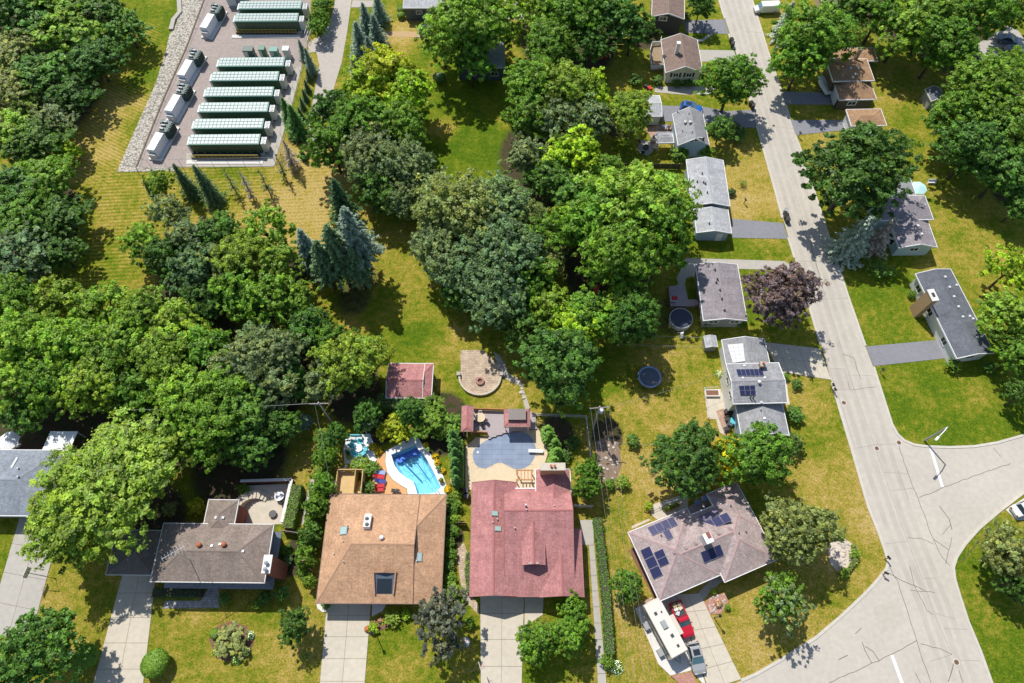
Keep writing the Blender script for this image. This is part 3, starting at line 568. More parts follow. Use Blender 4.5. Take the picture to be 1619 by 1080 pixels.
        fr = MB()
        for du, dz, hw, hh in ((0, h / 2, w / 2 + .08, .07), (0, -h / 2, w / 2 + .08, .07), (-w / 2, 0, .07, h / 2), (w / 2, 0, .07, h / 2)): fr.slab(q(du, dz, hw, hh, .002), .07)
        if kind == 'window': fr.slab(q(0, 0, .035, h / 2, .004), .05)
        fo = fr.build(kind, G[frame], wo)
        if kind == 'garage_door':
            for k in range(4): MB().slab(q(0, -h / 2 + h * (k + .5) / 4, w / 2 - .05, h / 8 - .02, .003), .035).build('panel', G[pane], fo)
        else: MB().slab(q(0, 0, w / 2 - .05, h / 2 - .05, .003), .025).build('pane' if kind == 'window' else 'leaf', G[pane], fo)
        if shutter:
            for sg in (-1, 1): MB().slab(q(sg * (w / 2 + .32), 0, .2, h / 2, .003), .04).build('shutter', G[shutter], wo)
        return fo
    def hit(s, px, py):
        o, d = s.rays(px, py); best = None
        for a, b, c, i in s.tri:
            n = (b - a).cross(c - a); den = n.dot(d)
            if abs(den) < 1e-9: continue
            t = n.dot(a - o) / den; P = o + d * t
            if all((y - x).cross(P - x).dot(n) >= -1e-4 * n.length for x, y in ((a, b), (b, c), (c, a))) and (best is None or t < best[0]): best = (t, P, n.normalized(), i)
        if best is None:
            P = s.L((px, py), 3.6); return P, Vector((0, 0, 1)), 0
        n = best[2] if best[2].z > 0 else -best[2]; return best[1], n, best[3]
    def frame(s, px, py):
        P, n, i = s.hit(px, py); e = Vector((0, 0, 1)).cross(n)
        e = e.normalized() if e.length > 1e-6 else Vector((1, 0, 0)); return P, e, n.cross(e).normalized(), n
    def panel(s, px, py, w, h, t, name, mat, lift=.02, parent=None):
        P, e, f, n = s.frame(px, py); P = P + n * lift
        return MB().slab([P - e * w / 2 - f * h / 2, P + e * w / 2 - f * h / 2, P + e * w / 2 + f * h / 2, P - e * w / 2 + f * h / 2], t).build(name, G[mat], parent or s.root)
    def skylight(s, px, py, w=.7, h=1.1, fmat='grey'):
        a = s.panel(px, py, w + .16, h + .16, .12, 'skylight', fmat, 0.0); s.panel(px, py, w, h, .03, 'glass', 'skyglass', .12, a)
    def pipe(s, px, py, r=.07, h=.35, mat='lightgrey', name='vent_pipe'):
        P, n, i = s.hit(px, py); MB().tube([P - Vector((0, 0, .2)), P + Vector((0, 0, h))], r, 8).build(name, G[mat], s.root)
    def boxvent(s, px, py, mat='offwhite', w=.45): 
        P, e, f, n = s.frame(px, py); a = MB().slab([P - e * w / 2 - f * w / 2, P + e * w / 2 - f * w / 2, P + e * w / 2 + f * w / 2, P - e * w / 2 + f * w / 2], .16).build('roof_vent', G[mat], s.root)
    def turbine(s, px, py, mat='offwhite', r=.25):
        P, n, i = s.hit(px, py); MB().lathe([(r * .7, -.2), (r * .7, .18), (r, .24), (r * 1.05, .4), (r * .7, .52), (.02, .56)], 14, P.x, P.y, P.z).build('roof_fan', G[mat], s.root, True)
    def chimney(s, px, py, w, d, top, mat='w_brick', capm='concrete_d', pots=1, z0=None):
        if z0 is None: P, n, i = s.hit(px, py); z0 = P.z - .8
        else: P = s.L((px, py), top)
        c = MB().box(P.x, P.y, z0, w, d, top - z0).build('chimney', G[mat], s.root); MB().box(P.x, P.y, top, w + .14, d + .14, .12).build('cap', G[capm], c)
        for k in range(pots): MB().lathe([(.17, 0), (.15, .35), (.19, .4)], 12, P.x + (k - (pots - 1) / 2) * .5, P.y, top + .12).build('chimney_pot', G['terra'], c)
        return c
    def solar(s, quad, nx, ny, mat='solar'):
        cx = sum(q[0] for q in quad) / 4; cy = sum(q[1] for q in quad) / 4; P, n, i = s.hit(cx, cy); P = P + n * .1; C = []
        for x, y in quad:
            o, d = s.rays(x, y); C.append(o + d * (n.dot(P - o) / n.dot(d)))
        for a in range(nx):
            for b in range(ny):
                def pt(u, v): return C[0].lerp(C[1], u).lerp(C[3].lerp(C[2], u), v)
                g = .012; q = [pt((a + g * nx / 2) / nx, (b + 1 - g) / ny), pt((a + 1 - g) / nx, (b + 1 - g) / ny), pt((a + 1 - g) / nx, (b + g) / ny), pt((a + g) / nx, (b + g) / ny)]
                if (q[1] - q[0]).cross(q[3] - q[0]).dot(n) < 0: q = q[::-1]
                fr = MB().slab(q, .04).build('solar_panel', G['grey'], s.root)
                m = sum(q, Vector()) / 4; q2 = [m + (p - m) * .955 + n * .041 for p in q]; MB().slab(q2, .006).build('cell_sheet', G[mat], fr)
RIDGE = {k: M('ridge_' + k, mul(c, .86), .9, .2) for k, c in dict(sh_tan=(.52, .31, .19), sh_red=(.44, .175, .165), sh_brown=(.25, .2, .165), sh_lav=(.47, .33, .315), sh_grey=(.33, .33, .34), sh_lgrey=(.46, .47, .48), sh_dark=(.15, .16, .185), sh_orange=(.42, .26, .15), sh_slate=(.25, .23, .26), sh_bgrey=(.28, .31, .35), sh_mauve=(.33, .30, .31), sh_rust=(.27, .2, .16)).items()}
# ------------------------------------------------------------------ houses
def build_houses():
    # tan hip-roofed house, bottom centre
    h = House('house', 'wide house with tan shingle hip roof and a square courtyard well, beside the blue pool', (499.5, 954), (697, 955), 3.1)
    Lp = lambda p, e=3.1: h.L(p, e)
    ub = Lp((656.5, 900), 3.1).x
    h.block(((499.5, 954), ub), ((600, 954.5), (600, 781.5)), 3.12, (.34, 0, .34, .56), 'sh_tan', 'w_tan', 'brown')
    h.block((ub + .05, (697.5, 955)), ((600, 954.5), (600, 781.5)), 3.08, (.34, .43, .34, 0), 'sh_tan', 'w_tan', 'brown')
    # courtyard well: dark recess framed by a small gabled cut
    P, e, f, n = h.frame(608, 921); w_ = MB(); wz = MB()
    c0 = P; W2, D2 = 1.15, 1.45
    w_.slab([c0 - e * W2 - f * D2 + n * .02, c0 + e * W2 - f * D2 + n * .02, c0 + e * (W2 + .25) + f * D2 + n * .02, c0 - e * (W2 + .25) + f * D2 + n * .02], .02)
    wl_ = w_.build('courtyard_well', G['w_slate'], h.root)
    MB().slab([c0 - e * 1.0 - f * 1.4 + n * .03, c0 + e * 1.0 - f * 1.4 + n * .03, c0 + e * 1.0 + f * .5 + n * .03, c0 - e * 1.0 + f * .5 + n * .03], .03).build('well_window', G['glass'], wl_)
    for sg in (-1, 1):
        q = [c0 + e * sg * W2 - f * D2, c0 + e * sg * (W2 + .18) - f * D2, c0 + e * sg * (W2 + .42) + f * D2, c0 + e * sg * (W2 + .25) + f * D2]
        MB().slab(q if sg > 0 else q[::-1], .32).build('well_cheek', RIDGE['sh_tan'], wl_)
    a = c0 + f * D2 + n * .02; z = Vector((0, 0, 1))
    MB().add([a - e * 1.9, a + e * 1.9, a + z * .55 + f * .2, a - e * 1.9 - f * .25, a + e * 1.9 - f * .25, a + z * .6 - f * .25], [(0, 2, 5, 3), (2, 1, 4, 5), (3, 5, 4)]).build('well_gable', G['sh_tan'], wl_)
    b = h.panel(582, 827, .9, 2.0, .75, 'air_handler', 'white', 0.0)
    for k, y in enumerate((822, 831)):
        P2, n2, i2 = h.hit(582, y); MB().lathe([(.28, 0), (.28, .06), (.05, .08)], 14, P2.x, P2.y, P2.z + .85).build('fan_guard', G['dark'], b)
    h.skylight(544, 839, .95, 1.1); h.skylight(663, 881, 1.0, .55); h.turbine(604, 850.5, 'white', .3)
    for p in ((550, 831), (542, 856), (528, 876), (578, 818), (659, 887), (543, 888)): h.pipe(*p)
    h.opening(0, 0, .22, 1.2, 4.8, 2.2, 'garage_door', pane='offwhite'); h.opening(0, 0, .55, 1.1, 1.1, 2.1, 'door', pane='w_brick'); h.opening(1, 0, .5, 1.5, 1.8, 1.3)
    h.opening(0, 2, .3, 1.4, 1.8, 1.8); h.opening(0, 2, .6, 1.3, 2.4, 2.0)
    # red-roofed house
    h = House('house', 'large house with red shingle roofs, a front dormer and a stone chimney', (750, 943), (924, 942), 3.0)
    h.block(((745.5, 800, 3.0), (818, 943, 3.0)), ((760, 943, 3.0), (746, 763, 3.0)), 3.02, (0, .42, 0, .42), 'sh_red', 'w_tan', 'redtrim')
    zr = 3.0; vS = h.L((840, 943), 3.0).y; vN = h.L((850, 771, 3.6)).y; pit = .3
    h.block(((797, 800, 5.5), (907, 860, 5.0)), (vS - .02, vN), 3.0, (.30, 0, .85, 0), 'sh_red', 'w_tan', 'redtrim')
    u_0, u_1 = h.blocks[-1][0][0], h.blocks[-1][0][2]; MB().box((u_0 + u_1) / 2, vN + .05, 2.9, u_1 - u_0 + .8, .14, .2).build('gutter', G['white'], h.root)
    h.block(((853, 943, 3.0), (923.5, 942, 3.0)), ((890, 944, 3.0), (919, 838, 3.0)), 3.06, (0, .5, 0, .5), 'sh_red', 'w_tan', 'redtrim')
    h.block(((846.5, 750, 3.4), (901.5, 750, 3.4)), (vN - 2.2, h.L((870, 742, 3.4)).y), 3.4, (0, .45, 0, .45), 'sh_red', 'w_tan')
    h.block(((825.5, 893, 5.0), (862, 893, 5.0)), ((842, 893, 5.0), (842, 822, 5.6)), 5.0, (0, .55, 0, .55), 'sh_red', 'w_char', 'redtrim', over=.15, wallz=2.9)  # front dormer: charcoal walls put the shadow under its gable into the colour
    h.chimney(874, 738, 3.4, .95, 6.6, 'w_tanbrick', 'concrete', 2, 0.0)
    h.skylight(782, 812, .55, .8); h.skylight(787, 836, .55, .8)
    for p in ((779, 826), (786.5, 821), (832.5, 806), (814, 835), (876, 800)): h.pipe(*p, r=.09)
    P, n, i = h.hit(831, 800); MB().tube([P, P + Vector((0, 0, .9))], .14, 10).build('flue', G['lightgrey'], h.root)
    h.opening(0, 0, .5, 1.15, 5.0, 2.2, 'garage_door', pane='white'); h.opening(2, 0, .5, 1.5, 2.0, 1.5); h.opening(4, 0, .5, 5.2, 1.2, .8); h.opening(1, 0, .5, 1.1, 1.1, 2.1, 'door', pane='w_brick')
    # grey-brown hip house, bottom left
    h = House('house', 'two-level house with grey-brown hip roof, roof antenna and tall red chimney', (237, 920), (418, 922), 5.2)
    h.block(((237, 920), (418, 922)), ((300, 920.5), (390, 828.5)), 5.2, (.33, .33, .33, .33), 'sh_brown', 'w_brick', 'offwhite', over=.55)
    h.block(((330, 790, 5.0), (378, 790, 5.0)), ((350, 850, 5.0), (350, 790, 5.0)), 5.0, (.33, .33, .33, .33), 'sh_brown', 'w_brick', 'offwhite')
    h.block(((167, 908, 3.0), (242, 908, 3.0)), ((200, 909, 3.0), (200, 838, 3.0)), 3.0, (.12, .12, .12, .12), 'sh_brown', 'w_brick', 'offwhite')
    vF = h.L((300, 930), 2.6).y
    (u0, v0, u1, v1), Hh, wo = h.blocks[0]
    MB().add([(u0 + .2, vF, 2.35), (u1 + .9, vF, 2.35), (u1 + .9, v1, 2.35), (u0 + .2, v1, 2.35), (u0 + .2, vF, 2.55), (u1 + .9, vF, 2.55), (u1 + .02, v0 + .02, 3.0), (u0 + .2, v0 + .02, 3.0), (u1 + .9, v1, 2.55), (u1 + .02, v1, 3.0)], [(3, 2, 1, 0), (4, 5, 6, 7), (5, 8, 9, 6), (0, 1, 5, 4), (1, 2, 8, 5)]).build('skirt_roof', G['sh_bgrey'], h.root)
    for t in (.14, .36, .58, .80): h.opening(0, 0, t, 4.0, 1.5, 1.1)
    for t in (.3, .7): h.opening(0, 1, t, 4.0, 1.3, 1.1)
    h.opening(2, 0, .4, 1.2, 3.2, 2.1, 'garage_door', pane='offwhite'); h.opening(0, 0, .18, 1.1, 1.1, 2.1, 'door', pane='brown')
    c = h.chimney(422.5, 892, 1.0, 2.2, 7.2, 'w_brick', 'offwhite', 0, 0.0)
    P = h.L((422.5, 892), 7.2)
    for k in (-.7, .1): MB().lathe([(.2, 0), (.2, .4), (.28, .45), (.05, .6)], 10, P.x, P.y + k, 7.32).build('chimney_pot', G['grey'], c)
    for p in ((316, 862), (355, 861.5)): h.turbine(*p, mat='terra', r=.33)
    for p in ((335, 863.5), (348, 861), (384, 871.5), (342, 818.5), (352.5, 818.5)): h.boxvent(*p, mat='white', w=.32)
    P, n, i = h.hit(300, 884); zt = Vector((0, 0, 1)); an = MB().tube([P - zt * .3, P + zt * 5.2], .05, 6).build('antenna_mast', G['lightgrey'], h.root)
    ar = MB(); top = P + zt * 5.0; dv = Vector((.83, .55, 0)); ov = Vector((-.55, .83, 0)); ar.tube([top - dv * 1.5, top + dv * 1.5], .035, 5)
    for k in range(8): ar.tube([top + dv * (-1.4 + k * .4) - ov * (.35 + .06 * k), top + dv * (-1.4 + k * .4) + ov * (.35 + .06 * k)], .018, 4)
    ar.build('antenna_array', G['lightgrey'], an)
    # far-left grey house
    h = House('house', 'grey-roofed house at the left edge beside the big ash tree', (-60, 815), (60, 816), 3.2)
    h.block(((-60, 815), (70, 816)), ((0, 815.5), (0, 711)), 3.2, (.28, .28, .28, 0), 'sh_bgrey', 'w_grey')
    h.panel(23, 732, .25, 1.7, .1, 'roof_strip', 'white', .02)
    for p in ((30, 741), (30, 754)): h.pipe(*p, r=.12)
    h.opening(0, 0, .9, 1.3, 3.0, 2.1, 'garage_door', pane='offwhite')
    # solar house
    h = House('house', 'pinkish hip-roofed house with several dark solar arrays, right of the long hedge', (1042.5, 951), (1139.7, 909), 3.0)
    Bp, N1, N2, C_, D_, E1, E2, E3, E4, Lf = (1042.5, 951), (1139.7, 909), (1146, 921), (1230, 883), (1163, 763), (1120, 779.5), (1125.5, 798), (1092.5, 814), (1086.5, 804), (991.5, 841)
    h.block((0.0, 9.3), (0.0, 9.7), 3.0, (.36, .36, .36, .36), 'sh_lav', 'w_tanbrick', 'white', .5)
    h.block((.35, 17.3), (.02, 8.7), 3.0 - .03, (.36, .36, .36, .36), 'sh_lav', 'w_tanbrick', 'white', .5)
    h.block((9.3, 17.6), (-1.05, 8.66), 3.03, (.36, .36, .36, .36), 'sh_lav', 'w_tanbrick', 'white', .5)
    h.block((12.85, 17.64), (3.5, 10.45), 3.06, (.36, .36, .36, .36), 'sh_lav', 'w_tanbrick', 'white', .5)
    z5 = lambda q: [(960 + x / 5.397, 760 + y / 5.397) for x, y in q]
    h.solar(z5([(340, 400), (560, 305), (605, 378), (385, 472)]), 4, 1, 'solar_b'); h.solar(z5([(470, 432), (527, 408), (567, 488), (515, 512)]), 1, 1, 'solar_b')
    h.solar(z5([(748, 380), (1020, 268), (1068, 340), (795, 455)]), 4, 1, 'solar_b'); h.solar(z5([(778, 305), (925, 240), (958, 290), (812, 352)]), 3, 1, 'solar_f')
    h.solar(z5([(280, 595), (362, 556), (478, 805), (395, 845)]), 1, 3); h.solar(z5([(395, 615), (475, 578), (532, 705), (452, 740)]), 1, 2); h.solar(z5([(793, 610), (962, 540), (997, 635), (828, 705)]), 3, 1)
    h.chimney(1113.5, 855, .95, 1.25, 6.4, 'offwhite', 'white', 0); P, n, i = h.hit(1113.5, 851); MB().box(P.x, P.y, 6.5, .5, .8, .12).build('flue_liner', G['w_brick'], h.root)
    for p in ((1084, 867), (1100, 860), (1136, 844), (1154, 836), (1066, 873.5)): h.boxvent(*p, mat='sh_lav', w=.4)
    for p in ((1155, 800), (1168, 843), (1179, 841), (1045, 847), (1051, 837)): h.pipe(*p, r=.08, mat='dark')
    h.opening(1, 0, .3, 1.2, 4.6, 2.1, 'garage_door', pane='offwhite'); h.opening(2, 0, .5, 1.5, 2.2, 1.3); h.opening(2, 1, .5, 1.5, 1.8, 1.2); h.opening(0, 3, .4, 1.5, 1.6, 1.2)
    # grey split-level with panels
    h = House('house', 'grey split-level house with two dark solar arrays, left of the street', (1165, 640), (1244, 638), 5.0)
    z8 = lambda x, y: (1090 + x / 6.353, 530 + y / 6.353)
    h.block((z8(350, 200), z8(790, 200)), (z8(600, 330), z8(560, 42)), 3.2, (0, .3, 0, .3), 'sh_grey', 'w_white')
    h.block((z8(440, 690), z8(985, 680)), (z8(700, 685), z8(600, 283)), 5.2, (.28, 0, .28, 0), 'sh_grey', 'w_white')
    h.block((z8(500, 900), z8(1000, 990)), (z8(850, 1010), z8(720, 560)), 3.6, (0, .33, 0, .33), 'sh_grey', 'w_blue')
    h.solar([z8(468, 342), z8(730, 338), z8(750, 410), z8(487, 412)], 6, 1); h.solar([z8(495, 508), z8(658, 502), z8(667, 600), z8(510, 604)], 3, 2)
    ln = [z8(380, 95), z8(540, 82), z8(560, 262), z8(435, 280)]; h.solar(ln, 3, 5, 'lightgrey')
    for q in (z8(550, 310), z8(535, 432), z8(755, 430), z8(720, 672), z8(755, 835)): h.boxvent(*q, mat='white', w=.3)
    h.turbine(*z8(697, 478), mat='white'); h.pipe(*z8(608, 630), r=.1, h=.7, mat='dark'); h.pipe(*z8(636, 632), r=.1, h=.9, mat='dark'); h.pipe(*z8(716, 757), mat='dark')
    h.chimney(*z8(720, 315), .8, .7, 6.3, 'w_tanbrick', 'concrete_d', 1)
    for t in (.3, .7): h.opening(1, 3, t, 3.6, 1.1, 1.0)
    h.opening(2, 0, .5, 1.6, 1.6, 1.2); h.opening(2, 1, .4, 1.6, 2.2, 1.3); h.opening(0, 1, .5, 1.2, 4.6, 2.1, 'garage_door', pane='white')
    # mauve gable house
    h = House('house', 'long gabled house with mauve-grey roof beside the purple tree', (1112, 507), (1181, 507), 3.0)
    h.block(((1112, 507), (1181.5, 507)), ((1146, 507), (1130, 418)), 3.0, (0, .2, 0, .2), 'sh_mauve', 'w_grey')
    for t in (.25, .8): h.opening(0, 0, t, 1.9, 1.5, .8)
    for t in (.25, .75): h.opening(0, 3, t, 1.7, 1.4, .9)
    for p in ((1130, 427), (1134, 442), (1138, 459), (1141, 473), (1145, 491), (1132, 447)): h.pipe(*p, r=.13, h=.4, mat='dark')
    # light grey long house + garage
    h = House('house', 'long light-grey gabled house with a lower garage wing above a grey driveway', (1094, 325), (1154.5, 326), 3.2)
    h.block(((1093.5, 325), (1154.5, 326)), ((1130, 325.5), (1109, 253)), 3.3, (0, .25, 0, .25), 'sh_lgrey', 'w_blue')
    h.block(((1101, 367, 2.8), (1157, 370, 2.8)), ((1130, 368.5, 2.8), (1120, 331, 2.8)), 2.8, (0, .25, 0, .25), 'sh_lgrey', 'w_blue')
    for p in ((1110, 275), (1112, 289), (1115, 291), (1121, 354), (1118, 305), (1102, 288)): h.pipe(*p, r=.12, h=.4, mat='dark')
    h.opening(0, 0, .8, 1.4, 1.2, 1.1); h.opening(1, 1, .5, 1.15, 4.0, 2.1, 'garage_door', pane='white'); h.opening(1, 0, .75, 1.1, .95, 2.0, 'door', pane='white')
    # grey steep gable
    h = House('house', 'steep grey-gabled pale blue house beside the fire-pit terrace', (1072, 230), (1121, 229), 3.6)
    h.block(((1072, 230), (1121.5, 229)), ((1097, 229.5), (1084, 180)), 3.6, (0, .62, 0, .62), 'sh_grey', 'w_blue')
    h.block(((1039, 232, 2.8), (1066, 232, 2.8)), ((1050, 226, 2.8), (1050, 212, 2.8)), 2.8, (.25, 0, .25, .25), 'sh_grey', None)
    h.opening(0, 0, .62, 4.6, 1.3, 1.0, shutter='dark'); h.opening(0, 0, .2, 1.8, 1.3, 1.1)
    for p in ((1083, 195), (1091, 195)): h.turbine(*p, r=.28)
    for p in ((1089, 181), (1079, 208), (1094, 210), (1071, 178)): h.pipe(*p, mat='dark')
    # beige gable
    h = House('house', 'cream-sided gabled house with brown roof and two shuttered windows', (1052, 115), (1111.5, 115), 3.0)
    h.block(((1052, 115), (1111.5, 115)), ((1085, 115), (1070, 63)), 3.0, (0, .42, 0, .42), 'sh_rust', 'w_cream')
    for t in (.28, .68): h.opening(0, 0, t, 2.1, 1.1, 1.0, shutter='black')
    h.chimney(1069, 84, .6, .6, 6.4, 'white', 'white', 0); h.opening(0, 1, .5, 1.5, 2.0, 1.2)
    # charcoal gable
    h = House('house', 'charcoal-sided house with brown roof at the top edge by the street', (1030, 26), (1081, 30), 4.4)
    h.block(((1030, 27), (1082, 29)), ((1056, 28), (1048, -25)), 4.4, (0, .3, 0, .3), 'sh_rust', 'w_char')
    h.opening(0, 0, .35, 3.8, 1.6, .9); h.opening(0, 1, .3, 1.2, 3.6, 2.1, 'garage_door', pane='white')
    # orange-tan hip house
    h = House('house', 'olive house with stepped orange-tan hip roofs right of the street', (1327, 158), (1386, 157), 3.0)
    h.block(((1327, 158), (1386, 157)), ((1355, 157.5), (1350, 120)), 3.0, (.42, .42, .42, .42), 'sh_orange', 'w_olive')
    h.block(((1317, 128, 4.2), (1383, 128, 4.2)), ((1350, 128, 4.2), (1350, 93, 4.2)), 4.2, (.36, .36, .36, .36), 'sh_orange', 'w_olive')
    h.block(((1320, 96, 3.2), (1388, 96, 3.2)), ((1350, 97, 3.2), (1350, 76, 3.2)), 3.2, (.25, .25, .25, .25), 'sh_orange', 'w_olive')
    h.opening(0, 0, .42, 1.7, 1.6, .9); h.opening(0, 3, .5, 1.3, 3.6, 2.0, 'garage_door', pane='w_white'); h.opening(1, 0, .8, 3.6, .8, .6)
    h.chimney(1352, 94, .6, .6, 6.8, 'w_tan', 'concrete_d', 0)
    for p in ((1345, 107.5), (1357, 107.5), (1352, 117), (1348, 123)): h.boxvent(*p, w=.4)
    h = House('garage', 'detached garage with pale orange-tan roof south of the olive house', (1349, 200), (1401, 199), 2.7, 'garage')
    h.block(((1346, 199), (1402, 198)), ((1370, 199), (1370, 172.5)), 2.7, (.22, .22, .22, .22), 'sh_orange', 'w_white'); h.opening(0, 3, .5, 1.15, 2.6, 2.1, 'garage_door', pane='w_white')
    # grey house behind blue spruces
    h = House('house', 'aqua-gabled grey-roofed house behind the pale spruces', (1421, 392), (1482, 391), 3.0)
    h.block(((1421, 392), (1482, 391)), ((1450, 391.5), (1441, 345)), 3.0, (0, .32, 0, .32), 'sh_mauve', 'w_aqua')
    h.block(((1392, 347, 3.6), (1476, 347, 3.6)), ((1450, 347.5, 3.6), (1450, 309, 3.6)), 3.6, (.3, .3, .3, 0), 'sh_mauve', 'w_aqua')
    h.block(((1400, 307, 3.2), (1448, 307, 3.2)), ((1430, 318, 3.2), (1430, 283, 3.2)), 3.2, (0, .2, 0, .2), 'sh_grey', 'w_aqua')
    h.opening(0, 0, .5, 1.9, 1.5, .9); h.opening(0, 3, .5, 1.3, 2.2, 1.4); h.pipe(1461, 325, mat='white', r=.1)
    for p in ((1451, 357), (1457, 370)): h.boxvent(*p, mat='white', w=.4)
build_houses()
def ranch():
    # its long axis runs along the street: take u along the left eave
    h = House('house', 'long ranch house with charcoal shingle roof and tan brick front chimney', (1512, 567), (1446, 432), 3.0)
    h.block(((1512, 567), (1446, 433)), ((1480, 500), (1576, 566)), 3.0, (.24, 0, .24, 0), 'sh_dark', 'w_white')
    # S edge is the left (street) eave in this frame? openings are placed by side below
    for t in (.12, .3, .42, .78): h.opening(0, 2, t, 1.6, 1.3, 1.2)
    h.opening(0, 3, .5, 1.8, 1.4, .9)
    for p in ((1494, 438), (1501, 454), (1508, 469), (1515, 485), (1522, 501), (1533, 500), (1538, 504), (1512, 451)): h.boxvent(*p, mat='white', w=.33)
    h.boxvent(1544, 534, mat='white', w=.33)
    c = h.L((1452, 480), 0); c = h.L((1459, 480), 3.0)
    ch = MB().box(c.x, c.y - .2, 0, 2.0, 1.0, 5.6).build('chimney', G['w_tanbrick'], h.root); MB().box(c.x, c.y - .2, 5.6, 2.15, 1.15, .14).build('cap', G['offwhite'], ch)
    MB().box(c.x, c.y - .2, 5.74, .7, .4, .12).build('flue_liner', G['dark'], ch)
    return h
RANCH = ranch()
# ------------------------------------------------------------------ plants
def leaf_mesh(name, P, N, size, tint, hue, mat, aspect=.62, fold=.12):
    n = len(P); N = N / (np.linalg.norm(N, axis=1, keepdims=True) + 1e-9)
    r = rng.normal(size=(n, 3)); T = np.cross(N, r); T /= np.linalg.norm(T, axis=1, keepdims=True) + 1e-9; B = np.cross(N, T)
    s = np.asarray(size).reshape(-1, 1) * np.ones((n, 1)); k = .5
    V = np.stack([P - T * s * k, P + B * s * k * aspect - N * s * fold, P + T * s * k, P - B * s * k * aspect - N * s * fold], 1).reshape(-1, 3)
    me = bpy.data.meshes.new(name); me.vertices.add(4 * n); me.vertices.foreach_set('co', V.astype(np.float32).ravel())
    me.loops.add(4 * n); me.loops.foreach_set('vertex_index', np.arange(4 * n, dtype=np.int32)); me.polygons.add(n); me.polygons.foreach_set('loop_start', np.arange(0, 4 * n, 4, dtype=np.int32))
    me.update(calc_edges=True); me.validate()
    for nm, a in (('tint', tint), ('hue', hue)):
        at = me.attributes.new(nm, 'FLOAT', 'POINT'); at.data.foreach_set('value', np.repeat(a, 4).astype(np.float32))
    me.materials.append(mat); return me
def sph(n):
    v = rng.normal(size=(n, 3)); return v / np.linalg.norm(v, axis=1, keepdims=True)
def crown_mesh(name, nl, nleaf, leaf, lob=(.24, .42), flat=.8, gap=0.0, irregular=.12, low=-.45, fill=.22):
    """crown of unit radius: boughs of leaf sprays plus loose sprays between them; z from about -.6 to .85"""
    ph = rng.uniform(0, 6.28, 4); am = rng.uniform(.05, .13, 3)
    def warp(P):
        a = np.arctan2(P[:, 1], P[:, 0]); k = 1 + am[0] * np.cos(2 * a + ph[0]) + am[1] * np.cos(3 * a + ph[1]) + am[2] * .8 * np.cos(5 * a + ph[2]) + .07 * np.sin(5 * P[:, 2] + 2 * a + ph[3]); return P * np.stack([k, k, np.ones_like(k)], 1)
    C = []; tries = 0
    while len(C) < nl and tries < 4000:
        tries += 1; d = sph(1)[0]
        if d[2] < low: continue
        r = rng.uniform(*lob); dist = min((1 - r) * rng.uniform(.76, 1.0) * (1 + rng.normal() * irregular), 1.08 - r); c = d * dist * np.array([1, 1, flat])
        if all(np.linalg.norm(c - q[0]) > .40 * (r + q[1]) for q in C): C.append((c, r, d))
    for _ in range(max(3, nl // 7)):
        d = sph(1)[0]; C.append((d * .35 * np.array([1, 1, flat]), rng.uniform(.3, .45), d))
    kk = 34; sprays = []
    w = np.array([c[1] ** 2 for c in C]); w /= w.sum(); total = nleaf / kk
    for (c, r, d), k in zip(C, w * total * (1 - fill)):
        lt = rng.normal(.5, .1); lh = max(0, rng.normal(.35, .22)); sq = np.array([rng.uniform(.8, 1.25), rng.uniform(.8, 1.25), rng.uniform(.65, .95)])
        for _ in range(int(k) + 1):
            q = sph(1)[0]
            if q @ (d * .8 + np.array([0, 0, .6])) < -.35 - rng.random() * .5: continue
            sprays.append((c + q * sq * r * rng.uniform(.6, 1.2), q, r * rng.uniform(.22, .42), lt, lh))
    for _ in range(int(total * fill)):
        d = sph(1)[0]
        if d[2] < low: continue
        sprays.append((d * np.array([1, 1, flat]) * rng.uniform(.5, .98), d, rng.uniform(.05, .11), rng.normal(.5, .12), max(0, rng.normal(.35, .25))))
    PS, NS, TS, HS = [], [], [], []
    for cc, q, rad, lt, lh in sprays:
        o = sph(kk); PS.append(cc + o * rad * (rng.random((kk, 1)) ** .5) * np.array([1, 1, .38]) + np.array([0, 0, -.0])); NS.append(o * .5 + q * .45 + np.array([0, 0, .6]) + rng.normal(size=(kk, 3)) * .4)
        TS.append(lt + rng.normal() * .2 + rng.normal(size=kk) * .2); HS.append(np.clip(lh + rng.normal() * .25 + rng.normal(size=kk) * .2, 0, 1))
    P = warp(np.concatenate(PS)); N = np.concatenate(NS); T = np.concatenate(TS); H = np.concatenate(HS)
    if gap > 0: k = rng.random(len(P)) > gap; P, N, T, H = P[k], N[k], T[k], H[k]
    me = leaf_mesh(name, P, N, leaf * rng.uniform(.5, 1.45, len(P)), np.clip(T, 0, 1), H, G['leaf'])
    return me, [(c[0], c[1]) for c in C]
def trunk_mesh(name, lobes, mat, base_r=.055):
    """unit tree trunk under a unit crown: ground at z=-1.2, crown centre 0"""
    mb = MB(); mb.tube([(0, 0, -1.25), (.01, .01, -.8), (.02, -.01, -.35), (.03, .02, .15)], [base_r * 1.5, base_r, base_r * .8, base_r * .35], 8)
    for c, r in lobes[:9]:
        s = Vector((.015, 0, -.55 + random.random() * .35)); e = Vector(c); mid = s.lerp(e, .5) + Vector((0, 0, .06)); mb.tube([s, mid, e], [base_r * .5, base_r * .32, base_r * .12], 5)
    me = bpy.data.meshes.new(name); me.from_pydata(mb.v, [], mb.f); me.update(); me.materials.append(mat); return me
VAR = {}
def var(key, n, **k):
    VAR[key] = []
    for i in range(n):
        me, lob = crown_mesh('crown', **k); VAR[key].append((me, trunk_mesh('trunk', lob, G['bark'])))
var('big', 5, nl=58, nleaf=26000, leaf=.066, lob=(.19, .33), irregular=.10)
var('mid', 5, nl=40, nleaf=14500, leaf=.088, lob=(.22, .38), irregular=.12)
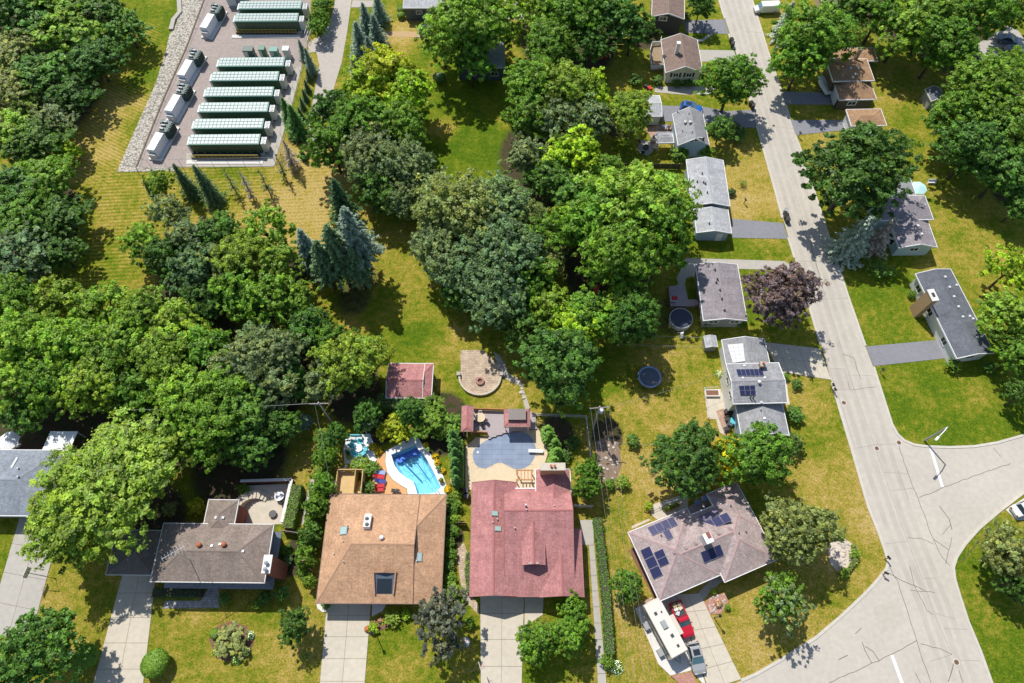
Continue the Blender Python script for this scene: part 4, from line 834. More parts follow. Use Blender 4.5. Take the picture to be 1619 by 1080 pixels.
var('loose', 3, nl=32, nleaf=10500, leaf=.088, lob=(.16, .30), irregular=.2, gap=.1)
var('small', 3, nl=20, nleaf=6000, leaf=.13, lob=(.28, .46), irregular=.1, low=-.7)
var('oak', 3, nl=84, nleaf=27000, leaf=.062, lob=(.15, .25), irregular=.08)
var('thin', 2, nl=22, nleaf=4200, leaf=.085, lob=(.16, .3), irregular=.25, gap=.25)
var('huge', 1, nl=95, nleaf=46000, leaf=.045, lob=(.12, .24), irregular=.14)
def topiary_mesh():
    n = 9500; d = sph(n); d = d[d[:, 2] > -.6]; P = d * np.array([1, 1, .95]) * rng.uniform(.93, 1.03, (len(d), 1)); return leaf_mesh('crown', P, d + rng.normal(size=d.shape) * .35, .125 * rng.uniform(.7, 1.3, len(d)), np.clip(rng.normal(.5, .2, len(d)), 0, 1), np.clip(rng.normal(.3, .2, len(d)), 0, 1), G['hedge'])
VAR['topiary'] = [(topiary_mesh(), trunk_mesh('trunk', [], G['bark'], .1))]
def spruce_mesh(sparse=1.0, whorls=24, droop=.25, width=.28, top=.0):
    """unit-height conifer: base z=0, tip z=1, radius width"""
    P, N, S, T = [], [], [], []
    for i in range(whorls):
        t = .08 + top + (1 - .08 - top) * i / whorls; L = width * (1 - (t - top) / (1 - top)) ** .8 * rng.uniform(.88, 1.08) + .012; nb = int(6 + 7 * (1 - t))
        for b in range(nb):
            if rng.random() > sparse: continue
            a = 2 * math.pi * (b + rng.random() * .6) / nb + i * .7; l = L * rng.uniform(.62, 1.22); m = 34; s = rng.random(m) ** .7
            side = rng.normal(size=m) * .14 * l * (1.15 - s); ca, sa = math.cos(a), math.sin(a)
            x = ca * s * l - sa * side; y = sa * s * l + ca * side; z = t - droop * s * l + .1 * l * s ** 2 + rng.normal(size=m) * .006
            P.append(np.stack([x, y, z], 1)); N.append(np.stack([ca * .5 + rng.normal(size=m) * .3, sa * .5 + rng.normal(size=m) * .3, np.full(m, 1.0)], 1)); S.append(np.full(m, .030 + .022 * (1 - t)) * rng.uniform(.7, 1.2, m)); T.append(np.clip(.32 + .4 * s + rng.normal(size=m) * .12, 0, 1))
    P = np.concatenate(P); return leaf_mesh('crown', P, np.concatenate(N), np.concatenate(S), np.concatenate(T), np.zeros(len(P)), G['needle'], .4, .05)
def bole_mesh(mat, twigs=0):
    mb = MB().tube([(0, 0, -.02), (0, 0, .5), (0, 0, .98)], [.02, .012, .003], 7)
    for k in range(twigs):
        t = .12 + .8 * k / twigs; a = k * 2.4; l = .2 * (1 - t) ** .7 * random.uniform(.6, 1.1) + .02; mb.tube([(0, 0, t), (math.cos(a) * l, math.sin(a) * l, t - .02 + .05 * random.random())], [.004, .0015], 4, False)
    me = bpy.data.meshes.new('trunk'); me.from_pydata(mb.v, [], mb.f); me.update(); me.materials.append(mat); return me
SPR = {'spruce': [(spruce_mesh(), bole_mesh(G['bark'], 40)) for _ in range(3)], 'slim': [(spruce_mesh(width=.17), bole_mesh(G['bark'], 30)) for _ in range(2)], 'bare': [(spruce_mesh(.16, 22, .15, .2), bole_mesh(G['greybark'], 60)) for _ in range(2)], 'dead': [(spruce_mesh(.5, 22, .2, .25), bole_mesh(G['greybark'], 80)) for _ in range(2)], 'tall': [(spruce_mesh(1.0, 24, .3, .22, .26), bole_mesh(G['bark'], 60)) for _ in range(3)], 'cedar': [(spruce_mesh(1.0, 30, -.9, .17), bole_mesh(G['bark'])) for _ in range(2)]}
PAL = dict(bright=(.098, .160, .020), mid=(.062, .125, .014), dark=(.034, .080, .014), deep=(.026, .060, .018), blue=(.062, .105, .048), olive=(.105, .135, .045), grey=(.085, .125, .055), yellow=(.185, .215, .012), lime=(.14, .21, .014), purple=(.085, .062, .072), spruce=(.054, .088, .034), bluesp=(.100, .135, .100), palesp=(.17, .20, .155), deadc=(.20, .17, .14), forest=(.045, .100, .018))
CNT = 0
def tree(px, py, r, kind, pal, label, group=None, h=None, hf=1.0, name='tree', cat='tree', hk=1.0):
    """crown centre and radius as seen in the photograph; stands on the ground where that puts it"""
    global CNT; CNT += 1
    rm0 = r / ppm(px, py, 6); hh = h or max(1.2, min(19, rm0 * 2.05 + 2.5)) * hf; zc = hh * .58; rm = r / ppm(px, py, zc); c = gp(px, py, zc); sz = hh * .47
    crown, trunk = VAR[kind][CNT % len(VAR[kind])]; col = PAL[pal] if isinstance(pal, str) else pal
    o = thing(name, label, cat, (c.x, c.y, 0), 0, group); rz = random.uniform(0, 6.28); k = 1.0
    cr = inst('crown', crown, o); cr.location = (0, 0, zc); cr.scale = (rm * 1.1, rm * 1.1 * random.uniform(.94, 1.04), sz * hk); cr.rotation_euler = (0, 0, rz)
    j = random.uniform(.88, 1.14); cr.color = (col[0] * j * random.uniform(.92, 1.1), col[1] * j, col[2] * j, 1)
    tr = inst('trunk', trunk, o); tr.location = (0, 0, zc); tr.scale = (rm * .8, rm * .8, zc / 1.2); tr.rotation_euler = (0, 0, rz)
    return o
def conifer(px, py, h, kind, pal, label, group=None, name='spruce_tree', w=1.0, at=.5):
    global CNT; CNT += 1
    c = gp(px, py, h * at); crown, bole = SPR[kind][CNT % len(SPR[kind])]; col = PAL[pal]
    o = thing(name, label, 'tree', (c.x, c.y, 0), 0, group); j = random.uniform(.9, 1.12)
    for nm, me in (('crown', crown), ('trunk', bole)):
        q = inst(nm, me, o); q.scale = (h * w, h * w, h); q.rotation_euler = (0, 0, CNT * 1.3); q.color = (col[0] * j, col[1] * j, col[2] * j, 1)
    return o
# ------------------------------------------------------------------ trees one by one
WL = 'trees of the wood at the left edge'
for px, py, r, k, p, lab in [
    (35, 20, 55, 'mid', 'forest', 'dark green tree in the top left corner of the wood'), (100, 12, 50, 'mid', 'mid', 'green tree at the top edge in the left wood'), (160, 15, 45, 'loose', 'forest', 'dark tree at the top edge nearest the mown strip'), (200, 45, 34, 'loose', 'forest', 'dark tree with spreading bare boughs beside the retaining wall'),
    (105, 52, 46, 'mid', 'bright', 'bright green tree near the top of the left wood'), (25, 82, 44, 'loose', 'olive', 'pale olive willow-like tree at the left edge near the top'), (150, 95, 40, 'big', 'dark', 'dark tree casting shade on the striped grass, upper left'), (70, 118, 44, 'mid', 'forest', 'mid green tree below the olive one in the left wood'),
    (115, 150, 35, 'mid', 'dark', 'dark tree at the wood edge beside the striped grass'), (20, 150, 44, 'loose', 'olive', 'greyish olive tree at the left edge above the lime sapling'), (40, 175, 30, 'loose', 'bright', 'bright sapling-like tree amid grey foliage, left wood'), (85, 190, 36, 'loose', 'grey', 'grey-green tree at the edge of the left wood'),
    (15, 215, 42, 'mid', 'bright', 'bright green tree at the left edge, a fifth down'), (60, 225, 42, 'mid', 'forest', 'mid green tree in the lower middle of the left wood'), (103, 240, 22, 'small', 'lime', 'small lime tree alone at the tip of the left wood'),
    (70, 285, 46, 'big', 'mid', 'round green tree bulging onto the lawn, left wood'), (20, 300, 50, 'mid', 'forest', 'green tree at the left edge below the gravel yard level'), (40, 345, 46, 'big', 'mid', 'green tree in the lower left wood above the bluish one'), (95, 345, 40, 'mid', 'dark', 'dark tree reaching furthest onto the left lawn'),
    (35, 400, 50, 'mid', 'blue', 'bluish green tree at the lower end of the left wood'), (95, 400, 36, 'loose', 'dark', 'shaded tree at the lower right corner of the left wood'), (5, 440, 36, 'mid', 'grey', 'grey-green tree at the left edge above the bright grove')]:
    tree(px, py, r, k, p, lab, WL, hf=.72)
MG = 'trees of the grove in the middle of the lawn'
for px, py, r, k, p, lab in [
    (266, 335, 32, 'loose', 'grey', 'grey-leaved ragged tree at the top of the middle grove'), (252, 292, 24, 'loose', 'bright', 'small light green tree south of the gravel corner'), (224, 384, 28, 'mid', 'bright', 'round light green tree on the left side of the middle grove'), (262, 410, 36, 'mid', 'dark', 'dark tree below the round light one in the middle grove'),
    (300, 378, 38, 'loose', 'blue', 'bluish tree in the upper part of the middle grove'), (345, 372, 36, 'mid', 'forest', 'dull green tree at the upper right of the middle grove'), (310, 425, 40, 'mid', 'blue', 'blue-green tree in the heart of the middle grove'), (352, 418, 36, 'mid', 'olive', 'olive tree in the heart of the middle grove'),
    (420, 365, 44, 'loose', 'bright', 'bright green tree bordering the tan striped grass'), (385, 410, 44, 'big', 'bright', 'bright broad tree left of the narrow blue spruce'), (440, 415, 40, 'loose', 'bright', 'bright tree just left of the tall dark spruces'), (430, 470, 44, 'loose', 'mid', 'green tree below the narrow blue spruce'), (375, 465, 40, 'mid', 'mid', 'green tree at the bottom of the middle grove'), (468, 478, 34, 'loose', 'bright', 'bright ragged tree beside the spruce trunks'),
    (320, 480, 34, 'mid', 'dark', 'dark tree at the lower edge of the middle grove'), (490, 520, 34, 'mid', 'forest', 'dark green tree in shade between the groves')]:
    tree(px, py, r, k, p, lab, MG)
LG = 'trees of the bright grove at the left'
for i, (px, py, r, k, p) in enumerate([(25, 480, 45, 'mid', 'mid'), (95, 482, 42, 'mid', 'bright'), (160, 490, 42, 'mid', 'bright'), (225, 500, 44, 'mid', 'bright'), (285, 515, 42, 'mid', 'bright'), (40, 540, 52, 'big', 'bright'), (115, 545, 50, 'big', 'bright'), (190, 550, 50, 'big', 'bright'), (260, 570, 50, 'big', 'bright'), (325, 560, 44, 'mid', 'mid'),
    (15, 600, 46, 'mid', 'bright'), (80, 605, 46, 'big', 'mid'), (150, 610, 48, 'big', 'bright'), (225, 622, 44, 'mid', 'mid'), (295, 630, 52, 'big', 'bright'), (355, 625, 50, 'big', 'mid'), (30, 655, 30, 'mid', 'forest'), (390, 575, 50, 'big', 'grey'), (440, 560, 44, 'mid', 'grey'), (340, 680, 50, 'big', 'mid'), (395, 650, 44, 'mid', 'forest'), (430, 615, 40, 'mid', 'grey'), (285, 690, 36, 'mid', 'mid'), (460, 600, 30, 'mid', 'forest'), (410, 540, 32, 'mid', 'grey')]):
    lab = {16: 'dark tree behind the left-edge house and its white patio roof', 17: 'large grey-green tree right of the bright grove', 18: 'grey-green tree beside the clearing, right of the bright grove', 21: 'grey-green tree near the utility pole crossarm', 19: 'broad tree overhanging the shade behind the antenna house', 23: 'dark tree just left of the utility pole', 24: 'small grey-green tree at the top right of the bright grove', 22: 'mid green tree between the big ash and the shade', 20: 'dark green tree on the shaded right side of the bright grove', 0: 'green tree at the left edge, top of the bright grove', 5: 'big bright tree at the left edge of the bright grove', 1: 'second crown from the left in the top row of the bright grove', 2: 'third crown from the left in the top row of the bright grove', 3: 'fourth crown from the left in the top row of the bright grove', 4: 'rightmost bright crown in the top row of the bright grove', 6: 'second crown from the left in the middle row of the bright grove', 7: 'third crown from the left in the middle row of the bright grove', 8: 'fourth crown from the left in the middle row of the bright grove', 9: 'green crown between the middle row and the grey-green trees', 10: 'crown at the left edge in the bottom row of the bright grove', 11: 'second crown in the bottom row, above the white patio roof', 12: 'third crown in the bottom row, above the huge ash', 13: 'fourth crown in the bottom row of the bright grove', 14: 'largest bright crown in the bottom row of the bright grove', 15: 'green crown at the right end of the bottom row, bright grove'}[i]
    tree(px, py, r, k, p, lab, LG)
CG = 'trees of the central wood'
for px, py, r, k, p, lab in [
    (612, 118, 46, 'mid', 'yellow', 'yellow-green tree crown beside the pale lane'), (585, 140, 44, 'mid', 'lime', 'lime tree leaning over the pale lane'), (645, 150, 42, 'mid', 'lime', 'lime-tinted tree on the right of the yellow one'), (530, 175, 36, 'mid', 'forest', 'dark green tree bordering the end of the lane'), (575, 195, 46, 'big', 'mid', 'green tree below the yellow-green crown'), (632, 195, 42, 'big', 'mid', 'green tree casting shade on the bright lawn strip'), (498, 192, 14, 'small', 'lime', 'small lime bush at the lane edge'),
    (525, 232, 40, 'mid', 'mid', 'green tree at the dead end of the lane'), (580, 245, 46, 'oak', 'grey', 'grey-green crown low in the cluster by the lane'), (640, 262, 46, 'oak', 'grey', 'grey-green crown at the foot of the cluster by the lane'), (688, 306, 26, 'oak', 'olive', 'olive crown at the head of the oak wood'), (600, 300, 36, 'mid', 'forest', 'dark tree beside the thick round cedar'), (642, 312, 33, 'oak', 'grey', 'grey-green crown above the narrow grass passage'),
    (735, 40, 62, 'big', 'bright', 'tall bright tree over the flat-roofed top building'), (780, 35, 45, 'mid', 'bright', 'bright tree at the top edge beside the tall one'), (700, 65, 34, 'loose', 'bright', 'light airy branch crown left of the tall top tree'), (745, 95, 36, 'loose', 'mid', 'lower crown hanging over the flat roof'),
    (860, 20, 40, 'mid', 'bright', 'bright tree at the top edge right of the pale roof'), (910, 25, 46, 'big', 'mid', 'green tree at the top edge above the dark yard'), (965, 20, 44, 'mid', 'forest', 'dark tree at the top edge by the charcoal house'), (870, 70, 42, 'big', 'mid', 'green tree left of the shaded back yard'), (1000, 45, 34, 'mid', 'forest', 'dark tree touching the charcoal house'), (930, 75, 34, 'loose', 'forest', 'dark tree in the middle of the shaded back yard'), (820, 8, 24, 'mid', 'lime', 'light tree on the top edge beside pale paving'),
    (840, 135, 44, 'big', 'mid', 'green tree at the left of the central upper cluster'), (890, 140, 46, 'big', 'bright', 'bright tree in the central upper cluster'), (930, 145, 34, 'mid', 'lime', 'yellowish tree right in the central upper cluster'), (836, 185, 38, 'mid', 'mid', 'green tree along the bright lawn strip'), (880, 195, 42, 'loose', 'grey', 'grey-leaved tree with visible bare twigs'), (930, 190, 36, 'mid', 'grey', 'grey-green tree left of the round street-side maple'), (995, 178, 36, 'big', 'bright', 'rounded bright tree beside the small grey shed'),
    (905, 245, 44, 'mid', 'lime', 'yellowish-green tree left of the dark fence'), (833, 250, 38, 'loose', 'grey', 'greyish tree at the end of the bright lawn strip'), (870, 285, 38, 'mid', 'forest', 'dark tree above the oak wood'), (955, 275, 32, 'mid', 'mid', 'green tree along the dark board fence'), (900, 305, 36, 'mid', 'forest', 'shaded tree between the maple and the oaks'),
    (725, 330, 62, 'oak', 'olive', 'large olive oak at the upper left of the oak wood'), (790, 325, 50, 'oak', 'grey', 'olive-grey oak at the top of the oak wood'), (692, 395, 46, 'oak', 'grey', 'dull green oak above the curving grass'), (745, 420, 50, 'oak', 'blue', 'blue-green oak in the middle of the oak wood'), (800, 400, 58, 'oak', 'blue', 'big blue-green oak with many round boughs'), (780, 465, 54, 'oak', 'blue', 'blue-green oak at the lower side of the oak wood'), (830, 350, 36, 'oak', 'olive', 'olive crown wedged between the oaks and the maple'), (865, 375, 40, 'mid', 'mid', 'bright crown between the oaks and the maple'), (724, 462, 28, 'mid', 'forest', 'dark tree at the lower left of the oak wood'),
    (1005, 325, 78, 'big', 'bright', 'huge bright maple left of the light-grey long house'), (950, 345, 60, 'big', 'mid', 'left half crown of the huge maple group'), (1050, 370, 50, 'big', 'mid', 'maple crown overhanging the light-grey garage wing'), (985, 405, 58, 'big', 'mid', 'lower maple crown above the mauve-roofed house'), (898, 345, 30, 'loose', 'lime', 'yellow-tinged thin tree left of the huge maple'), (868, 412, 30, 'mid', 'olive', 'olive tree left of the utility line clearing'),
    (840, 440, 40, 'mid', 'mid', 'green tree right of the blue-green oaks'), (868, 488, 36, 'mid', 'bright', 'bright tree near the red play slide'), (962, 428, 24, 'mid', 'bright', 'bright small tree right of the clearing'), (935, 500, 42, 'mid', 'mid', 'green tree below the red play slide'), (980, 480, 38, 'mid', 'bright', 'bright tree left of the round dark pool'), (905, 520, 40, 'mid', 'lime', 'lime-tinged tree above the dark round tree'), (830, 520, 34, 'mid', 'forest', 'dark tree at the foot of the oak wood'),
    (885, 575, 62, 'oak', 'forest', 'big dark round tree above the right-hand red cabana'), (1003, 505, 40, 'big', 'forest', 'dark tree shading the back yard by the trampoline'), (556, 572, 50, 'big', 'bright', 'big bright tree left of the red-roofed shed'), (515, 605, 34, 'mid', 'grey', 'grey-green tree between the clearing and the bright tree'), (525, 540, 34, 'mid', 'mid', 'green tree at the foot of the tall spruces'), (398, 708, 34, 'mid', 'forest', 'dark tree in the shade behind the walled patio'), (448, 672, 28, 'mid', 'forest', 'dark tree left of the small shaded blue spruce')]:
    tree(px, py, r, k, p, lab, CG, h={(1050, 370): 18.0, (985, 405): 18.0, (1003, 505): 14.0}.get((px, py)))
RG = 'trees on the east side of the street'
for px, py, r, k, p, lab in [
    (1290, 55, 54, 'big', 'mid', 'rounded green tree right of the top of the street'), (1268, 95, 40, 'mid', 'mid', 'lower crown beside the olive house driveway'), (1350, 8, 34, 'mid', 'forest', 'dark tree on the top edge behind the olive house'), (1395, 15, 44, 'mid', 'mid', 'green tree on the top edge above the olive house'), (1430, 45, 44, 'mid', 'bright', 'bright tree right above the olive house'), (1475, 30, 50, 'big', 'mid', 'green tree on the top edge left of the parking lot'), (1545, 20, 50, 'big', 'mid', 'green tree on the top edge over the parking lot'), (1600, 10, 34, 'mid', 'mid', 'green tree in the top right corner'), (1490, 70, 46, 'big', 'mid', 'leaning green tree left of the parked cars'),
    (1550, 140, 54, 'big', 'mid', 'big green tree south of the parking lot'), (1600, 110, 34, 'mid', 'mid', 'green tree at the right edge below the parked cars'), (1515, 185, 44, 'big', 'mid', 'green tree covering the small dark shed'), (1585, 195, 54, 'big', 'mid', 'big green tree at the right edge, a fifth down'), (1540, 235, 48, 'big', 'forest', 'dark green tree at the lower edge of the right wood'), (1590, 270, 44, 'big', 'forest', 'dark tree at the right edge of the lawn shadow'), (1612, 325, 26, 'mid', 'forest', 'dark tree clipped by the right edge, a third down'),
    (1355, 270, 84, 'oak', 'dark', 'very large dark round tree overhanging the street'), (1600, 425, 38, 'loose', 'lime', 'lime-tinted tree at the right edge above the ranch house'), (1590, 500, 42, 'mid', 'bright', 'bright tree right of the charcoal-roofed ranch house'), (1612, 560, 34, 'mid', 'mid', 'green tree at the right edge beyond the ranch gable'), (1615, 625, 24, 'loose', 'forest', 'dark tree at the right edge over the big corner lawn'), (1590, 875, 40, 'mid', 'olive', 'olive tree on the corner island at right'), (1612, 920, 30, 'mid', 'dark', 'dark tree at the right edge of the corner island'),
    (1158, 128, 44, 'big', 'mid', 'green street tree in front of the cream house'), (1141, 202, 21, 'small', 'forest', 'round clipped tree right of the steep blue house'), (1236, 465, 54, 'oak', 'purple', 'purple-leaved plum tree beside the street'), (1108, 8, 22, 'mid', 'forest', 'dark tree by the charcoal house driveway at the top edge'),
    (1085, 728, 54, 'oak', 'dark', 'round dark tree behind the solar house'), (1195, 720, 52, 'big', 'mid', 'green tree with yellow side behind the solar house'), (1157, 724, 32, 'mid', (.26, .25, .012), 'bright yellow bough tree leaning from the green one'), (1262, 838, 54, 'oak', 'olive', 'dull olive tree right of the solar house'), (1240, 958, 42, 'thin', 'grey', 'thin half-bare tree on the front lawn of the solar house'), (1234, 945, 36, 'loose', 'mid', 'green lower crown inside the half-bare front tree')]:
    tree(px, py, r, k, p, lab, RG)
FG = 'trees in the front gardens'
for px, py, r, k, p, lab in [(165, 768, 104, 'huge', (.086, .146, .017), 'huge bright ash tree at the lower left over two roofs'), (118, 830, 60, 'big', 'bright', 'lower left boughs of the huge ash beside the driveway'), (240, 740, 46, 'mid', 'bright', 'right-hand crown of the huge ash near the antenna house'), (58, 1030, 64, 'oak', 'forest', 'big dark round tree in the bottom left corner'), (465, 990, 27, 'mid', 'forest', 'small round dark tree left of the tan house driveway'), (695, 985, 46, 'loose', (.072, .080, .062), 'grey-purple leaved tree between the two centre driveways'), (848, 1016, 31, 'mid', 'mid', 'left one of two round trees by the red house driveway'), (901, 1002, 31, 'mid', 'mid', 'right one of two round trees by the red house driveway'), (905, 966, 22, 'small', 'mid', 'small round tree touching the red house eaves'), (930, 745, 21, 'mid', 'mid', 'upper of two round trees by the red chimney'), (930, 768, 20, 'mid', 'mid', 'lower of two round trees by the red chimney'), (990, 926, 24, 'mid', 'mid', 'round garden tree between hedge and solar house'), (680, 660, 30, 'mid', 'mid', 'round green tree behind the blue pool'), (708, 672, 24, 'small', 'mid', 'round green tree left of the red cabana'), (626, 676, 22, 'mid', 'yellow', 'golden shrub-like tree behind the blue pool'), (607, 684, 13, 'small', 'yellow', 'golden bush left of the blue pool edge'), (530, 688, 18, 'mid', 'forest', 'dark tree left of the white patio'), (522, 722, 15, 'mid', 'mid', 'green tree in the hedge line left of the white patio'), (514, 768, 18, 'mid', 'mid', 'green tree left of the yellow wooden stair'), (500, 800, 20, 'small', 'mid', 'green tree behind the corner of the tan roof'), (580, 655, 24, 'mid', 'forest', 'dark tree below the red-roofed shed'), (650, 650, 22, 'mid', 'forest', 'dark tree right below the shed'), (482, 880, 18, 'small', 'mid', 'leafy shrub tree between the brick chimney and tan roof'), (490, 845, 18, 'small', 'forest', 'dark shrub tree beside the tan roof')]:
    h = {(165, 768): 18.0, (118, 830): 13.0, (626, 676): 4.0, (607, 684): 2.6, (680, 660): 5.0, (708, 672): 3.5}.get((px, py))
    tree(px, py, r, k, p, lab, FG, h=h, hk=.6 if r > 100 else 1.0)
# conifers
for i, (px, py, h) in enumerate([(598, 12, 7), (578, 30, 8), (594, 49, 8), (568, 63, 9), (585, 83, 8), (560, 101, 5)]):
    conifer(px, py, h, 'spruce', 'bluesp', ['blue spruce at the top of the lane lawn, nearest the top edge', 'blue spruce beside the lane, second row from the top', 'blue spruce right of the middle of the lane group', 'tallest blue spruce of the lane group, nearest the lane', 'blue spruce just above the yellow-green tree', 'small blue spruce half hidden by the lime tree'][i], 'blue spruces beside the lane', w=1.1)
for px, py, h, k, p, w, lab in [(290, 285, 9, 'spruce', 'spruce', .8, 'left one of two dark spruces south of the battery yard'), (323, 290, 10, 'spruce', 'spruce', .8, 'right one of two dark spruces south of the battery yard'), (363, 285, 7.5, 'bare', 'olive', .8, 'left one of three nearly bare spruces below the yard fence'), (389, 292, 8, 'bare', 'deadc', .8, 'middle one of three nearly bare spruces below the yard fence'), (418, 288, 7.5, 'bare', 'spruce', .8, 'right one of three nearly bare spruces below the yard fence'), (456, 243, 8, 'dead', 'deadc', .8, 'brown dying spruce at the yard corner'), (443, 262, 7, 'bare', 'spruce', .8, 'sparse spruce at the yard corner beside the tan grass'),
    (452, 172, 6, 'spruce', 'forest', 1.0, 'small green spruce against the yard fence'), (466, 190, 8, 'spruce', 'forest', 1.1, 'taller green spruce behind the yard fence'), (488, 96, 6.5, 'spruce', 'bluesp', .8, 'dark blue spruce at the yard gate'), (477, 78, 5, 'spruce', 'bluesp', .8, 'smaller blue spruce at the yard gate'), (234, 296, 4, 'spruce', 'spruce', .9, 'little dark spruce left of the light green tree'), (247, 280, 4.5, 'slim', 'spruce', 1.0, 'little slim spruce above the light green tree'),
    (538, 318, 12, 'spruce', 'deep', .95, 'thick round dark cedar at the edge of the tan grass'), (563, 385, 19, 'tall', 'bluesp', .95, 'tallest blue-tipped spruce with long bare trunk'), (535, 405, 17, 'tall', 'spruce', 1.0, 'tall dark spruce left of the blue-tipped one'), (515, 420, 14, 'tall', 'spruce', 1.0, 'shorter tall spruce leftmost of the dark three'), (566, 425, 12, 'tall', 'spruce', 1.0, 'shaded spruce at the grass passage'), (487, 395, 12, 'slim', 'bluesp', 1.2, 'narrow blue spruce in the middle grove'),
    (1357, 372, 11, 'spruce', 'palesp', 1.15, 'pale green spruce behind the storm drain'), (1395, 372, 10, 'dead', 'deadc', 1.15, 'grey dying spruce beside the pale one'), (1243, 32, 9, 'spruce', 'palesp', 1.0, 'pale blue spruce at the top of the street'), (475, 662, 4.5, 'spruce', 'bluesp', 1.1, 'small blue spruce in the shade near the utility pole')]:
    conifer(px, py, h, k, p, lab, w=w)
for i, (px, py) in enumerate([(487, 118), (484, 135), (481, 150), (477, 163), (474, 178), (478, 243), (496, 243)]):
    conifer(px, py, 3.0, 'spruce', 'spruce', ['first', 'second', 'third', 'fourth', 'lowest'][i] + ' young spruce from the gate on the verge beside the lane' if i < 5 else ['left young spruce on the tan grass below the lane end', 'right young spruce on the tan grass below the lane end'][i - 5], 'young spruces by the yard', w=1.0)
for i, (px, py, h) in enumerate([(716, 690, 5.5), (718, 704, 5.5), (720, 718, 5.5), (720, 733, 5.5), (721, 747, 5.0), (722, 760, 5.0)]):
    conifer(px, py, h, 'cedar', 'forest', ['first', 'second', 'third', 'fourth', 'fifth', 'last'][i] + ' slim arborvitae from the top, right of the blue pool', 'arborvitae row right of the blue pool', 'arborvitae', w=1.1)
for i, (px, py) in enumerate([(868, 690), (877, 702), (880, 716), (876, 730), (866, 682)]):
    conifer(px, py, 4.2, 'cedar', 'mid', ['second', 'third', 'fourth', 'lowest', 'topmost'][i] + ' rounded arborvitae in the row right of the covered pool', 'arborvitae right of the covered pool', 'arborvitae', w=1.5)
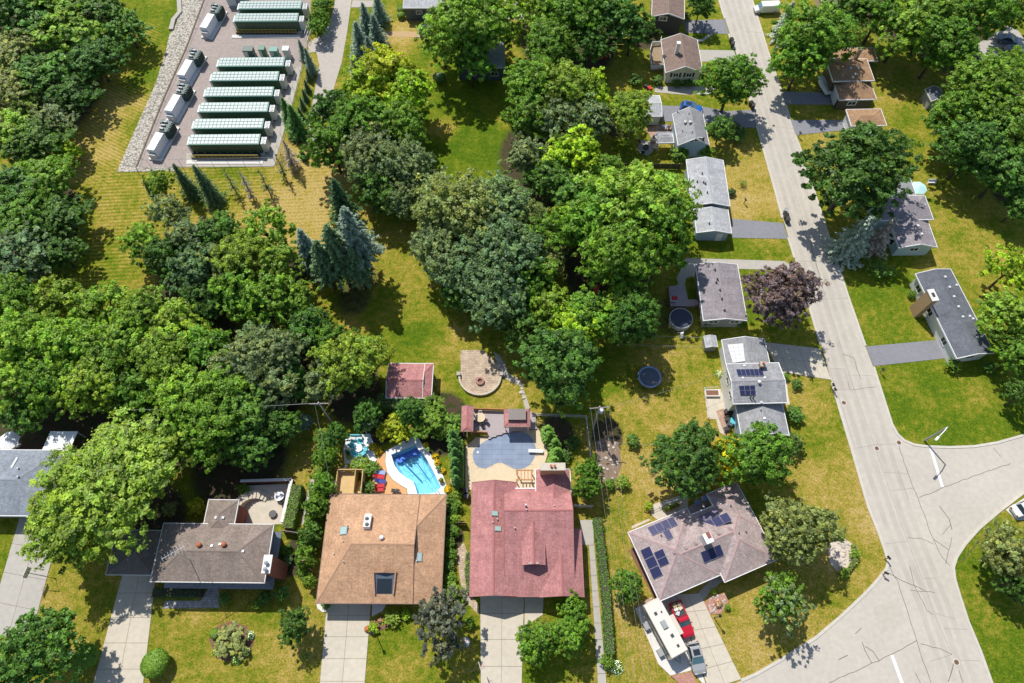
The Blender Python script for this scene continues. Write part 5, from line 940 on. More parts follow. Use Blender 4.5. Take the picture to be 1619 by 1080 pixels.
# shrubs
SG = 'garden shrubs'
for px, py, r, h, k, p, lab in [(137, 1038, 17, 2.2, 'topiary', 'mid', 'clipped ball shrub left of the antenna house driveway'), (245, 1049, 20, 2.6, 'topiary', 'mid', 'clipped ball shrub right of the antenna house driveway'), (364, 1013, 27, 2.4, 'small', 'olive', 'round shrub in the ringed flower bed'), (340, 1002, 8, 1.3, 'topiary', 'mid', 'little clipped shrub at the edge of the ringed bed'), (960, 1045, 12, 2.0, 'small', 'mid', 'green shrub at the foot of the long hedge'), (985, 762, 11, 1.8, 'small', 'bright', 'light round shrub alone on the tan lawn'), (1030, 745, 5, 1.0, 'thin', 'deep', 'tiny dark sapling on the tan lawn'), (1001, 696, 11, 1.8, 'small', 'forest', 'left shrub on the garden fence line'), (1047, 698, 13, 2.2, 'small', 'forest', 'right shrub on the garden fence line'),
    (1256, 702, 16, 2.8, 'small', 'dark', 'dark round shrub south of the split-level house'), (1258, 655, 14, 2.2, 'small', 'forest', 'shrub in the curved bed of the split-level house'), (1260, 607, 9, 1.4, 'small', 'forest', 'shrub at the split-level house walk'), (1242, 595, 6, 1.2, 'small', 'mid', 'little shrub at the drive corner of the split-level house'), (1075, 242, 15, 3.0, 'small', 'mid', 'round shrub left of the steep blue gable'), (1117, 240, 13, 2.6, 'small', 'mid', 'round shrub right of the steep blue gable'), (1163, 210, 16, 2.2, 'small', 'forest', 'low spreading shrub near the round clipped tree'), (1157, 303, 7, 1.3, 'small', 'deep', 'dark shrub beside the light-grey house'), (1174, 290, 7, 1.2, 'thin', 'mid', 'small shrub on the brown front lawn'), (1005, 125, 10, 2, 'small', 'forest', 'shrub left of the cream house deck'), (1040, 125, 9, 1.8, 'small', 'forest', 'shrub at the front left corner of the cream gable'), (1070, 131, 8, 1.3, 'small', 'forest', 'shrub under the cream gable windows, left'), (1088, 130, 8, 1.3, 'small', 'forest', 'shrub under the cream gable windows, right'), (1087, 25, 6, 1.4, 'small', 'mid', 'round shrub right of the charcoal house'), (694, 122, 9, 1.6, 'topiary', 'blue', 'round bluish shrub by the flat-roofed building'), (634, 24, 6, 1.2, 'topiary', 'mid', 'clipped shrub left of the top slate house'), (634, 15, 6, 1.2, 'topiary', 'mid', 'upper clipped shrub left of the top slate house'), (650, 22, 6, 1.2, 'topiary', 'mid', 'clipped shrub before the top slate house wall'),
    (1508, 577, 11, 2, 'small', 'mid', 'leafy shrub at the ranch garage corner'), (1565, 580, 10, 1.8, 'small', 'forest', 'shrub under the ranch gable'), (1442, 465, 7, 1.3, 'small', 'mid', 'shrub at the ranch front chimney'), (1438, 275, 6, 1.0, 'small', 'forest', 'shrub on the lawn above the parasol'), (1117, 508, 8, 1.5, 'small', 'forest', 'shrub under the mauve house gable, left'), (1170, 510, 8, 1.5, 'small', 'forest', 'shrub under the mauve house gable, right'), (620, 978, 12, 1.6, 'small', 'bright', 'bright shrub in the curved bed by the centre driveway'), (590, 993, 9, 1.2, 'small', 'lime', 'light shrub at the tip of the curved bed'), (642, 972, 9, 1.2, 'small', 'lime', 'light shrub at the upper end of the curved bed'), (714, 940, 18, 2.4, 'small', 'mid', 'green shrub right of the tan house corner'), (742, 985, 8, 1.5, 'small', 'mid', 'green shrub beside the red house driveway'), (515, 957, 7, 1.2, 'small', 'forest', 'dark shrub under the tan house left corner'), (484, 1035, 8, 1.6, 'thin', 'forest', 'small sapling on the lawn left of the tan house driveway'),
    (445, 938, 12, 2.2, 'small', 'forest', 'dark shrub at the front right corner of the antenna house'), (418, 945, 11, 1.8, 'small', 'forest', 'dark shrub in the shaded bed of the antenna house, right'), (355, 945, 10, 1.6, 'small', 'forest', 'dark shrub right of the paver walk'), (405, 955, 8, 1.4, 'small', 'mid', 'small shrub right in the shaded bed'), (452, 870, 9, 1.6, 'small', 'mid', 'shrub beside the antenna house east wall, upper'), (455, 885, 8, 1.4, 'small', 'blue', 'bluish shrub beside the antenna house east wall'), (310, 800, 14, 1.8, 'small', 'yellow', 'yellow shrub behind the antenna house'), (268, 805, 12, 1.6, 'small', 'olive', 'olive shrub behind the antenna house'), (385, 775, 10, 1.6, 'small', 'mid', 'shrub at the curved garden stair'), (570, 735, 16, 1.8, 'small', 'bright', 'shrub below the white patio'), (585, 740, 12, 1.6, 'small', 'mid', 'shrub beside the terracotta terrace'), (582, 772, 11, 2.0, 'small', 'forest', 'dark shrub right of the yellow stair'), (965, 765, 9, 1.4, 'small', 'mid', 'shrub beside the mulch bed'), (905, 700, 12, 1.6, 'small', 'dark', 'dark shrub inside the white fence'), (895, 720, 10, 1.4, 'small', 'dark', 'dark shrub near the white fence corner'), (1128, 935, 5, .8, 'small', 'lime', 'light shrub at the red stone bed'), (1150, 960, 5, .9, 'small', 'mid', 'green shrub at the red stone bed'), (1352, 876, 8, 1.2, 'small', 'bright', 'bright shrub on the right rim of the rock garden'), (1335, 906, 9, 1.2, 'small', 'bright', 'bright shrub on the lower rim of the rock garden'), (1026, 800, 7, 1.4, 'small', 'lime', 'light shrub at the solar house patio corner'), (1390, 425, 22, 2.2, 'thin', 'forest', 'low spreading juniper below the pale spruces'), (1150, 575, 6, 1.2, 'small', 'lime', 'light shrub left of the split-level house')]:
    tree(px, py, r, k, p, lab, SG, h=h, name='shrub', cat='shrub')
# hedges
def hedge(pts, w, h, pal, label, dens=70):
    P3 = W(pts); c0 = P3[0]; pos, nor = [], []
    for a, b in zip(P3, P3[1:]):
        d = b - a; L = d.length; t = d / L; o = Vector((-t.y, t.x, 0)); n = int(L * (w + 2 * h) * dens)
        s = rng.random(n) * L; q = rng.random(n) * (w + 2 * h); top = (q > h) & (q < h + w); side = np.where(q <= h, -1, 1)
        off = np.where(top, q - h - w / 2, side * w / 2); z = np.where(top, h, np.where(q <= h, q, w + 2 * h - q)) + rng.normal(size=n) * .05; off = off + rng.normal(size=n) * .06
        pos.append(np.stack([a.x + t.x * s + o.x * off - c0.x, a.y + t.y * s + o.y * off - c0.y, z], 1))
        nor.append(np.stack([np.where(top, 0, side * o.x), np.where(top, 0, side * o.y), np.where(top, 1.0, .35)], 1) + rng.normal(size=(n, 3)) * .4)
    P = np.concatenate(pos); N = np.concatenate(nor); n = len(P)
    root = thing('hedge', label, 'hedge', (c0.x, c0.y, 0)); me = leaf_mesh('foliage', P, N, .2 * rng.uniform(.6, 1.3, n), np.clip(rng.normal(.5, .2, n), 0, 1), np.clip(rng.normal(.3, .2, n), 0, 1), G['hedge'])
    f = inst('foliage', me, root); f.color = (*PAL[pal], 1)
    MB().ribbon(P3, w * .86, 0, h * .95).build('twigs', G['bark'], root, shift=(c0.x, c0.y, 0)); return root
hedge([(943, 822), (950, 880), (957, 950), (963, 1035)], 1.15, 1.5, 'forest', 'long clipped hedge beside the side path of the red house'); hedge([(474, 770), (467, 805), (459, 838)], 1.5, 1.6, 'mid', 'clipped hedge right of the walled patio')
hedge([(246, 938), (322, 938)], 1.2, 1.0, 'deep', 'dark clipped hedge under the antenna house front'); hedge([(742, 876), (740, 905), (744, 940)], .7, 1.3, 'mid', 'clipped hedge along the red house left wall')
hedge([(729, 700), (729, 745), (728, 775)], .8, 1.8, 'mid', 'tall hedge between the blue pool and the covered pool'); hedge([(1347, 862), (1352, 884), (1340, 902), (1325, 907)], .5, .7, 'bright', 'low green edging of the rock garden')
for i, (px, py) in enumerate([(502, 44), (506, 28), (509, 12), (512, -3)]): tree(px, py, 15, 'mid', 'mid', ['lowest', 'second', 'third', 'topmost'][i] + ' leafy tree of the screen between battery yard and lane', 'screen trees between yard and lane', h=5.0)
hedge([(600, 640), (640, 648), (690, 640)], 2.0, 2.6, 'forest', 'dark hedge below the red-roofed shed')
def flowers(px, py, r, col, label, n=260, h=.7):
    c = gp(px, py); s = r / ppm(px, py); d = sph(n); d[:, 2] = np.abs(d[:, 2]); P = d * np.array([s, s, h]) * rng.uniform(.7, 1.05, (n, 1)); root = thing('flowering_plant', label, 'flowers', (c.x, c.y, 0))
    a = inst('blossoms', leaf_mesh('blossoms', P, d + rng.normal(size=d.shape) * .3, .16 * rng.uniform(.6, 1.3, n), np.full(n, .55), np.zeros(n), G['petal']), root); a.color = (*col, 1)
    P2 = P * .92; b = inst('leaves', leaf_mesh('leaves', np.repeat(P2, 2, 0) + rng.normal(size=(2 * n, 3)) * .06, np.repeat(d, 2, 0) + rng.normal(size=(2 * n, 3)) * .4, .18 * np.ones(2 * n), rng.random(2 * n), np.full(2 * n, .3), G['leaf']), root); b.color = (*PAL['mid'], 1)
YF, PK, WH = (.72, .40, .01), (.62, .28, .38), (.75, .75, .68)
for px, py, r, c, lab in [(590, 707, 7, YF, 'yellow flowers at the upper left of the blue pool'), (599, 714, 8, YF, 'yellow flowers beside the white patio corner'), (577, 735, 8, YF, 'yellow flowers above the yellow stair'), (566, 741, 7, YF, 'yellow flowers left of the terracotta terrace'), (674, 704, 5, YF, 'yellow flowers at the top right of the blue pool'), (688, 722, 6, YF, 'yellow flowers along the right pool edge, upper'), (692, 732, 6, YF, 'yellow flowers along the right pool edge, middle'), (701, 745, 5, YF, 'yellow flowers along the right pool edge, lower'), (708, 775, 7, YF, 'yellow flowers at the lower right of the blue pool'), (716, 763, 6, PK, 'pink flowers right of the blue pool'), (545, 757, 5, YF, 'yellow flowers inside the yellow stair landing'), (478, 890, 8, PK, 'pink flowers beside the tan house, left'), (488, 905, 8, PK, 'pink flowers by the tan house front left'), (485, 860, 7, WH, 'white flowers beside the tan house'), (582, 995, 5, (.6, .06, .08), 'red flowers at the tip of the curved bed'), (602, 981, 5, (.6, .15, .2), 'pinkish red flowers in the curved bed'), (974, 1055, 13, WH, 'white hydrangea bush below the long hedge'), (1135, 955, 7, (.6, .25, .28), 'pink flowers in the red stone bed'), (396, 1005, 7, WH, 'white flowers on the right rim of the ringed bed'), (345, 1030, 9, (.45, .5, .2), 'pale hostas on the lower rim of the ringed bed'), (375, 1042, 9, (.45, .5, .2), 'pale hostas at the bottom of the ringed bed'), (389, 1030, 8, (.45, .5, .2), 'pale hostas at the lower right of the ringed bed'), (1137, 592, 7, (.65, .6, .4), 'cream flowering bush beside the split-level house')]:
    flowers(px, py, r, c, lab)

ROW = [(508, 690, 13, 'mid'), (512, 706, 14, 'forest'), (506, 722, 14, 'mid'), (513, 738, 14, 'bright'), (504, 752, 13, 'mid'), (512, 764, 13, 'forest'), (498, 775, 13, 'mid'), (507, 787, 13, 'mid'), (494, 800, 13, 'forest'), (503, 812, 13, 'mid'), (492, 826, 13, 'mid'), (498, 838, 12, 'bright'), (488, 860, 13, 'mid'), (480, 905, 12, 'mid'), (490, 918, 11, 'bright')]
NUM = ['first', 'second', 'third', 'fourth', 'fifth', 'sixth', 'seventh', 'eighth', 'ninth', 'tenth', 'eleventh', 'twelfth', 'thirteenth', 'fourteenth', 'lowest']
for i, (px, py, r, p) in enumerate(ROW): tree(px, py, r, 'small', p, NUM[i] + ' bush from the top in the leafy border left of the tan house', 'bushes of the border left of the tan house', h=2.2 + (i % 3) * .5, name='shrub', cat='shrub')
ROW = [(711, 790, 10, 'mid'), (715, 806, 10, 'forest'), (711, 822, 10, 'mid'), (714, 840, 10, 'forest'), (710, 858, 10, 'mid'), (713, 876, 10, 'mid'), (708, 895, 10, 'forest'), (711, 915, 11, 'mid'), (722, 782, 9, 'bright'), (722, 800, 9, 'mid'), (720, 820, 8, 'bright'), (719, 840, 8, 'mid')]
for i, (px, py, r, p) in enumerate(ROW): tree(px, py, r, 'small', p, NUM[i] + (' bush along the right wall of the tan house' if i < 8 else ' of the brighter bushes beside the red house path'), 'bushes between the tan and the red house', h=1.8, name='shrub', cat='shrub')
# ------------------------------------------------------------------ outbuildings
def sheds():
    h = House('shed', 'red-roofed garden shed with a raised roof section on the lawn', (610, 629.5), (681.5, 630), 2.7, 'shed')
    ub = h.L((669, 600), 3.6).x
    h.block(((610, 629), ub), ((640, 629.5), (650, 574.5)), 2.72, (.38, 0, .30, 0), 'sh_red', 'w_slate', 'offwhite', .35)
    h.block((ub + .04, (682, 630)), ((640, 629.5), (650, 574.5)), 2.68, (.38, .42, .30, 0), 'sh_red', 'w_slate', 'offwhite', .35)
    h.opening(0, 0, .5, 1.1, 2.4, 1.9, 'garage_door', pane='w_slate')
    h = House('shed', 'pale grey shed with white front left of the steep blue house', (1021, 183), (1046, 183), 2.6, 'shed')
    h.block(((1020, 184), (1047, 184)), ((1034, 184), (1034, 151)), 2.5, (.25, 0, .25, 0), 'sh_lgrey', 'w_white', 'white', .25); h.opening(0, 0, .5, 1.1, 1.6, 1.9, 'door', pane='white')
    h = House('shed', 'small dark gabled shed under the trees at the right', (1472, 160), (1493, 158), 2.4, 'shed')
    h.block(((1472, 158), (1496, 158)), ((1484, 159), (1484, 139)), 2.4, (0, .5, 0, .5), 'sh_dark', 'w_grey', 'offwhite', .2)
    h = House('shed', 'tiny shed with shiny curved metal roof behind the split-level house', (1115, 547), (1135, 546), 1.7, 'shed')
    h.block(((1116, 549), (1135, 548)), ((1125, 549), (1125, 531)), 1.7, (0, .35, 0, .35), 'sh_lgrey', 'w_grey', 'lightgrey', .1)
    h = House('house', 'flat-roofed pale grey building half hidden under the tall top tree', (705, 106), (802, 106), 3.4)
    h.block(((722, 107), (798, 107)), ((760, 107), (760, 66)), 3.4, (.10, 0, .10, 0), 'sh_lgrey', 'w_slate', 'lightgrey', .3); h.opening(0, 0, .8, 1.6, 1.4, 1.0); h.opening(0, 0, .3, 1.6, 1.4, 1.0)
    h = House('house', 'slate-blue house with pale flat roof at the top edge', (637, 13), (690, 13), 3.2)
    h.block(((637, 13), (700, 13)), ((660, 13), (660, -25)), 3.2, (.08, 0, .08, 0), 'sh_lgrey', 'w_slate', 'lightgrey', .3); h.opening(0, 0, .38, 2.0, 1.2, .8); h.opening(0, 0, .72, 2.0, 1.2, .8)
    h = House('house', 'brown-roofed house on the top edge behind the round street tree', (1300, 2), (1330, 2), 3.0)
    h.block(((1300, 4), (1332, 4)), ((1315, 4), (1315, -25)), 3.0, (.3, .3, .3, .3), 'sh_rust', 'w_tan')
    h = House('gazebo', 'small open shelter with grey hip roof beside the fire-pit terrace', (1039, 226), (1066, 226), 2.6, 'gazebo')
    h.block(((1040, 226), (1066, 226)), ((1050, 226), (1050, 209)), 2.6, (.3, .3, .3, .3), 'sh_slate', None, 'lightgrey')
    (u0, v0, u1, v1), _, _ = h.blocks[0]
    for x in (u0 + .2, u1 - .2):
        for y in (v0 + .2, v1 - .2): MB().box(x, y, 0, .14, .14, 2.55).build('post', G['lightgrey'], h.root)
sheds()
# ------------------------------------------------------------------ battery yard
def container_proto():
    o = thing('battery_container', 'x', 'container'); L, D, Hh = 13.0, 2.35, 2.75
    MB().box(0, 0, 0, L + .5, D + .5, .22).build('plinth', G['concrete_w'], o)
    body = MB().box(0, 0, .22, L, D, Hh - .3).build('body', G['c_green'], o)
    dm = None
    for k in range(9):
        if dm is None:
            d = MB().box(0, 0, -.9, 1.26, .05, 1.8).build('door', G['c_dark'], body); dm = d.data
        else: d = inst('door', dm, body)
        d.location = (-L / 2 + .8 + k * 1.425, -D / 2 - .03, 1.4)
        e = MB().box(0, -.05, -.75, .18, .06, .1).build('latch', G['offwhite'], d) if k == 0 else inst('latch', lm, d)
        lm = e.data
    rf = MB().box(0, 0, Hh - .09, L + .12, D + .14, .13).build('roof', G['c_teal'], o); pm = None
    for i in range(18):
        for j in range(3):
            if pm is None: q = MB().box(0, 0, 0, .60, .64, .07).build('roof_panel', G['c_roof'], rf); pm = q.data
            else: q = inst('roof_panel', pm, rf)
            q.location = (-L / 2 + .43 + i * .713, (-1 + j) * .77, Hh + .042)
    cu = MB().box(L / 2 + .62, 0, .2, 1.0, 1.7, 2.2).build('cooling_unit', G['c_grey'], o)
    for y in (-.42, .42): MB().lathe([(.33, 0), (.33, .08), (.1, .1)], 14, L / 2 + .62, y, 2.4).build('fan', G['grey'], cu)
    MB().box(L / 2 + .62, .95, .3, .5, .08, 1.9).build('cable_duct', G['yellow'], cu)
    MB().box(-L / 2 - .25, 0, .2, .5, 1.9, 2.3).build('end_cabinet', G['c_grey'], o)
    return o
cp = container_proto(); cg = 'battery containers in the yard'
ORD = ['nearest green battery container, with the yellow railing before it', 'second green battery container from the yard front', 'third green battery container from the yard front', 'fourth green battery container from the yard front', 'fifth green battery container from the yard front', 'sixth green battery container, beside the small cabinets', 'green battery container of the top pair, with yellow railing', 'rearmost green battery container of the top pair']
for i, (px, py) in enumerate([(355, 220.5), (361.5, 195.5), (370, 169.5), (378.5, 145), (387.5, 120.5), (397.5, 98), (421.5, 27.5), (427.5, 8)]):
    o = cp if i == 0 else copy_tree(cp); c = gp(px, py, 2.8); o.location = (c.x, c.y, .04); o.rotation_euler = (0, 0, R(.6)); tag(o, ORD[i], None, cg)
def railing(c, L, label):
    o = thing('railing', label, 'railing', (c.x, c.y, .05)); 
    for z in (.55, 1.1): MB().tube([(-L / 2, 0, z), (L / 2, 0, z)], .055, 6).build('rail', G['yellow'], o)
    n = 16; pm = None
    for k in range(n + 1):
        q = MB().tube([(0, 0, 0), (0, 0, 1.12)], .03, 6).build('post', G['yellow'], o) if pm is None else inst('post', pm, o); pm = q.data; q.location = (-L / 2 + L * k / n, 0, 0)
    MB().box(0, -.75, -.02, L + 1.6, .9, .12).build('kick_slab', G['concrete_w'], o); MB().box(0, .55, -.01, L, .9, .5).build('cable_tray', G['dark'], o)
c = gp(357, 252); railing(c, 12.8, 'yellow railing before the nearest battery container'); c = gp(422, 54.5); railing(c, 12.8, 'yellow railing before the top pair of containers')
def skid_proto():
    o = thing('transformer_skid', 'x', 'transformer')
    MB().box(0, 0, 0, 2.5, 8.6, .3).build('base_frame', G['c_grey'], o); t = MB().box(-.2, -1.5, .3, 1.6, 4.4, 1.9).build('cabinet', G['c_white'], o)
    for k in range(3): MB().box(-.2, -2.96 + k * 1.46, 2.2, 1.5, 1.34, .12).build('lid', G['c_white'], t)
    MB().box(-.1, -4.0, .3, 1.4, .4, 1.2).build('vent_box', G['lightgrey'], o)
    r = MB().box(.15, 2.35, .3, 1.6, 2.6, 2.0).build('tank', G['c_fin'], o); fm = None
    for k in range(6):
        f = MB().box(0, 0, 0, .9, .12, 1.9).build('radiator_fin', G['c_fin'], r) if fm is None else inst('radiator_fin', fm, r); fm = f.data; f.location = (.95, 1.3 + k * .42, .45)
    for k in range(3): MB().box(-.15, 1.5 + k * .85, 2.3, .8, .3, .35).build('bushing', G['grey'], r)
    MB().box(-.75, 3.2, 2.2, .5, .9, .5).build('conservator', G['c_fin'], r); return o
sp = skid_proto()
for i, (px, py) in enumerate([(257, 222), (284, 162), (303, 107), (337, 34)]):
    o = sp if i == 0 else copy_tree(sp); c = gp(px, py, 1.0); o.location = (c.x, c.y, .04); o.rotation_euler = (0, 0, R(-11)); tag(o, ['nearest white transformer skid, at the lower end of the gravel strip', 'second white transformer skid along the gravel strip', 'third white transformer skid along the gravel strip', 'farthest white transformer skid, near the top edge'][i], None, 'transformer skids')
for px, py, w, d, hh, m, lab in [(394, 83, 2.0, 1.4, 1.6, 'c_fin', 'wide grey-green electrical cabinet above the sixth container'), (416, 83, 1.2, 1.2, 2.0, 'c_green', 'narrow dark green cabinet above the sixth container'), (434, 83, 1.6, 1.2, 1.3, 'c_teal', 'low teal cabinet above the sixth container'), (454, 84, 1.2, 1.2, 2.0, 'c_grey', 'grey cabinet at the yard gate'), (375, -2, 4.0, 2.2, 2.4, 'greycar', 'blue-grey equipment box on the top edge of the yard')]:
    c = gp(px, py, hh * .5); o = thing('electrical_cabinet', lab, 'cabinet', (c.x, c.y, .04)); MB().box(0, 0, 0, w + .3, d + .3, .12).build('base', G['concrete_w'], o); b = MB().box(0, 0, .12, w, d, hh).build('body', G[m], o); MB().box(0, 0, hh + .12, w + .12, d + .12, .08).build('lid', G[m], b); MB().box(-w / 4, -d / 2 - .02, .25, w / 2 - .06, .04, hh - .3).build('door', G['c_grey'], b)
def posts_fence(pts, h, step, label, mat='grey', rails=(.98,), r=.03, name='fence', cat='fence', rr=.025, boards=None):
    P = W(pts); c0 = P[0]; o = thing(name, label, cat, (c0.x, c0.y, .03)); pm = None
    for a, b in zip(P, P[1:]):
        L = (b - a).length; n = max(1, round(L / step))
        for k in range(n + (1 if b is P[-1] else 0)):
            q = MB().tube([(0, 0, 0), (0, 0, h)], r, 6).build('post', G[mat], o) if pm is None else inst('post', pm, o); pm = q.data; p = a.lerp(b, k / n) - c0; q.location = (p.x, p.y, 0)
        if boards:
            t = (b - a).normalized(); 
            for k in range(n):
                p0 = a.lerp(b, (k + .02) / n) - c0; p1 = a.lerp(b, (k + .98) / n) - c0; MB().ribbon([p0, p1], .05, .08, h * .95).build('panel', G[boards], o)
    for f in rails:
        for a, b in zip(P, P[1:]): MB().tube([a - c0 + Vector((0, 0, h * f)), b - c0 + Vector((0, 0, h * f))], rr, 5).build('rail', G[mat], o)
    return o
posts_fence([(216, 267), (290, 266), (438, 263)], 2.4, 3.0, 'chain-link fence along the front of the battery yard', rails=(.99, .05)); posts_fence([(438, 263), (463, 168), (480, 103), (486, 74)], 2.4, 3.0, 'chain-link fence along the lane side of the battery yard', rails=(.99, .05)); posts_fence([(214, 264), (258, 155), (293, 75), (326, -5)], 2.2, 3.2, 'chain-link fence between yard and gravel strip', rails=(.99,))
o = posts_fence([(486, 66), (493, 44)], 2.2, 1.1, 'white sliding gate of the battery yard', 'white', (.98, .5, .08), .05, 'gate', 'gate', .04)
# ------------------------------------------------------------------ fences and walls round the gardens
posts_fence([(945, 267), (1075, 268)], 1.6, 2.0, 'dark board fence below the fire-pit terrace', 'wood', (), .06, boards='w_olive'); posts_fence([(848, 659), (926, 662), (929, 690), (933, 724)], 1.3, 1.6, 'white rail fence right of the covered pool', 'lightgrey', (.98, .5), .06, rr=.05); posts_fence([(977, 704), (1055, 709)], 1.1, 2.2, 'thin wire fence across the tan lawn', 'grey', (.98,), .035)
posts_fence([(974, 550), (1112, 554)], 1.2, 2.6, 'wire fence behind the trampoline', 'grey', (.98,), .03); posts_fence([(915, 71), (1010, 70)], 1.5, 2.2, 'dark board fence across the shaded back yard', 'wood', (), .06, boards='w_char'); posts_fence([(974, 530), (1030, 536), (1120, 539)], 1.1, 2.8, 'wire fence below the round dark pool', 'grey', (.98,), .03)
posts_fence([(450, 842), (482, 846)], 1.6, 1.4, 'short grey fence between the antenna house and hedge', 'wood_grey', (), .06, boards='wood_grey'); posts_fence([(726, 829), (738, 830)], 1.6, 1.0, 'short dark gate fence left of the red house', 'wood', (), .06, boards='brown'); posts_fence([(906, 802), (935, 803)], 1.5, 1.2, 'short white fence right of the red house', 'white', (.98, .1), .06, boards='lightgrey')
# ------------------------------------------------------------------ poles, lamps, wires
c = gp(1461, 697); o = thing('street_lamp', 'tall grey street lamp at the corner lawn, arm over the road', 'street lamp', (c.x, c.y, 0)); MB().tube([(0, 0, 0), (0, 0, 3), (0, 0, 6.3)], [.16, .13, .1], 10).build('pole', G['grey'], o)
MB().tube([(0, 0, 6.2), (-.8, -.7, 6.5), (-1.9, -1.6, 6.6)], [.075, .07, .06], 8).build('arm', G['white'], o); hd = MB().box(-2.15, -1.8, 6.48, .85, .34, .16, R(40), .8).build('lamp_head', G['white'], o); MB().box(-2.15, -1.8, 6.44, .6, .24, .04, R(40)).build('lens', G['lightgrey'], hd)
def util_pole(base, h, label, arm_ang):
    c = gp(*base); o = thing('utility_pole', label, 'utility pole', (c.x, c.y, 0)); MB().tube([(0, 0, -.2), (0, 0, h)], [.17, .11], 10).build('pole', G['wood_grey'], o); d = Vector((math.cos(arm_ang), math.sin(arm_ang), 0)); arm = MB().tube([-d * 1.4 + Vector((0, 0, h - .5)), d * 1.4 + Vector((0, 0, h - .5))], .07, 6).build('crossarm', G['wood_grey'], o)
    tips = []
    for k in (-1.3, -.6, .6, 1.3):
        p = d * k + Vector((0, 0, h - .42)); MB().lathe([(.05, 0), (.06, .12), (.03, .2)], 8, p.x, p.y, p.z).build('insulator', G['offwhite'], arm); tips.append(Vector((c.x, c.y, 0)) + p + Vector((0, 0, .2)))
    return o, tips
pA, tA = util_pole((937, 678), 9.5, 'leaning grey utility pole right of the white fence', R(5)); MB().lathe([(.3, 0), (.33, .1), (.33, .9), (.25, 1.0)], 12, .42, 0, 7.2).build('transformer_can', G['lightgrey'], pA)
pB, tB = util_pole((528, 672), 9.5, 'utility pole with crossarm above the white patio', R(2))
def wire(a, b, label, sag=.9, r=.011):
    P = [a.lerp(b, k / 14) - Vector((0, 0, sag * 4 * (k / 14) * (1 - k / 14))) for k in range(15)]; o = MB().tube([p - a for p in P], r, 5).build('power_line', G['grey']); o.location = a; tag(o, label, 'power line', 'overhead power lines')
for k in range(4):
    e = tA[k] + Vector((5.5, -62, -1.0)); wire(tA[k], e, ['leftmost power line running down from the leaning pole', 'second power line running down from the leaning pole', 'third power line running down from the leaning pole', 'rightmost power line running down from the leaning pole'][k], 1.0)
wire(tA[3], gp(1150, 585, 4.5), 'slack service wire from the leaning pole to the split-level house', 1.2, .016); wire(tB[1], gp(525, 790, 3.4), 'service wire from the crossarm pole to the tan house', .7, .016)
for k in range(3): wire(tB[k], tB[k] + Vector((-26, -1, 0)), ['upper power line running left from the crossarm pole', 'middle power line running left from the crossarm pole', 'lower power line running left from the crossarm pole'][k], .5)
def post_lamp(px, py, h, label):
    c = gp(px, py); o = thing('lamp_post', label, 'lamp post', (c.x, c.y, 0)); MB().tube([(0, 0, 0), (0, 0, h)], [.07, .05], 8).build('post', G['black'], o); l = MB().lathe([(.1, 0), (.18, .1), (.2, .42), (.08, .55)], 8, 0, 0, h).build('lantern', G['offwhite'], o); MB().lathe([(.24, .45), (.02, .68)], 8, 0, 0, h).build('cap', G['black'], l)
post_lamp(595, 1004, 3.2, 'black lamp post on the lawn right of the tan house driveway'); post_lamp(1129, 977, 2.6, 'black lamp post beside the red stone bed'); post_lamp(1112, 52, 2.4, 'thin lamp post by the charcoal house driveway')
def hoop(px, py, h, rz, label, board='offwhite', arm=1.2, disc=None):
    c = gp(px, py); o = thing('basketball_hoop', label, 'basketball hoop', (c.x, c.y, 0), rz); MB().tube([(0, 0, 0), (0, 0, h * .86), (arm, 0, h)], [.07, .06, .05], 8).build('pole', G['dark'], o); b = MB().box(arm + .05, 0, h - .35, .06, 1.4, .95).build('backboard', G[board], o)
    rm = MB().tube([(arm + .3 + .23 * math.cos(a * .5236), .23 * math.sin(a * .5236), h - .2) for a in range(13)], .02, 5).build('rim', G['redfab'], b)
hoop(88, 915, 3.2, R(170), 'basketball hoop on the edge of the far-left driveway', arm=2.0); hoop(747, 1062, 3.2, R(20), 'basketball hoop at the red house driveway')
MAILG = 'mailboxes and bins at the kerb'
def mailbox(px, py, rz, label, m='black'):
    c = gp(px, py); o = thing('mailbox', label, 'mailbox', (c.x, c.y, 0), rz, MAILG); MB().box(0, 0, 0, .12, .12, 1.1).build('post', G['wood'], o); b = MB(); b.prism([(-.28, -.12), (.28, -.12), (.28, .12), (-.28, .12)], 1.1, 1.28); bb = b.build('box', G[m], o); MB().lathe([(.12, -.28), (.12, .28)], 12).build('lid', G[m], bb).matrix_local = Matrix.Translation((0, 0, 1.28)) @ Matrix.Rotation(R(90), 4, 'Y')
mailbox(1313, 613, R(-70), 'upper mailbox by the kerb near the split-level house'); mailbox(1316, 620, R(-70), 'lower mailbox by the kerb near the split-level house'); mailbox(1391, 589, R(110), 'black mailbox by the kerb below the ranch driveway'); mailbox(1399, 884, R(-60), 'upper mailbox at the street corner bend'); mailbox(1395, 908, R(-30), 'lower mailbox at the street corner bend'); mailbox(1262, 217, R(110), 'mailbox below the second grey driveway'); mailbox(1176, 322, R(-70), 'small mailbox on the brown lawn', 'dark')
def bin_(px, py, m, label):
    c = gp(px, py); o = thing('wheeled_bin', label, 'bin', (c.x, c.y, .03), random.uniform(-.4, .4), MAILG); b = MB().box(0, 0, .08, .58, .68, .95, 0, 1.12).build('body', G[m], o); MB().box(0, 0, 1.03, .7, .82, .07).build('lid', G[m], b)
    for s in (-1, 1): MB().tube([(s * .3, .3, .1), (s * .22, .3, .1)], .1, 10).build('wheel', G['dark'], o)
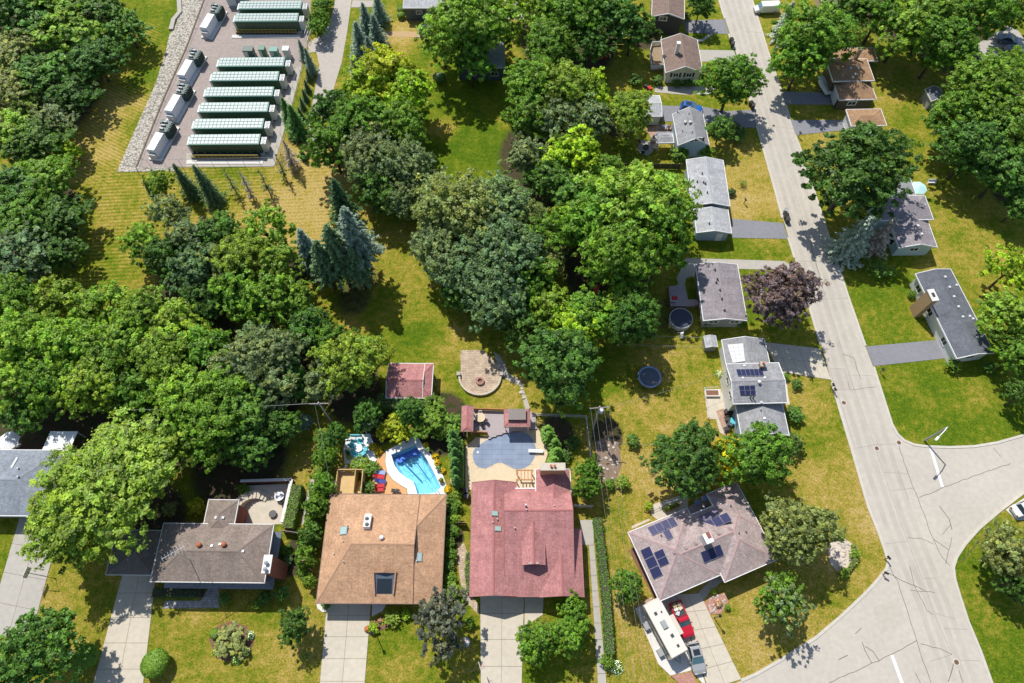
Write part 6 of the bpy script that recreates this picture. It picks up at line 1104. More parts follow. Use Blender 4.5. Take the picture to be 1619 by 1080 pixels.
for px, py, m, lab in [(1240, 337, 'grey', 'grey wheeled bin at the kerb, upper of three'), (1241, 345, 'black', 'black wheeled bin at the kerb, middle of three'), (1243, 351, 'dark', 'dark wheeled bin at the kerb, lowest of three'), (1155, 68, 'black', 'black bin at the kerb by the cream house, upper'), (1157, 74, 'dark', 'dark bin at the kerb by the cream house, lower'), (1186, 168, 'black', 'black bin at the kerb by the street tree, left'), (1189, 172, 'dark', 'dark bin at the kerb by the street tree, right'), (737, 780, 'black', 'black bin left of the red house, upper'), (738, 786, 'dark', 'dark bin left of the red house, lower')]: bin_(px, py, m, lab)
# ------------------------------------------------------------------ blue pool terrace
G['stripeblue'] = gloss('pool_stripe', (.05, .30, .58), .5)
def pool():
    c = gp(655, 740); o = thing('swimming_pool', 'freeform blue swimming pool with white coping behind the tan house', 'pool', (c.x, c.y, 0)); sh = (c.x, c.y, 0)
    cp_ = ring_sheet(COP_OUT, POOL, -.3, .09, 'coping', G['pure']); cp_.data.transform(Matrix.Translation((-c.x, -c.y, 0))); cp_.parent = o
    P = W(POOL); n = len(P); cen = sum(P, Vector()) / n; inn = [cen + (p - cen) * .80 for p in P]
    vs = [(p.x, p.y, .06) for p in P] + [(p.x, p.y, -.9) for p in P] + [(p.x, p.y, -1.5) for p in inn]; fs = [(i, (i + 1) % n, (i + 1) % n + n, i + n) for i in range(n)] + [(i + n, (i + 1) % n + n, (i + 1) % n + 2 * n, i + 2 * n) for i in range(n)]
    for t in tessellate_polygon([[Vector((p.x, p.y, 0)) for p in inn]]): fs.append(tuple(i + 2 * n for i in t))
    MB().add(vs, fs).build('basin', G['liner'], o, shift=sh)
    d = W([(622, 721), (657, 706), (663, 713), (655, 718), (648, 716), (640, 724), (632, 729), (626, 728)]); MB().prism(d, -1.4, -.88).build('deep_end', G['deepliner'], o, shift=sh)
    for a, b in (([(637, 728), (665, 757)], 0), ([(655, 724), (678, 756)], 0)): MB().ribbon(W(a), .06, -1.45, -.86).build('lane_stripe', G['stripeblue'], o, shift=sh)
    q = [Vector((p.x, p.y, 0)) for p in P]; MB().add([(p.x, p.y, -.06) for p in P], [tuple(t) for t in tessellate_polygon([q])]).build('water', G['water'], o, shift=sh)
    l = MB()
    for s in (0, .5): l.tube([gp(688, 779) + Vector((s, .2, .1)), gp(688, 777) + Vector((s, 0, .9)), gp(685, 774) + Vector((s, 0, .8)), gp(684, 773) + Vector((s, 0, -.8))], .035, 6)
    l.build('ladder', G['lightgrey'], o, shift=sh)
pool()
sheet('terrace', [(589, 735), (604, 718), (609.2, 714), (609, 730), (612, 748), (621, 759.5), (633, 767.5), (643, 773.5), (644, 788), (589, 788)], .06, G['terracotta'])
sheet('white_patio', [(546, 690), (585, 686), (590, 700), (596, 730), (588, 737), (560, 733), (545, 733), (543, 712)], .06, G['pure']); sheet('white_path', [(546, 735), (551, 737), (533, 765), (528, 782), (524, 782), (530, 758)], .05, G['concrete_w'])
def lounger(px, py, rz, fab, label):
    c = gp(px, py); o = thing('lounge_chair', label, 'lounge chair', (c.x, c.y, .06), rz, 'loungers on the terracotta terrace'); fr = MB().box(0, 0, .28, 1.25, .62, .05).build('frame', G['white'], o)
    for x in (-.55, .55):
        for y in (-.27, .27): MB().box(x, y, 0, .05, .05, .28).build('leg', G['white'], o)
    MB().box(-.1, 0, .34, 1.05, .6, .09).build('seat_cushion', G[fab], o); MB().slab([(.42, -.3, .36), (.42, .3, .36), (.95, .3, .85), (.95, -.3, .85)][::-1], .08).build('backrest', G[fab], o)
for px, py, f, lab in [(603.5, 748, 'bluefab', 'blue lounge chair, uppermost in the row by the pool'), (602, 755, 'redfab', 'red lounge chair, second in the row by the pool'), (604, 762.5, 'navy', 'navy lounge chair, third in the row by the pool'), (602, 769.5, 'redfab', 'red lounge chair, fourth in the row by the pool'), (600.5, 775, 'redfab', 'red lounge chair nearest the tan roof')]: lounger(px, py, R(185 + random.uniform(-15, 15)), f, lab)
def chair(px, py, rz, m, label, group, z=.06, s=1.0):
    c = gp(px, py); o = thing('patio_chair', label, 'chair', (c.x, c.y, z), rz, group); o.scale = (s, s, s); MB().box(0, 0, .4, .52, .52, .07).build('seat', G[m], o); MB().slab([(-.26, -.26, .45), (-.26, .26, .45), (-.36, .26, .98), (-.36, -.26, .98)], .06).build('backrest', G[m], o)
    for x in (-.23, .23):
        for y in (-.23, .23): MB().box(x, y, 0, .05, .05, .4).build('leg', G['grey'], o)
    for y in (-.28, .28): MB().box(0, y, .62, .5, .05, .05).build('armrest', G[m], o)
def table(px, py, r, m, label, z=.06, hh=.72):
    c = gp(px, py); o = thing('patio_table', label, 'table', (c.x, c.y, z)); MB().lathe([(r, 0), (r, .05), (r * .95, .06)], 24, 0, 0, hh).build('tabletop', G[m], o); MB().tube([(0, 0, 0), (0, 0, hh)], .06, 8).build('pedestal', G['grey'], o); MB().lathe([(r * .5, 0), (r * .5, .04)], 16).build('foot', G['grey'], o)
table(568.5, 711, .6, 'white', 'white round table among blue chairs on the white patio')
for i, (dx, dy) in enumerate([(11, 1), (7, 8), (-8, 6), (-9, -4), (2, -9), (-3, 10)]): chair(568.5 + dx, 711 + dy, math.atan2(dy, -dx), 'cyan', ['blue chair right of the white patio table', 'blue chair lower right of the white patio table', 'blue chair lower left of the white patio table', 'blue chair left of the white patio table', 'blue chair behind the white patio table', 'blue chair below the white patio table'][i], 'blue chairs on the white patio', s=1.25)
c = gp(564, 694); o = thing('patio_sofa', 'teal cushioned bench at the top of the white patio', 'bench', (c.x, c.y, .06)); MB().box(0, 0, .15, 1.8, .75, .3).build('seat', G['cyan'], o); MB().box(0, .36, .3, 1.8, .15, .55).build('backrest', G['cyan'], o)
for s in (-.5, .5): MB().box(s, 0, .45, .85, .6, .1).build('cushion', G['lightgrey'], o)
def pot(px, py, m, label, h=.6, r=.32, plant=True):
    c = gp(px, py); o = thing('plant_pot', label, 'plant pot', (c.x, c.y, .06)); MB().lathe([(r * .7, 0), (r, h), (r * .85, h)], 14).build('pot', G[m], o)
    if plant:
        n = 90; d = sph(n); d[:, 2] = abs(d[:, 2]); a = inst('plant', leaf_mesh('plant', d * .4, d, .2 * np.ones(n), rng.random(n), rng.random(n), G['leaf']), o); a.location = (0, 0, h); a.color = (*PAL['mid'], 1)
pot(551, 717, 'black', 'black pot on the left rim of the white patio'); pot(553, 725, 'offwhite', 'white pot on the left rim of the white patio'); pot(643, 698, 'black', 'black pot on the shaded head of the pool', plant=False); pot(677, 713, 'lightgrey', 'grey pot on the right pool edge, upper'); pot(693, 742, 'lightgrey', 'grey pot on the right pool edge, lower'); pot(698, 761, 'terra', 'clay pot on the right pool edge'); pot(597, 737, 'terra', 'clay pot at the top of the terracotta terrace'); pot(601, 742, 'terra', 'small clay pot above the loungers', .4, .2)
chair(623, 777, R(80), 'darkcar', 'dark metal chair beside the tan roof eave', 'chairs on the terracotta terrace'); chair(629, 778, R(160), 'darkcar', 'second dark metal chair beside the tan roof eave', 'chairs on the terracotta terrace')
def stair():
    c = gp(556, 765); o = thing('wooden_deck', 'yellow wooden deck with stair and railing behind the tan house', 'deck', (c.x, c.y, 0)); MB().box(-.4, -.2, 0, 2.6, 3.2, 1.4).build('platform', G['wood_y'], o); sm = None
    for k in range(6):
        s = MB().box(0, 0, 0, 1.0, .3, .22).build('step', G['wood_y'], o) if sm is None else inst('step', sm, o); sm = s.data; s.location = (1.45, -1.6 + k * .36, 1.2 - .21 * k)
    for a, b in (((-1.7, 1.5), (.9, 1.5)), ((-1.7, -1.8), (-1.7, 1.5)), ((.92, -1.8), (.92, 1.5)), ((2.0, -1.8), (2.0, 1.5)), ((.9, 1.5), (2.0, 1.5))):
        r = MB().ribbon([a, b], .12, 2.35, 2.45).build('handrail', G['wood_y'], o); MB().ribbon([a, b], .05, 1.4 if a[0] < .95 else .4, 2.35).build('panel', G['wood_y'], r)
stair()
c = gp(583, 672, 2.0); o = thing('garden_swing', 'grey slatted garden swing frame in the shade behind the pool', 'swing', (c.x, c.y, 0), R(35))
for k in range(5): MB().box(0, -.6 + k * .3, 2.0, 1.9, .16, .05).build('slat', G['lightgrey'], o)
for x in (-.9, .9):
    for y in (-.7, .7): MB().tube([(x, y * 1.3, 0), (x, y, 2.0)], .05, 6).build('leg', G['lightgrey'], o)
# ------------------------------------------------------------------ covered pool terrace
sheet('pool_deck', [(736, 707), (752, 692), (770, 690), (850, 676), (858, 692), (864, 706), (866, 718), (861, 733), (848, 746), (847, 772), (736, 775)], .06, G['tan_deck'])
COV = [(747.4, 719), (751.9, 708.6), (768.9, 696.7), (786.7, 687.8), (804.5, 684), (823.8, 683.4), (835.6, 687.8), (843, 696.7), (847.5, 710), (846, 720.4), (838.6, 733.8), (828.2, 740.4), (814.9, 742), (803, 736.7), (791, 731.5), (779.3, 735), (769, 740.4), (757, 739), (749.6, 730.8)]
def smooth(pts, n=3):
    P = W(pts); out = []; m = len(P)
    for i in range(m):
        p0, p1, p2, p3 = P[(i - 1) % m], P[i], P[(i + 1) % m], P[(i + 2) % m]
        for k in range(n):
            t = k / n; out.append(.5 * ((2 * p1) + (p2 - p0) * t + (2 * p0 - 5 * p1 + 4 * p2 - p3) * t * t + (3 * p1 - p0 - 3 * p2 + p3) * t ** 3))
    return out
c = gp(798, 712); o = thing('covered_pool', 'pool under a blue-grey safety cover behind the red house', 'pool', (c.x, c.y, 0)); MB().prism(smooth(COV), -.05, .085).build('cover', G['cover'], o, shift=(c.x, c.y, 0))
P = smooth(COV, 1); 
for i, p in enumerate(P):
    d = (p - sum(P, Vector()) / len(P)).normalized(); MB().ribbon([p - d * .25 - c, p + d * .4 - c], .04, .08, .1).build('strap', G['grey'], o)
c = gp(847, 714.5); o = thing('diving_board', 'white diving board at the right side of the covered pool', 'diving board', (c.x, c.y, .06), R(178)); MB().box(0, 0, .42, 2.2, .5, .06).build('board', G['white'], o); MB().box(-.8, 0, 0, .5, .4, .42).build('stand', G['lightgrey'], o)
c = gp(755.5, 715.5); o = thing('skimmer_lid', 'small white round lid on the pool cover', 'lid', (c.x, c.y, .085)); MB().lathe([(.16, 0), (.16, .03), (.1, .04)], 14).build('disc', G['white'], o)
def deck():
    pts = [(747, 648), (846, 652), (849, 678), (800, 684), (785, 689), (772, 694), (771, 685), (747, 684)]; P = W(pts, .35); c = gp(790, 665); o = thing('wooden_deck', 'grey board deck with orange rail above the covered pool', 'deck', (c.x, c.y, 0)); sh = (c.x, c.y, 0)
    MB().prism(P, 0, .3).build('platform', G['wood'], o, shift=sh); x0 = min(p.x for p in P); x1 = max(p.x for p in P); y0 = min(p.y for p in P); y1 = max(p.y for p in P); y = y0; poly = [(p.x, p.y) for p in P]; w = .32
    while y < y1:
        xs = []; yy = y + w / 2
        for i in range(len(poly)):
            a, b = poly[i], poly[(i + 1) % len(poly)]
            if (a[1] > yy) != (b[1] > yy): xs.append(a[0] + (b[0] - a[0]) * (yy - a[1]) / (b[1] - a[1]))
        xs.sort()
        if len(xs) >= 2: MB().box((xs[0] + xs[-1]) / 2 - c.x, yy - c.y, .3, xs[-1] - xs[0], w - .025, .045).build('board', G['wood_grey'], o)
        y += w
    A, B = gp(748, 648.5, .3), gp(800, 650, .3); MB().ribbon([A - c, B - c], .1, 1.1, 1.2).build('handrail', G['wood_o'], o); MB().ribbon([A - c, B - c], .05, .4, 1.1).build('rail_panel', G['wood_o'], o)
    A, B = gp(748, 684.5, .3), gp(771, 686, .3); MB().ribbon([A - c, B - c], .1, 1.1, 1.2).build('handrail', G['wood_o'], o); MB().ribbon([A - c, B - c], .05, .4, 1.1).build('rail_panel', G['wood_o'], o)
deck()
def cabana(u, v, eh, label, top=None, slopes=(.3, .3, .3, .3)):
    h = House('cabana', label, (u[0], v[0]), (u[1], v[0]), eh, 'cabana'); h.block(((u[0], v[0]), (u[1], v[0])), ((u[0], v[0]), (u[0], v[1])), eh, slopes, 'sh_red', None, 'brown'); (u0, v0, u1, v1), _, _ = h.blocks[0]
    for x in (u0 + .25, u1 - .25):
        for y in (v0 + .25, v1 - .25): MB().box(x, y, 0, .15, .15, eh - .1).build('post', G['white'] if top else G['wood'], h.root)
    if top:
        a = MB().box((u0 + u1) / 2, (v0 + v1) / 2 + .3, eh + .3, (u1 - u0) * .68, (v1 - v0) * .62, .42).build('skylight_frame', G['dark'], h.root)
        for k in range(8): MB().box(u0 + (u1 - u0) * (.2 + k * .0857), (v0 + v1) / 2 + .3, eh + .72, (u1 - u0) * .08, (v1 - v0) * .6, .03).build('roof_sheet', G['sh_brown_flat'], a)
G['sh_brown_flat'] = gloss('bronze_sheet', (.20, .165, .15), .35)
cabana((729, 747.5), (682, 642), 2.7, 'narrow red-roofed cabana at the left of the grey deck', slopes=(.5, .35, 0, .35)); cabana((797, 838), (675, 647), 2.7, 'square red-roofed cabana with bronze skylight on the deck', True)
table(760, 664, .75, 'tan_deck', 'round stone-topped table on the grey deck', .35)
for i, (dx, dy) in enumerate([(0, -7), (8, 4), (2, 8), (-7, 5)]): chair(760 + dx, 664 + dy, math.atan2(dy, -dx), 'darkcar' if i else 'offwhite', ['pale chair behind the stone-topped table', 'dark chair right of the stone-topped table', 'dark chair below the stone-topped table', 'dark chair left of the stone-topped table'][i], 'chairs on the grey deck', .35)
c = gp(829, 757.5); o = thing('pergola', 'small wooden pergola between the red roofs', 'pergola', (c.x, c.y, 0))
for k in range(5): MB().box(-1.0 + k * .5, 0, 2.3, .12, 1.6, .14).build('rafter', G['wood_o'], o)
for y in (-.7, .7): MB().box(0, y, 2.15, 2.6, .14, .16).build('beam', G['wood_o'], o)
for x in (-1.1, 1.1):
    for y in (-.7, .7): MB().box(x, y, 0, .14, .14, 2.15).build('post', G['wood_o'], o)
# ------------------------------------------------------------------ fire-pit patio on the lawn
def firepit():
    c = gp(759, 596); r = 33 / ppm(759, 596); Q = W([(728, 554), (762, 553.5), (776, 565), (788, 577)]); arc = [(c.x + r * math.cos(a), c.y + r * .97 * math.sin(a)) for a in [R(20) - R(220) * k / 20 for k in range(21)]]; pts = [(p.x, p.y) for p in Q] + arc
    MB().prism(pts, -.05, .06).build('patio', G['pav_tan']); tag(bpy.context.scene.objects['patio'], kind='structure')
    o = thing('patio_wall', 'curved low pale stone wall round the fire-pit patio', 'wall', (c.x, c.y, 0)); n = 26; ro, ri = r * 1.03, r * .94
    for k in range(n):
        a0, a1 = R(5 - 190 * k / n) - .004, R(5 - 190 * (k + 1) / n) + .004; MB().prism([(ri * math.cos(a0), ri * math.sin(a0) * .97), (ro * math.cos(a0), ro * math.sin(a0) * .97), (ro * math.cos(a1), ro * math.sin(a1) * .97), (ri * math.cos(a1), ri * math.sin(a1) * .97)], 0, .5 + random.uniform(-.015, .015)).build('cap_stone', G['concrete'], o)
    for a in (5, -185): MB().box(ro * math.cos(R(a)), ro * math.sin(R(a)), 0, .6, .6, .75).build('pier', G['concrete_d'], o)
    c = gp(759, 603.5); o = thing('fire_pit', 'round stone fire pit on the lawn patio', 'fire pit', (c.x, c.y, .06)); n = 14; 
    for k in range(n):
        a0, a1 = 6.283 * k / n + .02, 6.283 * (k + 1) / n - .02; MB().prism([(.36 * math.cos(a0), .36 * math.sin(a0)), (.68 * math.cos(a0), .68 * math.sin(a0)), (.68 * math.cos(a1), .68 * math.sin(a1)), (.36 * math.cos(a1), .36 * math.sin(a1))], 0, .4).build('stone', G['redrock'], o)
    MB().lathe([(.36, 0), (.36, .12)], 14).build('ash_bed', G['bed'], o)
firepit()
sheet('stone_path', [(780, 556), (790, 562), (806, 592), (822, 600), (838, 645), (831, 650), (822, 610), (800, 600), (788, 580)], .045, G['concrete_d'])
# ------------------------------------------------------------------ walled patio of the antenna house
sheet('patio', [(392, 768), (464, 765), (448, 829), (380, 829), (383, 800)], .06, G['concrete'])
for i, (a, b, w, hh, lab) in enumerate([((384, 763.5), (464, 761), .3, 1.0, 'brick wall at the back of the walled patio'), ((464, 761), (449, 828), .35, 1.0, 'white capped wall on the right of the walled patio')]):
    c = gp(*a); q = gp(*b); o = thing('garden_wall', lab, 'wall', (c.x, c.y, 0)); MB().ribbon([Vector(), q - c], w, 0, hh).build('brickwork', G['w_brick'], o); MB().ribbon([Vector(), q - c], w + .12, hh, hh + .1).build('coping', G['offwhite'], o)
c = gp(394, 795); o = thing('curved_stair', 'curved stone garden stair beside the walled patio', 'stair', (c.x, c.y, 0))
for k in range(9):
    a0, a1 = R(170 - k * 13), R(170 - (k + 1) * 13) + .01; r0, r1 = 1.9, 3.1; MB().prism([(1.2 + r0 * math.cos(a0), -1.4 + r0 * math.sin(a0)), (1.2 + r1 * math.cos(a0), -1.4 + r1 * math.sin(a0)), (1.2 + r1 * math.cos(a1), -1.4 + r1 * math.sin(a1)), (1.2 + r0 * math.cos(a1), -1.4 + r0 * math.sin(a1))], 0, 1.7 - k * .18).build('step', G['concrete'], o)
table(444, 786.5, .7, 'white', 'white round table on the walled patio'); chair(452, 786, R(180), 'dark', 'dark chair right of the walled patio table', 'chairs on the walled patio'); chair(447, 793, R(100), 'dark', 'dark chair below the walled patio table', 'chairs on the walled patio'); table(432.5, 813.5, .55, 'dark', 'dark round fire bowl on the walled patio', hh=.35)
c = gp(300, 812); 
# left-edge house patio roof and parasol
c = gp(93, 697, 2.4); o = thing('patio_roof', 'white slanted patio roof behind the left-edge house', 'patio roof', (c.x, c.y, 0)); MB().slab([(-2.1, -1.5, 2.3), (2.0, -1.5, 2.3), (2.6, 1.4, 2.6), (-1.5, 1.4, 2.6)], .08).build('sheet', G['white'], o)
for x, y in ((-2.0, -1.4), (1.9, -1.4), (2.4, 1.3), (-1.3, 1.3)): MB().box(x, y, 0, .1, .1, 2.3).build('post', G['white'], o)
def parasol(px, py, r, m, label, z=2.3):
    c = gp(px, py, z); o = thing('parasol', label, 'parasol', (c.x, c.y, 0)); MB().tube([(0, 0, 0), (0, 0, z + .5)], .03, 6).build('pole', G['lightgrey'], o); n = 8; cn = MB(); vs = [(0, 0, z + .5)] + [(r * math.cos(k * .7854 + .39), r * math.sin(k * .7854 + .39), z) for k in range(n)]; cn.add(vs, [(0, 1 + k, 1 + (k + 1) % n) for k in range(n)]).build('canopy', G[m], o); MB().lathe([(.35, 0), (.3, .1)], 14).build('base', G['grey'], o)
G['aquafab'] = gloss('aqua_canvas', (.50, .78, .76), .8); parasol(14, 697, 1.6, 'white', 'white parasol behind the left-edge house'); parasol(1452.5, 297, 1.5, 'aquafab', 'pale aqua parasol behind the aqua-gabled house')
c = gp(1472, 290); o = thing('garden_bench', 'small white bench on the lawn right of the aqua parasol', 'bench', (c.x, c.y, 0)); MB().box(0, 0, .4, 1.5, .5, .08).build('seat', G['white'], o); MB().box(0, .25, .45, 1.5, .08, .45).build('backrest', G['white'], o)
for x in (-.65, .65): MB().box(x, 0, 0, .1, .4, .4).build('leg', G['white'], o)
# ------------------------------------------------------------------ back yards on the right
c = gp(1027, 596, .9); o = thing('trampoline', 'round trampoline with safety net on the tan back lawn', 'trampoline', (c.x, c.y, 0)); MB().lathe([(1.55, .86), (1.55, .88), (.01, .88)], 32).build('jump_mat', G['tramp'], o)
MB().tube([(1.72 * math.cos(a * .19635), 1.72 * math.sin(a * .19635), .9) for a in range(33)], .16, 8, False).build('pad', G['bluefab'], o); MB().tube([(1.8 * math.cos(a * .19635), 1.8 * math.sin(a * .19635), 2.5) for a in range(33)], .02, 5, False).build('net_ring', G['dark'], o)
for k in range(6): MB().tube([(1.85 * math.cos(k * 1.047), 1.85 * math.sin(k * 1.047), 0), (1.85 * math.cos(k * 1.047), 1.85 * math.sin(k * 1.047), 2.5)], .035, 6).build('leg', G['dark'], o)
c = gp(1077, 503, 1.2); o = thing('above_ground_pool', 'round above-ground pool with dark cover beside the mauve house', 'pool', (c.x, c.y, 0)); MB().lathe([(1.85, 0), (1.85, 1.15), (1.75, 1.15)], 28).build('wall', G['lightgrey'], o); MB().lathe([(1.78, 1.16), (1.7, 1.2), (.02, 1.22)], 28).build('cover', G['darkcover'], o); MB().tube([(1.86 * math.cos(a * .2244), 1.86 * math.sin(a * .2244), 1.17) for a in range(29)], .07, 6, False).build('rim', G['lightgrey'], o)
o2 = gp(1075, 531); ld = thing('pool_ladder', 'white A-frame ladder below the round dark pool', 'ladder', (o2.x, o2.y, 0), R(20))
for s in (-.3, .3): MB().tube([(s, -.6, 0), (s, 0, 1.5), (s, .6, 0)], .05, 6).build('side_rail', G['white'], ld)
for k in range(4): MB().box(0, -.5 + k * .13, .25 + k * .33, .6, .2, .05).build('step', G['white'], ld)
c = gp(1020, 524, .8); o = thing('hot_tub', 'small tub with silver-blue lid in the shaded back yard', 'hot tub', (c.x, c.y, 0)); MB().box(0, 0, 0, 1.7, 1.5, .85).build('shell', G['w_char'], o); MB().box(-.43, 0, .85, .84, 1.5, .12).build('lid', G['lightgrey'], o); MB().box(.43, 0, .85, .84, 1.5, .12).build('lid', G['bluefab'], o)
def simple_deck(pts, z, m, label, railm=None):
    P = W(pts, z); c = Vector((P[0].x, P[0].y, 0)); o = thing('wooden_deck', label, 'deck', c); MB().prism(P, 0, z - .05).build('platform', G['wood'], o, shift=c); y0 = min(p.y for p in P); y1 = max(p.y for p in P); poly = [(p.x, p.y) for p in P]; y = y0; w = .3
    while y < y1:
        xs = []; yy = y + w / 2
        for i in range(len(poly)):
            a, b = poly[i], poly[(i + 1) % len(poly)]
            if (a[1] > yy) != (b[1] > yy): xs.append(a[0] + (b[0] - a[0]) * (yy - a[1]) / (b[1] - a[1]))
        xs.sort()
        if len(xs) >= 2: MB().box((xs[0] + xs[-1]) / 2 - c.x, yy - c.y, z - .05, xs[-1] - xs[0], w - .03, .05).build('board', G[m], o)
        y += w
    if railm:
        for a, b in zip(P, P[1:]): MB().ribbon([a - c, b - c], .09, z + .85, z + .93).build('handrail', G[railm], o); MB().ribbon([a - c, b - c], .04, z + .1, z + .85).build('rail_panel', G[railm], o)
    return o
simple_deck([(1057, 452), (1083, 450), (1088, 473), (1103, 473), (1105, 482), (1088, 484), (1060, 484)], .9, 'wood_grey', 'grey deck with ramp above the round dark pool'); simple_deck([(1052, 108), (1029, 110), (1027, 84), (1030, 72), (1043, 71), (1045, 62)], .5, 'wood', 'shaded deck with white rails left of the cream house', 'white')
c = gp(1064, 475, 1.0); o = thing('grill', 'covered grill on the grey deck above the dark pool', 'grill', (c.x, c.y, .9)); MB().box(0, 0, .3, 1.2, .8, .5).build('body', G['lightgrey'], o); MB().box(.1, 0, .8, 1.0, .7, .2, 0, .8).build('lid', G['redfab'], o); MB().box(0, 0, 0, 1.0, .6, .3).build('cart', G['dark'], o)
simple_deck([(1086.5, 804), (1119, 781), (1125, 797), (1093, 813)], .25, 'wood_grey', 'corner deck behind the solar house'); chair(1100, 797, R(30), 'bluefab', 'blue deck chair behind the solar house', 'deck chairs of the solar house', .25, 1.3); chair(1112, 790, R(200), 'bluefab', 'second blue deck chair behind the solar house', 'deck chairs of the solar house', .25, 1.3)
sheet('patio', [(1028, 805), (1034, 797), (1086, 780), (1088, 802), (1040, 822), (1030, 815)], .05, G['concrete']); sheet('stepping_stones', [(998, 832), (1026, 820), (1028, 823), (1000, 836)], .05, G['concrete'])
for k, px in enumerate((1052, 1058, 1064, 1070)): pot(px, 806 - k * 2.4, 'terra', ['leftmost clay pot on the solar house patio', 'second clay pot on the solar house patio', 'third clay pot on the solar house patio', 'rightmost clay pot on the solar house patio'][k], .4, .25)
posts_fence([(1030, 805), (1120, 774)], .9, 1.2, 'white rail behind the solar house patio', 'white', (.98, .5), .04, 'railing', 'railing')
sheet('patio', [(1113, 617), (1139, 615), (1148, 640), (1145, 660), (1150, 690), (1138, 684), (1132, 663), (1119, 662)], .05, G['concrete']); sheet('paver_strip', [(1132, 650), (1144, 646), (1154, 690), (1147, 692)], .055, G['pav_red'])
c = gp(1125, 623); o = thing('raised_planter', 'rectangular raised planter on the split-level house patio', 'planter', (c.x, c.y, .05)); 
for x, y, sx, sy in ((0, .5, 2.2, .15), (0, -.5, 2.2, .15), (-1.05, 0, .15, .85), (1.05, 0, .15, .85)): MB().box(x, y, 0, sx, sy, .45).build('side_board', G['concrete_w'], o)
MB().box(0, 0, 0, 1.95, .85, .38).build('soil', G['mulch'], o)
posts_fence([(1119, 662), (1112, 616), (1133, 614)], .8, 1.6, 'pale rail round the split-level house patio', 'offwhite', (.98, .5), .05, 'railing', 'railing'); c = gp(1152, 653); o = thing('grill', 'black covered grill behind the split-level house', 'grill', (c.x, c.y, .05)); MB().box(0, 0, 0, 1.5, .7, .9).build('cart', G['dark'], o); MB().box(0, 0, .9, 1.1, .65, .25, 0, .8).build('lid', G['black'], o)
chair(1148, 664, R(20), 'dark', 'upper dark chair on the split-level house patio', 'dark chairs of the split-level house', s=1.3); chair(1152, 673, R(60), 'greycar', 'middle blue-grey chair on the split-level house patio', 'dark chairs of the split-level house', s=1.3); chair(1147, 680, R(100), 'dark', 'lower dark chair on the split-level house patio', 'dark chairs of the split-level house', s=1.3); table(1158, 668, .6, 'cyan', 'small blue-green table on the split-level house patio')
# fire terrace by the steep blue house
c = gp(1021, 234); sheet('fire_terrace', [(1021 + 13 * math.cos(a * .393), 234 + 11.5 * math.sin(a * .393)) for a in range(16)], .06, G['pav_grey']); o = thing('fire_pit', 'small dark fire ring on the grey round terrace', 'fire pit', (c.x, c.y, .06)); MB().lathe([(.55, 0), (.55, .35), (.42, .35), (.42, .1)], 18).build('ring', G['dark'], o); MB().lathe([(.42, 0), (.42, .12)], 18).build('ash_bed', G['bed'], o)
sheet('brick_terrace', [(1020, 203), (1046, 196), (1064, 198), (1066, 212), (1048, 214), (1042, 232), (1034, 236), (1028, 216)], .045, G['pav_red'])
for i, (px, py) in enumerate([(1012, 228), (1031, 224), (1016, 244), (1034, 236)]): chair(px, py, math.atan2(-(234 - py), (1021 - px)) + 0, 'offwhite' if i % 2 else 'dark', ['dark chair left of the fire ring', 'pale chair behind the fire ring', 'dark chair in front of the fire ring', 'pale chair right of the fire ring'][i], 'chairs round the fire ring', s=1.2)
chair(1050, 205, R(40), 'bluefab', 'blue chair on the brick terrace', 'chairs on the brick terrace', s=1.2); chair(1056, 204, R(140), 'dark', 'dark chair on the brick terrace', 'chairs on the brick terrace', s=1.2); table(1042, 188, .6, 'dark', 'dark table before the pale grey shed')
# play things
c = gp(940, 465, 1.2); o = thing('play_slide', 'red play slide standing in the wooded clearing', 'slide', (c.x, c.y, 0), R(70)); MB().slab([(-1.2, -.35, .2), (-1.2, .35, .2), (.8, .35, 1.7), (.8, -.35, 1.7)][::-1], .08).build('chute', G['redfab'], o); MB().box(1.2, 0, 1.6, .9, .9, .1).build('platform', G['redfab'], o)
for x in (.85, 1.55):
    for y in (-.38, .38): MB().box(x, y, 0, .1, .1, 1.6).build('leg', G['wood'], o)
c = gp(953, 90, .5); o = thing('play_slide', 'small red play slide in the shaded back yard', 'slide', (c.x, c.y, 0), R(20)); MB().slab([(-.8, -.3, .1), (-.8, .3, .1), (.5, .3, .9), (.5, -.3, .9)][::-1], .06).build('chute', G['redfab'], o); MB().box(.7, 0, 0, .4, .6, .9).build('ladder', G['redfab'], o)
c = gp(1025, 138, .5); o = thing('garden_tractor', 'red garden tractor beside the cream house track', 'tractor', (c.x, c.y, 0), R(-60)); MB().box(.4, 0, .35, .9, .6, .45).build('hood', G['redfab'], o); MB().box(-.4, 0, .45, .5, .5, .12).build('seat', G['black'], o); MB().box(-.1, 0, .25, 1.7, .5, .15).build('chassis', G['dark'], o)
for x, r in ((.55, .2), (-.55, .3)):
    for y in (-.42, .42): MB().tube([(x, y - .1, r), (x, y + .1, r)], r, 14).build('wheel', G['black'], o)
c = gp(736, 1016, .6); o = thing('lawn_ornament', 'round white and red ornament beside the grey-purple tree', 'ornament', (c.x, c.y, 0)); MB().lathe([(.05, 0), (.05, 1.0)], 8).build('stem', G['grey'], o); MB().lathe([(.02, 1.0), (.62, 1.05), (.62, 1.1), (.02, 1.2)], 20).build('disc', G['lightgrey'], o); MB().box(-.25, 0, 1.13, .4, .7, .08).build('red_patch', G['redfab'], o)
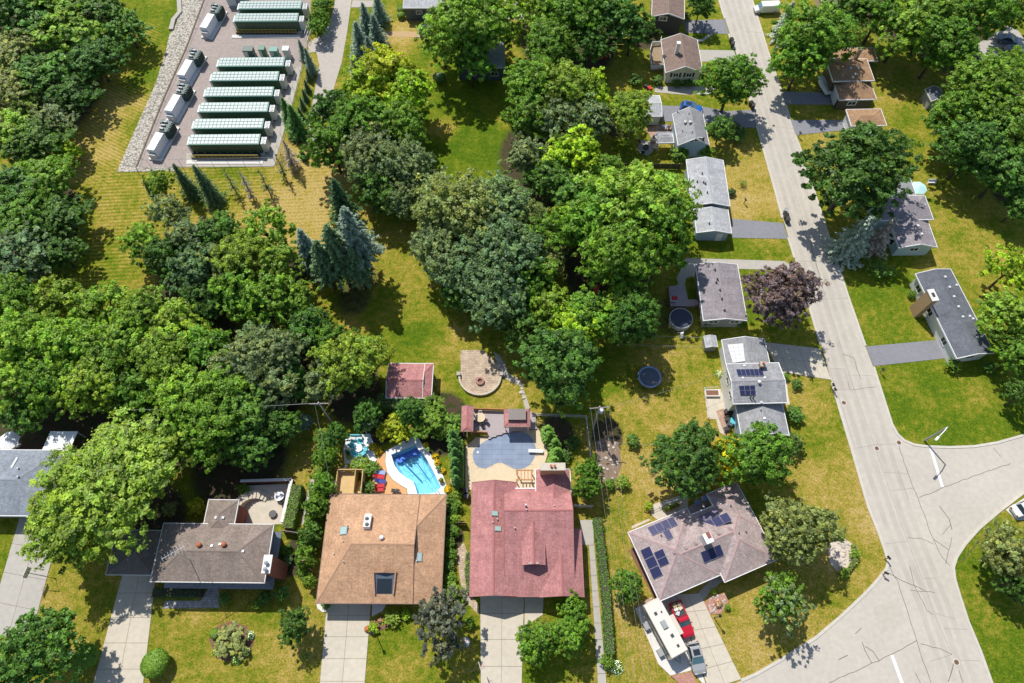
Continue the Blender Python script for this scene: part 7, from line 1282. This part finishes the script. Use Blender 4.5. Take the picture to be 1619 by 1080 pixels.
# rocks in the garden beds
RK = []
for i in range(4):
    d = sph(24); v = [tuple(x * rng.uniform(.75, 1.1)) for x in d]; 
    import bmesh as _bm
    b = _bm.new(); [b.verts.new(x) for x in v]; _bm.ops.convex_hull(b, input=b.verts); me = bpy.data.meshes.new('stone'); b.to_mesh(me); b.free(); me.materials.append(M('pale_boulder', (.52, .46, .40), .9, .3)); RK.append(me)
def rocks(pts, n, rmin, rmax, label):
    P = W(pts); c = sum(P, Vector()) / len(P); o = thing('stone_group', label, 'stones', (c.x, c.y, .05)); xs = np.array([p.x for p in P]); ys = np.array([p.y for p in P]); poly = [(p.x, p.y) for p in P]; k = 0
    while k < n:
        x, y = rng.uniform(xs.min(), xs.max()), rng.uniform(ys.min(), ys.max())
        if not in_poly(np.array([x]), np.array([y]), poly)[0]: continue
        q = inst('stone', RK[k % 4], o); s = rng.uniform(rmin, rmax); q.location = (x - c.x, y - c.y, .02); q.scale = (s, s * rng.uniform(.7, 1.1), s * .6); q.rotation_euler = (0, 0, rng.uniform(0, 6)); k += 1
rocks([(1309, 862), (1335, 854), (1349, 864), (1350, 885), (1325, 902), (1313, 888)], 46, .12, .38, 'scattered pale stones of the rock garden'); rocks([(1114, 955), (1126, 943), (1145, 940), (1150, 952), (1138, 968), (1121, 970)], 40, .1, .26, 'pinkish stones of the bed beside the driveway'); rocks([(942, 702), (958, 692), (976, 702), (980, 735), (970, 760), (952, 758)], 44, .1, .3, 'stones of the bed under the power lines'); rocks([(782, 558), (790, 563), (806, 593), (822, 602), (836, 642), (829, 640), (818, 605), (798, 597)], 40, .15, .4, 'pale edging stones right of the lawn patio')
# ------------------------------------------------------------------ vehicles
def loft(secs):
    """secs: list of (x, halfwidth, zlow, zhigh): rounded-box cross sections"""
    mb = MB(); n = 10; vs = []; fs = []
    for x, w, z0, z1 in secs:
        b = min(.14, (z1 - z0) * .4); vs += [(x, -w * .92, z0), (x, w * .92, z0), (x, w, z0 + b), (x, w, z0 + (z1 - z0) * .55), (x, w * .97, z1 - b * .6), (x, w * .88, z1), (x, -w * .88, z1), (x, -w * .97, z1 - b * .6), (x, -w, z0 + (z1 - z0) * .55), (x, -w, z0 + b)]
    for i in range(len(secs) - 1):
        for k in range(n): fs.append((i * n + k, (i + 1) * n + k, (i + 1) * n + (k + 1) % n, i * n + (k + 1) % n))
    fs += [tuple(reversed(range(n))), tuple(range((len(secs) - 1) * n, len(secs) * n))]
    fs = [tuple(reversed(f)) for f in fs]
    return mb.add(vs, fs)
WM = {}
def wheels(o, xs, w, r=.33):
    for x in xs:
        for s in (-1, 1):
            if r not in WM:
                t = MB().tube([(0, -.11, 0), (0, .11, 0)], r, 18); t2 = MB().tube([(0, -.125, 0), (0, .125, 0)], r * .6, 12); WM[r] = (t.build('tyre', G['black'], o), t2.build('rim', G['lightgrey'])); a, b = WM[r]; b.parent = a; a.name = 'wheel'; WM[r] = (a.data, b.data)
            else: a = inst('wheel', WM[r][0], o); b = inst('rim', WM[r][1], a)
            a.location = (x, s * (w - .1), r)
def glasshouse(o, z0, z1, x0, x1, t0, t1, w0, w1, roofm, roofglass=False):
    """glass box: bottom x0..x1, roof t0..t1"""
    b = [(x0, -w0, z0), (x1, -w0, z0), (x1, w0, z0), (x0, w0, z0)]; t = [(t0, -w1, z1), (t1, -w1, z1), (t1, w1, z1), (t0, w1, z1)]
    MB().slab([b[1], b[2], t[2], t[1]], .012).build('windscreen', G['glass_b'], o); MB().slab([b[3], b[0], t[0], t[3]], .012).build('rear_window', G['glass'], o); MB().slab([b[0], b[1], t[1], t[0]], .012).build('side_window', G['glass'], o); MB().slab([b[2], b[3], t[3], t[2]], .012).build('side_window', G['glass'], o)
    rf = loft([(t0 - .06, w1 * .94, z1 - .03, z1 + .04), (t0 + .15, w1 * 1.02, z1 - .05, z1 + .07), (t1 - .15, w1 * 1.02, z1 - .05, z1 + .07), (t1 + .05, w1 * .95, z1 - .04, z1 + .04)]).build('roof', G[roofm], o)
    if roofglass: MB().box((t0 + t1) / 2 + .1, 0, z1 + .06, (t1 - t0) * .62, w1 * 1.3, .02).build('sunroof', G['glass'], rf)
    for s in (-1, 1):
        for xa, xb in ((x1, t1), (x0, t0)): MB().tube([(xa, s * w0 * .99, z0), (xb, s * w1 * .99, z1)], .045, 5).build('pillar', G[roofm], o)
G['glass_b'] = gloss('windscreen_glass', (.10, .20, .22), .08, .6); G['light'] = gloss('headlamp', (.75, .76, .72), .15); G['tail'] = gloss('tail_lamp', (.35, .01, .01), .3)
def car(p0, p1, m, label, kind='suv', group=None, L=None):
    """p0 rear, p1 front, picture points at bonnet height"""
    a, b = gp(*p0, .8), gp(*p1, .8); c = (a + b) / 2; ang = math.atan2(b.y - a.y, b.x - a.x); L = L or (b - a).length; o = thing({'pickup': 'pickup_truck', 'van': 'van'}.get(kind, 'car'), label, {'pickup': 'pickup truck', 'van': 'van'}.get(kind, 'car'), (c.x, c.y, .06), ang, group); h = L / 2; w = .92
    if kind == 'pickup':
        loft([(-h, w * .95, .4, .95), (-h + .1, w, .38, 1.0), (-h + 2.0, w, .38, 1.0)]).build('bed_side', G[m], o); bd = MB().box(-h + 1.05, 0, .98, 1.8, 1.45, .05).build('bed_floor', G['dark'], o)
        for k in range(5): MB().box(-h + .5 + (k % 3) * .5, -.35 + (k % 2) * .6, 1.0, .5, .55, .25, random.random()).build('load_bundle', G[['wood_y', 'tan_deck', 'lightgrey', 'wood', 'offwhite'][k]], bd)
        loft([(-h + 2.0, w, .38, 1.02), (h - 1.4, w, .38, 1.05), (h - .3, w * .97, .38, 1.0), (h, w * .85, .42, .85)]).build('body', G[m], o); glasshouse(o, 1.02, 1.72, -h + 2.05, h - 1.35, -h + 2.2, h - 2.05, w * .93, w * .78, m)
        xs = (-h + 1.0, h - 1.0)
    elif kind == 'van':
        loft([(-h, w * .96, .35, 1.9), (-h + .15, w, .32, 2.0), (h - 1.3, w, .32, 2.0), (h - .75, w * .97, .32, 1.15), (h, w * .85, .38, .85)]).build('body', G[m], o); MB().slab([(h - .72, -w * .85, 1.2), (h - .72, w * .85, 1.2), (h - 1.22, w * .8, 1.93), (h - 1.22, -w * .8, 1.93)], .02).build('windscreen', G['glass_b'], o); xs = (-h + .9, h - .95)
    else:
        lowr = 1.6 if kind == 'suv' else 1.42; loft([(-h, w * .86, .38, .8), (-h + .2, w * .97, .32, .93), (-h + .8, w, .3, .96), (h - 1.5, w, .3, .95), (h - .5, w * .95, .3, .85), (h - .08, w * .8, .36, .7), (h, w * .6, .4, .62)]).build('body', G[m], o)
        glasshouse(o, .93, lowr, -h + (.25 if kind == 'suv' else .8), h - 1.25, -h + (.6 if kind == 'suv' else 1.3), h - 2.1, w * .93, w * .74, m, kind == 'suv'); xs = (-h + .85, h - .9)
    wheels(o, xs, w, .36 if kind == 'pickup' else .33)
    for s in (-1, 1):
        MB().box(h - .14, s * w * .58, .58, .16, .34, .14).build('headlight', G['light'], o); MB().box(-h + .02, s * w * .7, .7, .08, .28, .2).build('tail_light', G['tail'], o); MB().box(h - 1.55, s * (w + .09), .98, .14, .18, .13).build('mirror', G[m], o)
    MB().box(h - .02, 0, .34, .12, w * 1.5, .2).build('front_bumper', G['lightgrey'] if kind == 'pickup' else G['dark'], o); return o
car((1067, 951), (1089.5, 1007), 'red', 'red pickup truck with loaded bed under the solar house eaves', 'pickup'); car((1094.5, 1015), (1108, 1066), 'silver', 'silver car with dark glass roof on the driveway beside the camper', 'suv')
car((1226, 13), (1198, 14), 'whitecar', 'white van parked at the top right of the street', 'van', L=5.2); car((1079, 168), (1107, 172), 'bluecar', 'blue car behind the steep blue house', 'suv', L=4.4); car((668, 48), (690, 48), 'darkcar', 'dark car parked under the tall top tree', 'suv', L=4.4); car((1586, 60), (1604, 64), 'greycar', 'upper blue-grey car in the corner parking lot', 'sedan', L=4.5); car((1590, 80), (1616, 80), 'greycar', 'lower grey car in the corner parking lot', 'suv', L=4.6); sheet('driveway', [(1590, 806), (1622, 786), (1650, 800), (1640, 822), (1606, 822)], .05, G['concrete_w']); car((1612, 806), (1634, 796), 'whitecar', 'white car on the driveway at the right edge of the corner island', 'sedan', L=4.5)
def camper():
    A, B, D = gp(1064.5, 1042, 3.0), gp(1018.5, 956, 3.0), gp(1087, 1029.5, 3.0); L = (B - A).length; Wd = (D - A).length; ang = math.atan2(B.y - A.y, B.x - A.x); c = (B + D) / 2; o = thing('camper_trailer', 'long beige camper trailer parked on the white pad', 'camper', (c.x, c.y, .05), ang); h = L / 2; w = 1.25
    b = loft([(-h, w, .65, 2.7), (-h + .12, w, .55, 2.95), (h - .3, w, .55, 2.95), (h, w, .75, 2.6)]).build('body', G['rvside'], o); rf = MB().box(0, 0, 2.955, L - .3, 2 * w - .12, .05).build('roof', G['rv'], o)
    MB().box(.4, 0, 3.0, 1.1, .75, .28, 0, .85).build('air_conditioner', G['grey'], rf)
    for x, y, s in ((h - 1.6, .3, .38), (-1.2, -.25, .4), (-h + 1.1, -.3, .32), (1.9, -.5, .2)): MB().box(x, y, 3.0, s, s, .12).build('roof_hatch', G['dark'], rf)
    aw = MB().tube([(-h + .6, w + .08, 2.75), (h - .8, w + .08, 2.75)], .09, 8).build('awning_roll', G['dark'], o)
    for s in (-1, 1):
        for x in (-h + 1.2, -.2, h - 1.6): MB().box(x, s * (w + .005), 1.6, 1.0, .03, .65).build('window', G['glass'], b)
        MB().box(0, s * (w + .004), 1.0, L - .6, .02, .18).build('stripe', G['brown'], b)
    for x in (-2.4, 1.2): MB().box(x, w + .45, .0, .9, .7, .75).build('step_box', G['grey'], o)
    wheels(o, (-.6, .3), w + .02, .34); MB().tube([(-h, .5, .5), (-h - 1.0, 0, .5), (-h, -.5, .5)], .05, 6).build('hitch', G['dark'], o); so_ = MB().box(-.3, -w - .3, .8, 2.6, .6, 1.9).build('slide_out', G['rvside'], o)
camper()
c = gp(1305, 131, 1.4); o = thing('boat_trailer', 'white covered boat on a trailer beside the olive house', 'boat', (c.x, c.y, .03), R(105)); loft([(-2.4, .85, .55, 1.2), (0, .9, .5, 1.25), (1.8, .6, .6, 1.35), (2.7, .08, .9, 1.4)]).build('hull', G['white'], o); loft([(-2.3, .8, 1.15, 1.4), (0, .75, 1.2, 1.7), (1.6, .5, 1.25, 1.5), (2.3, .1, 1.3, 1.42)]).build('cover', G['lightgrey'], o); MB().box(0, 0, .35, 4.6, .9, .12).build('trailer_frame', G['grey'], o); wheels(o, (-.6,), 1.0, .3)
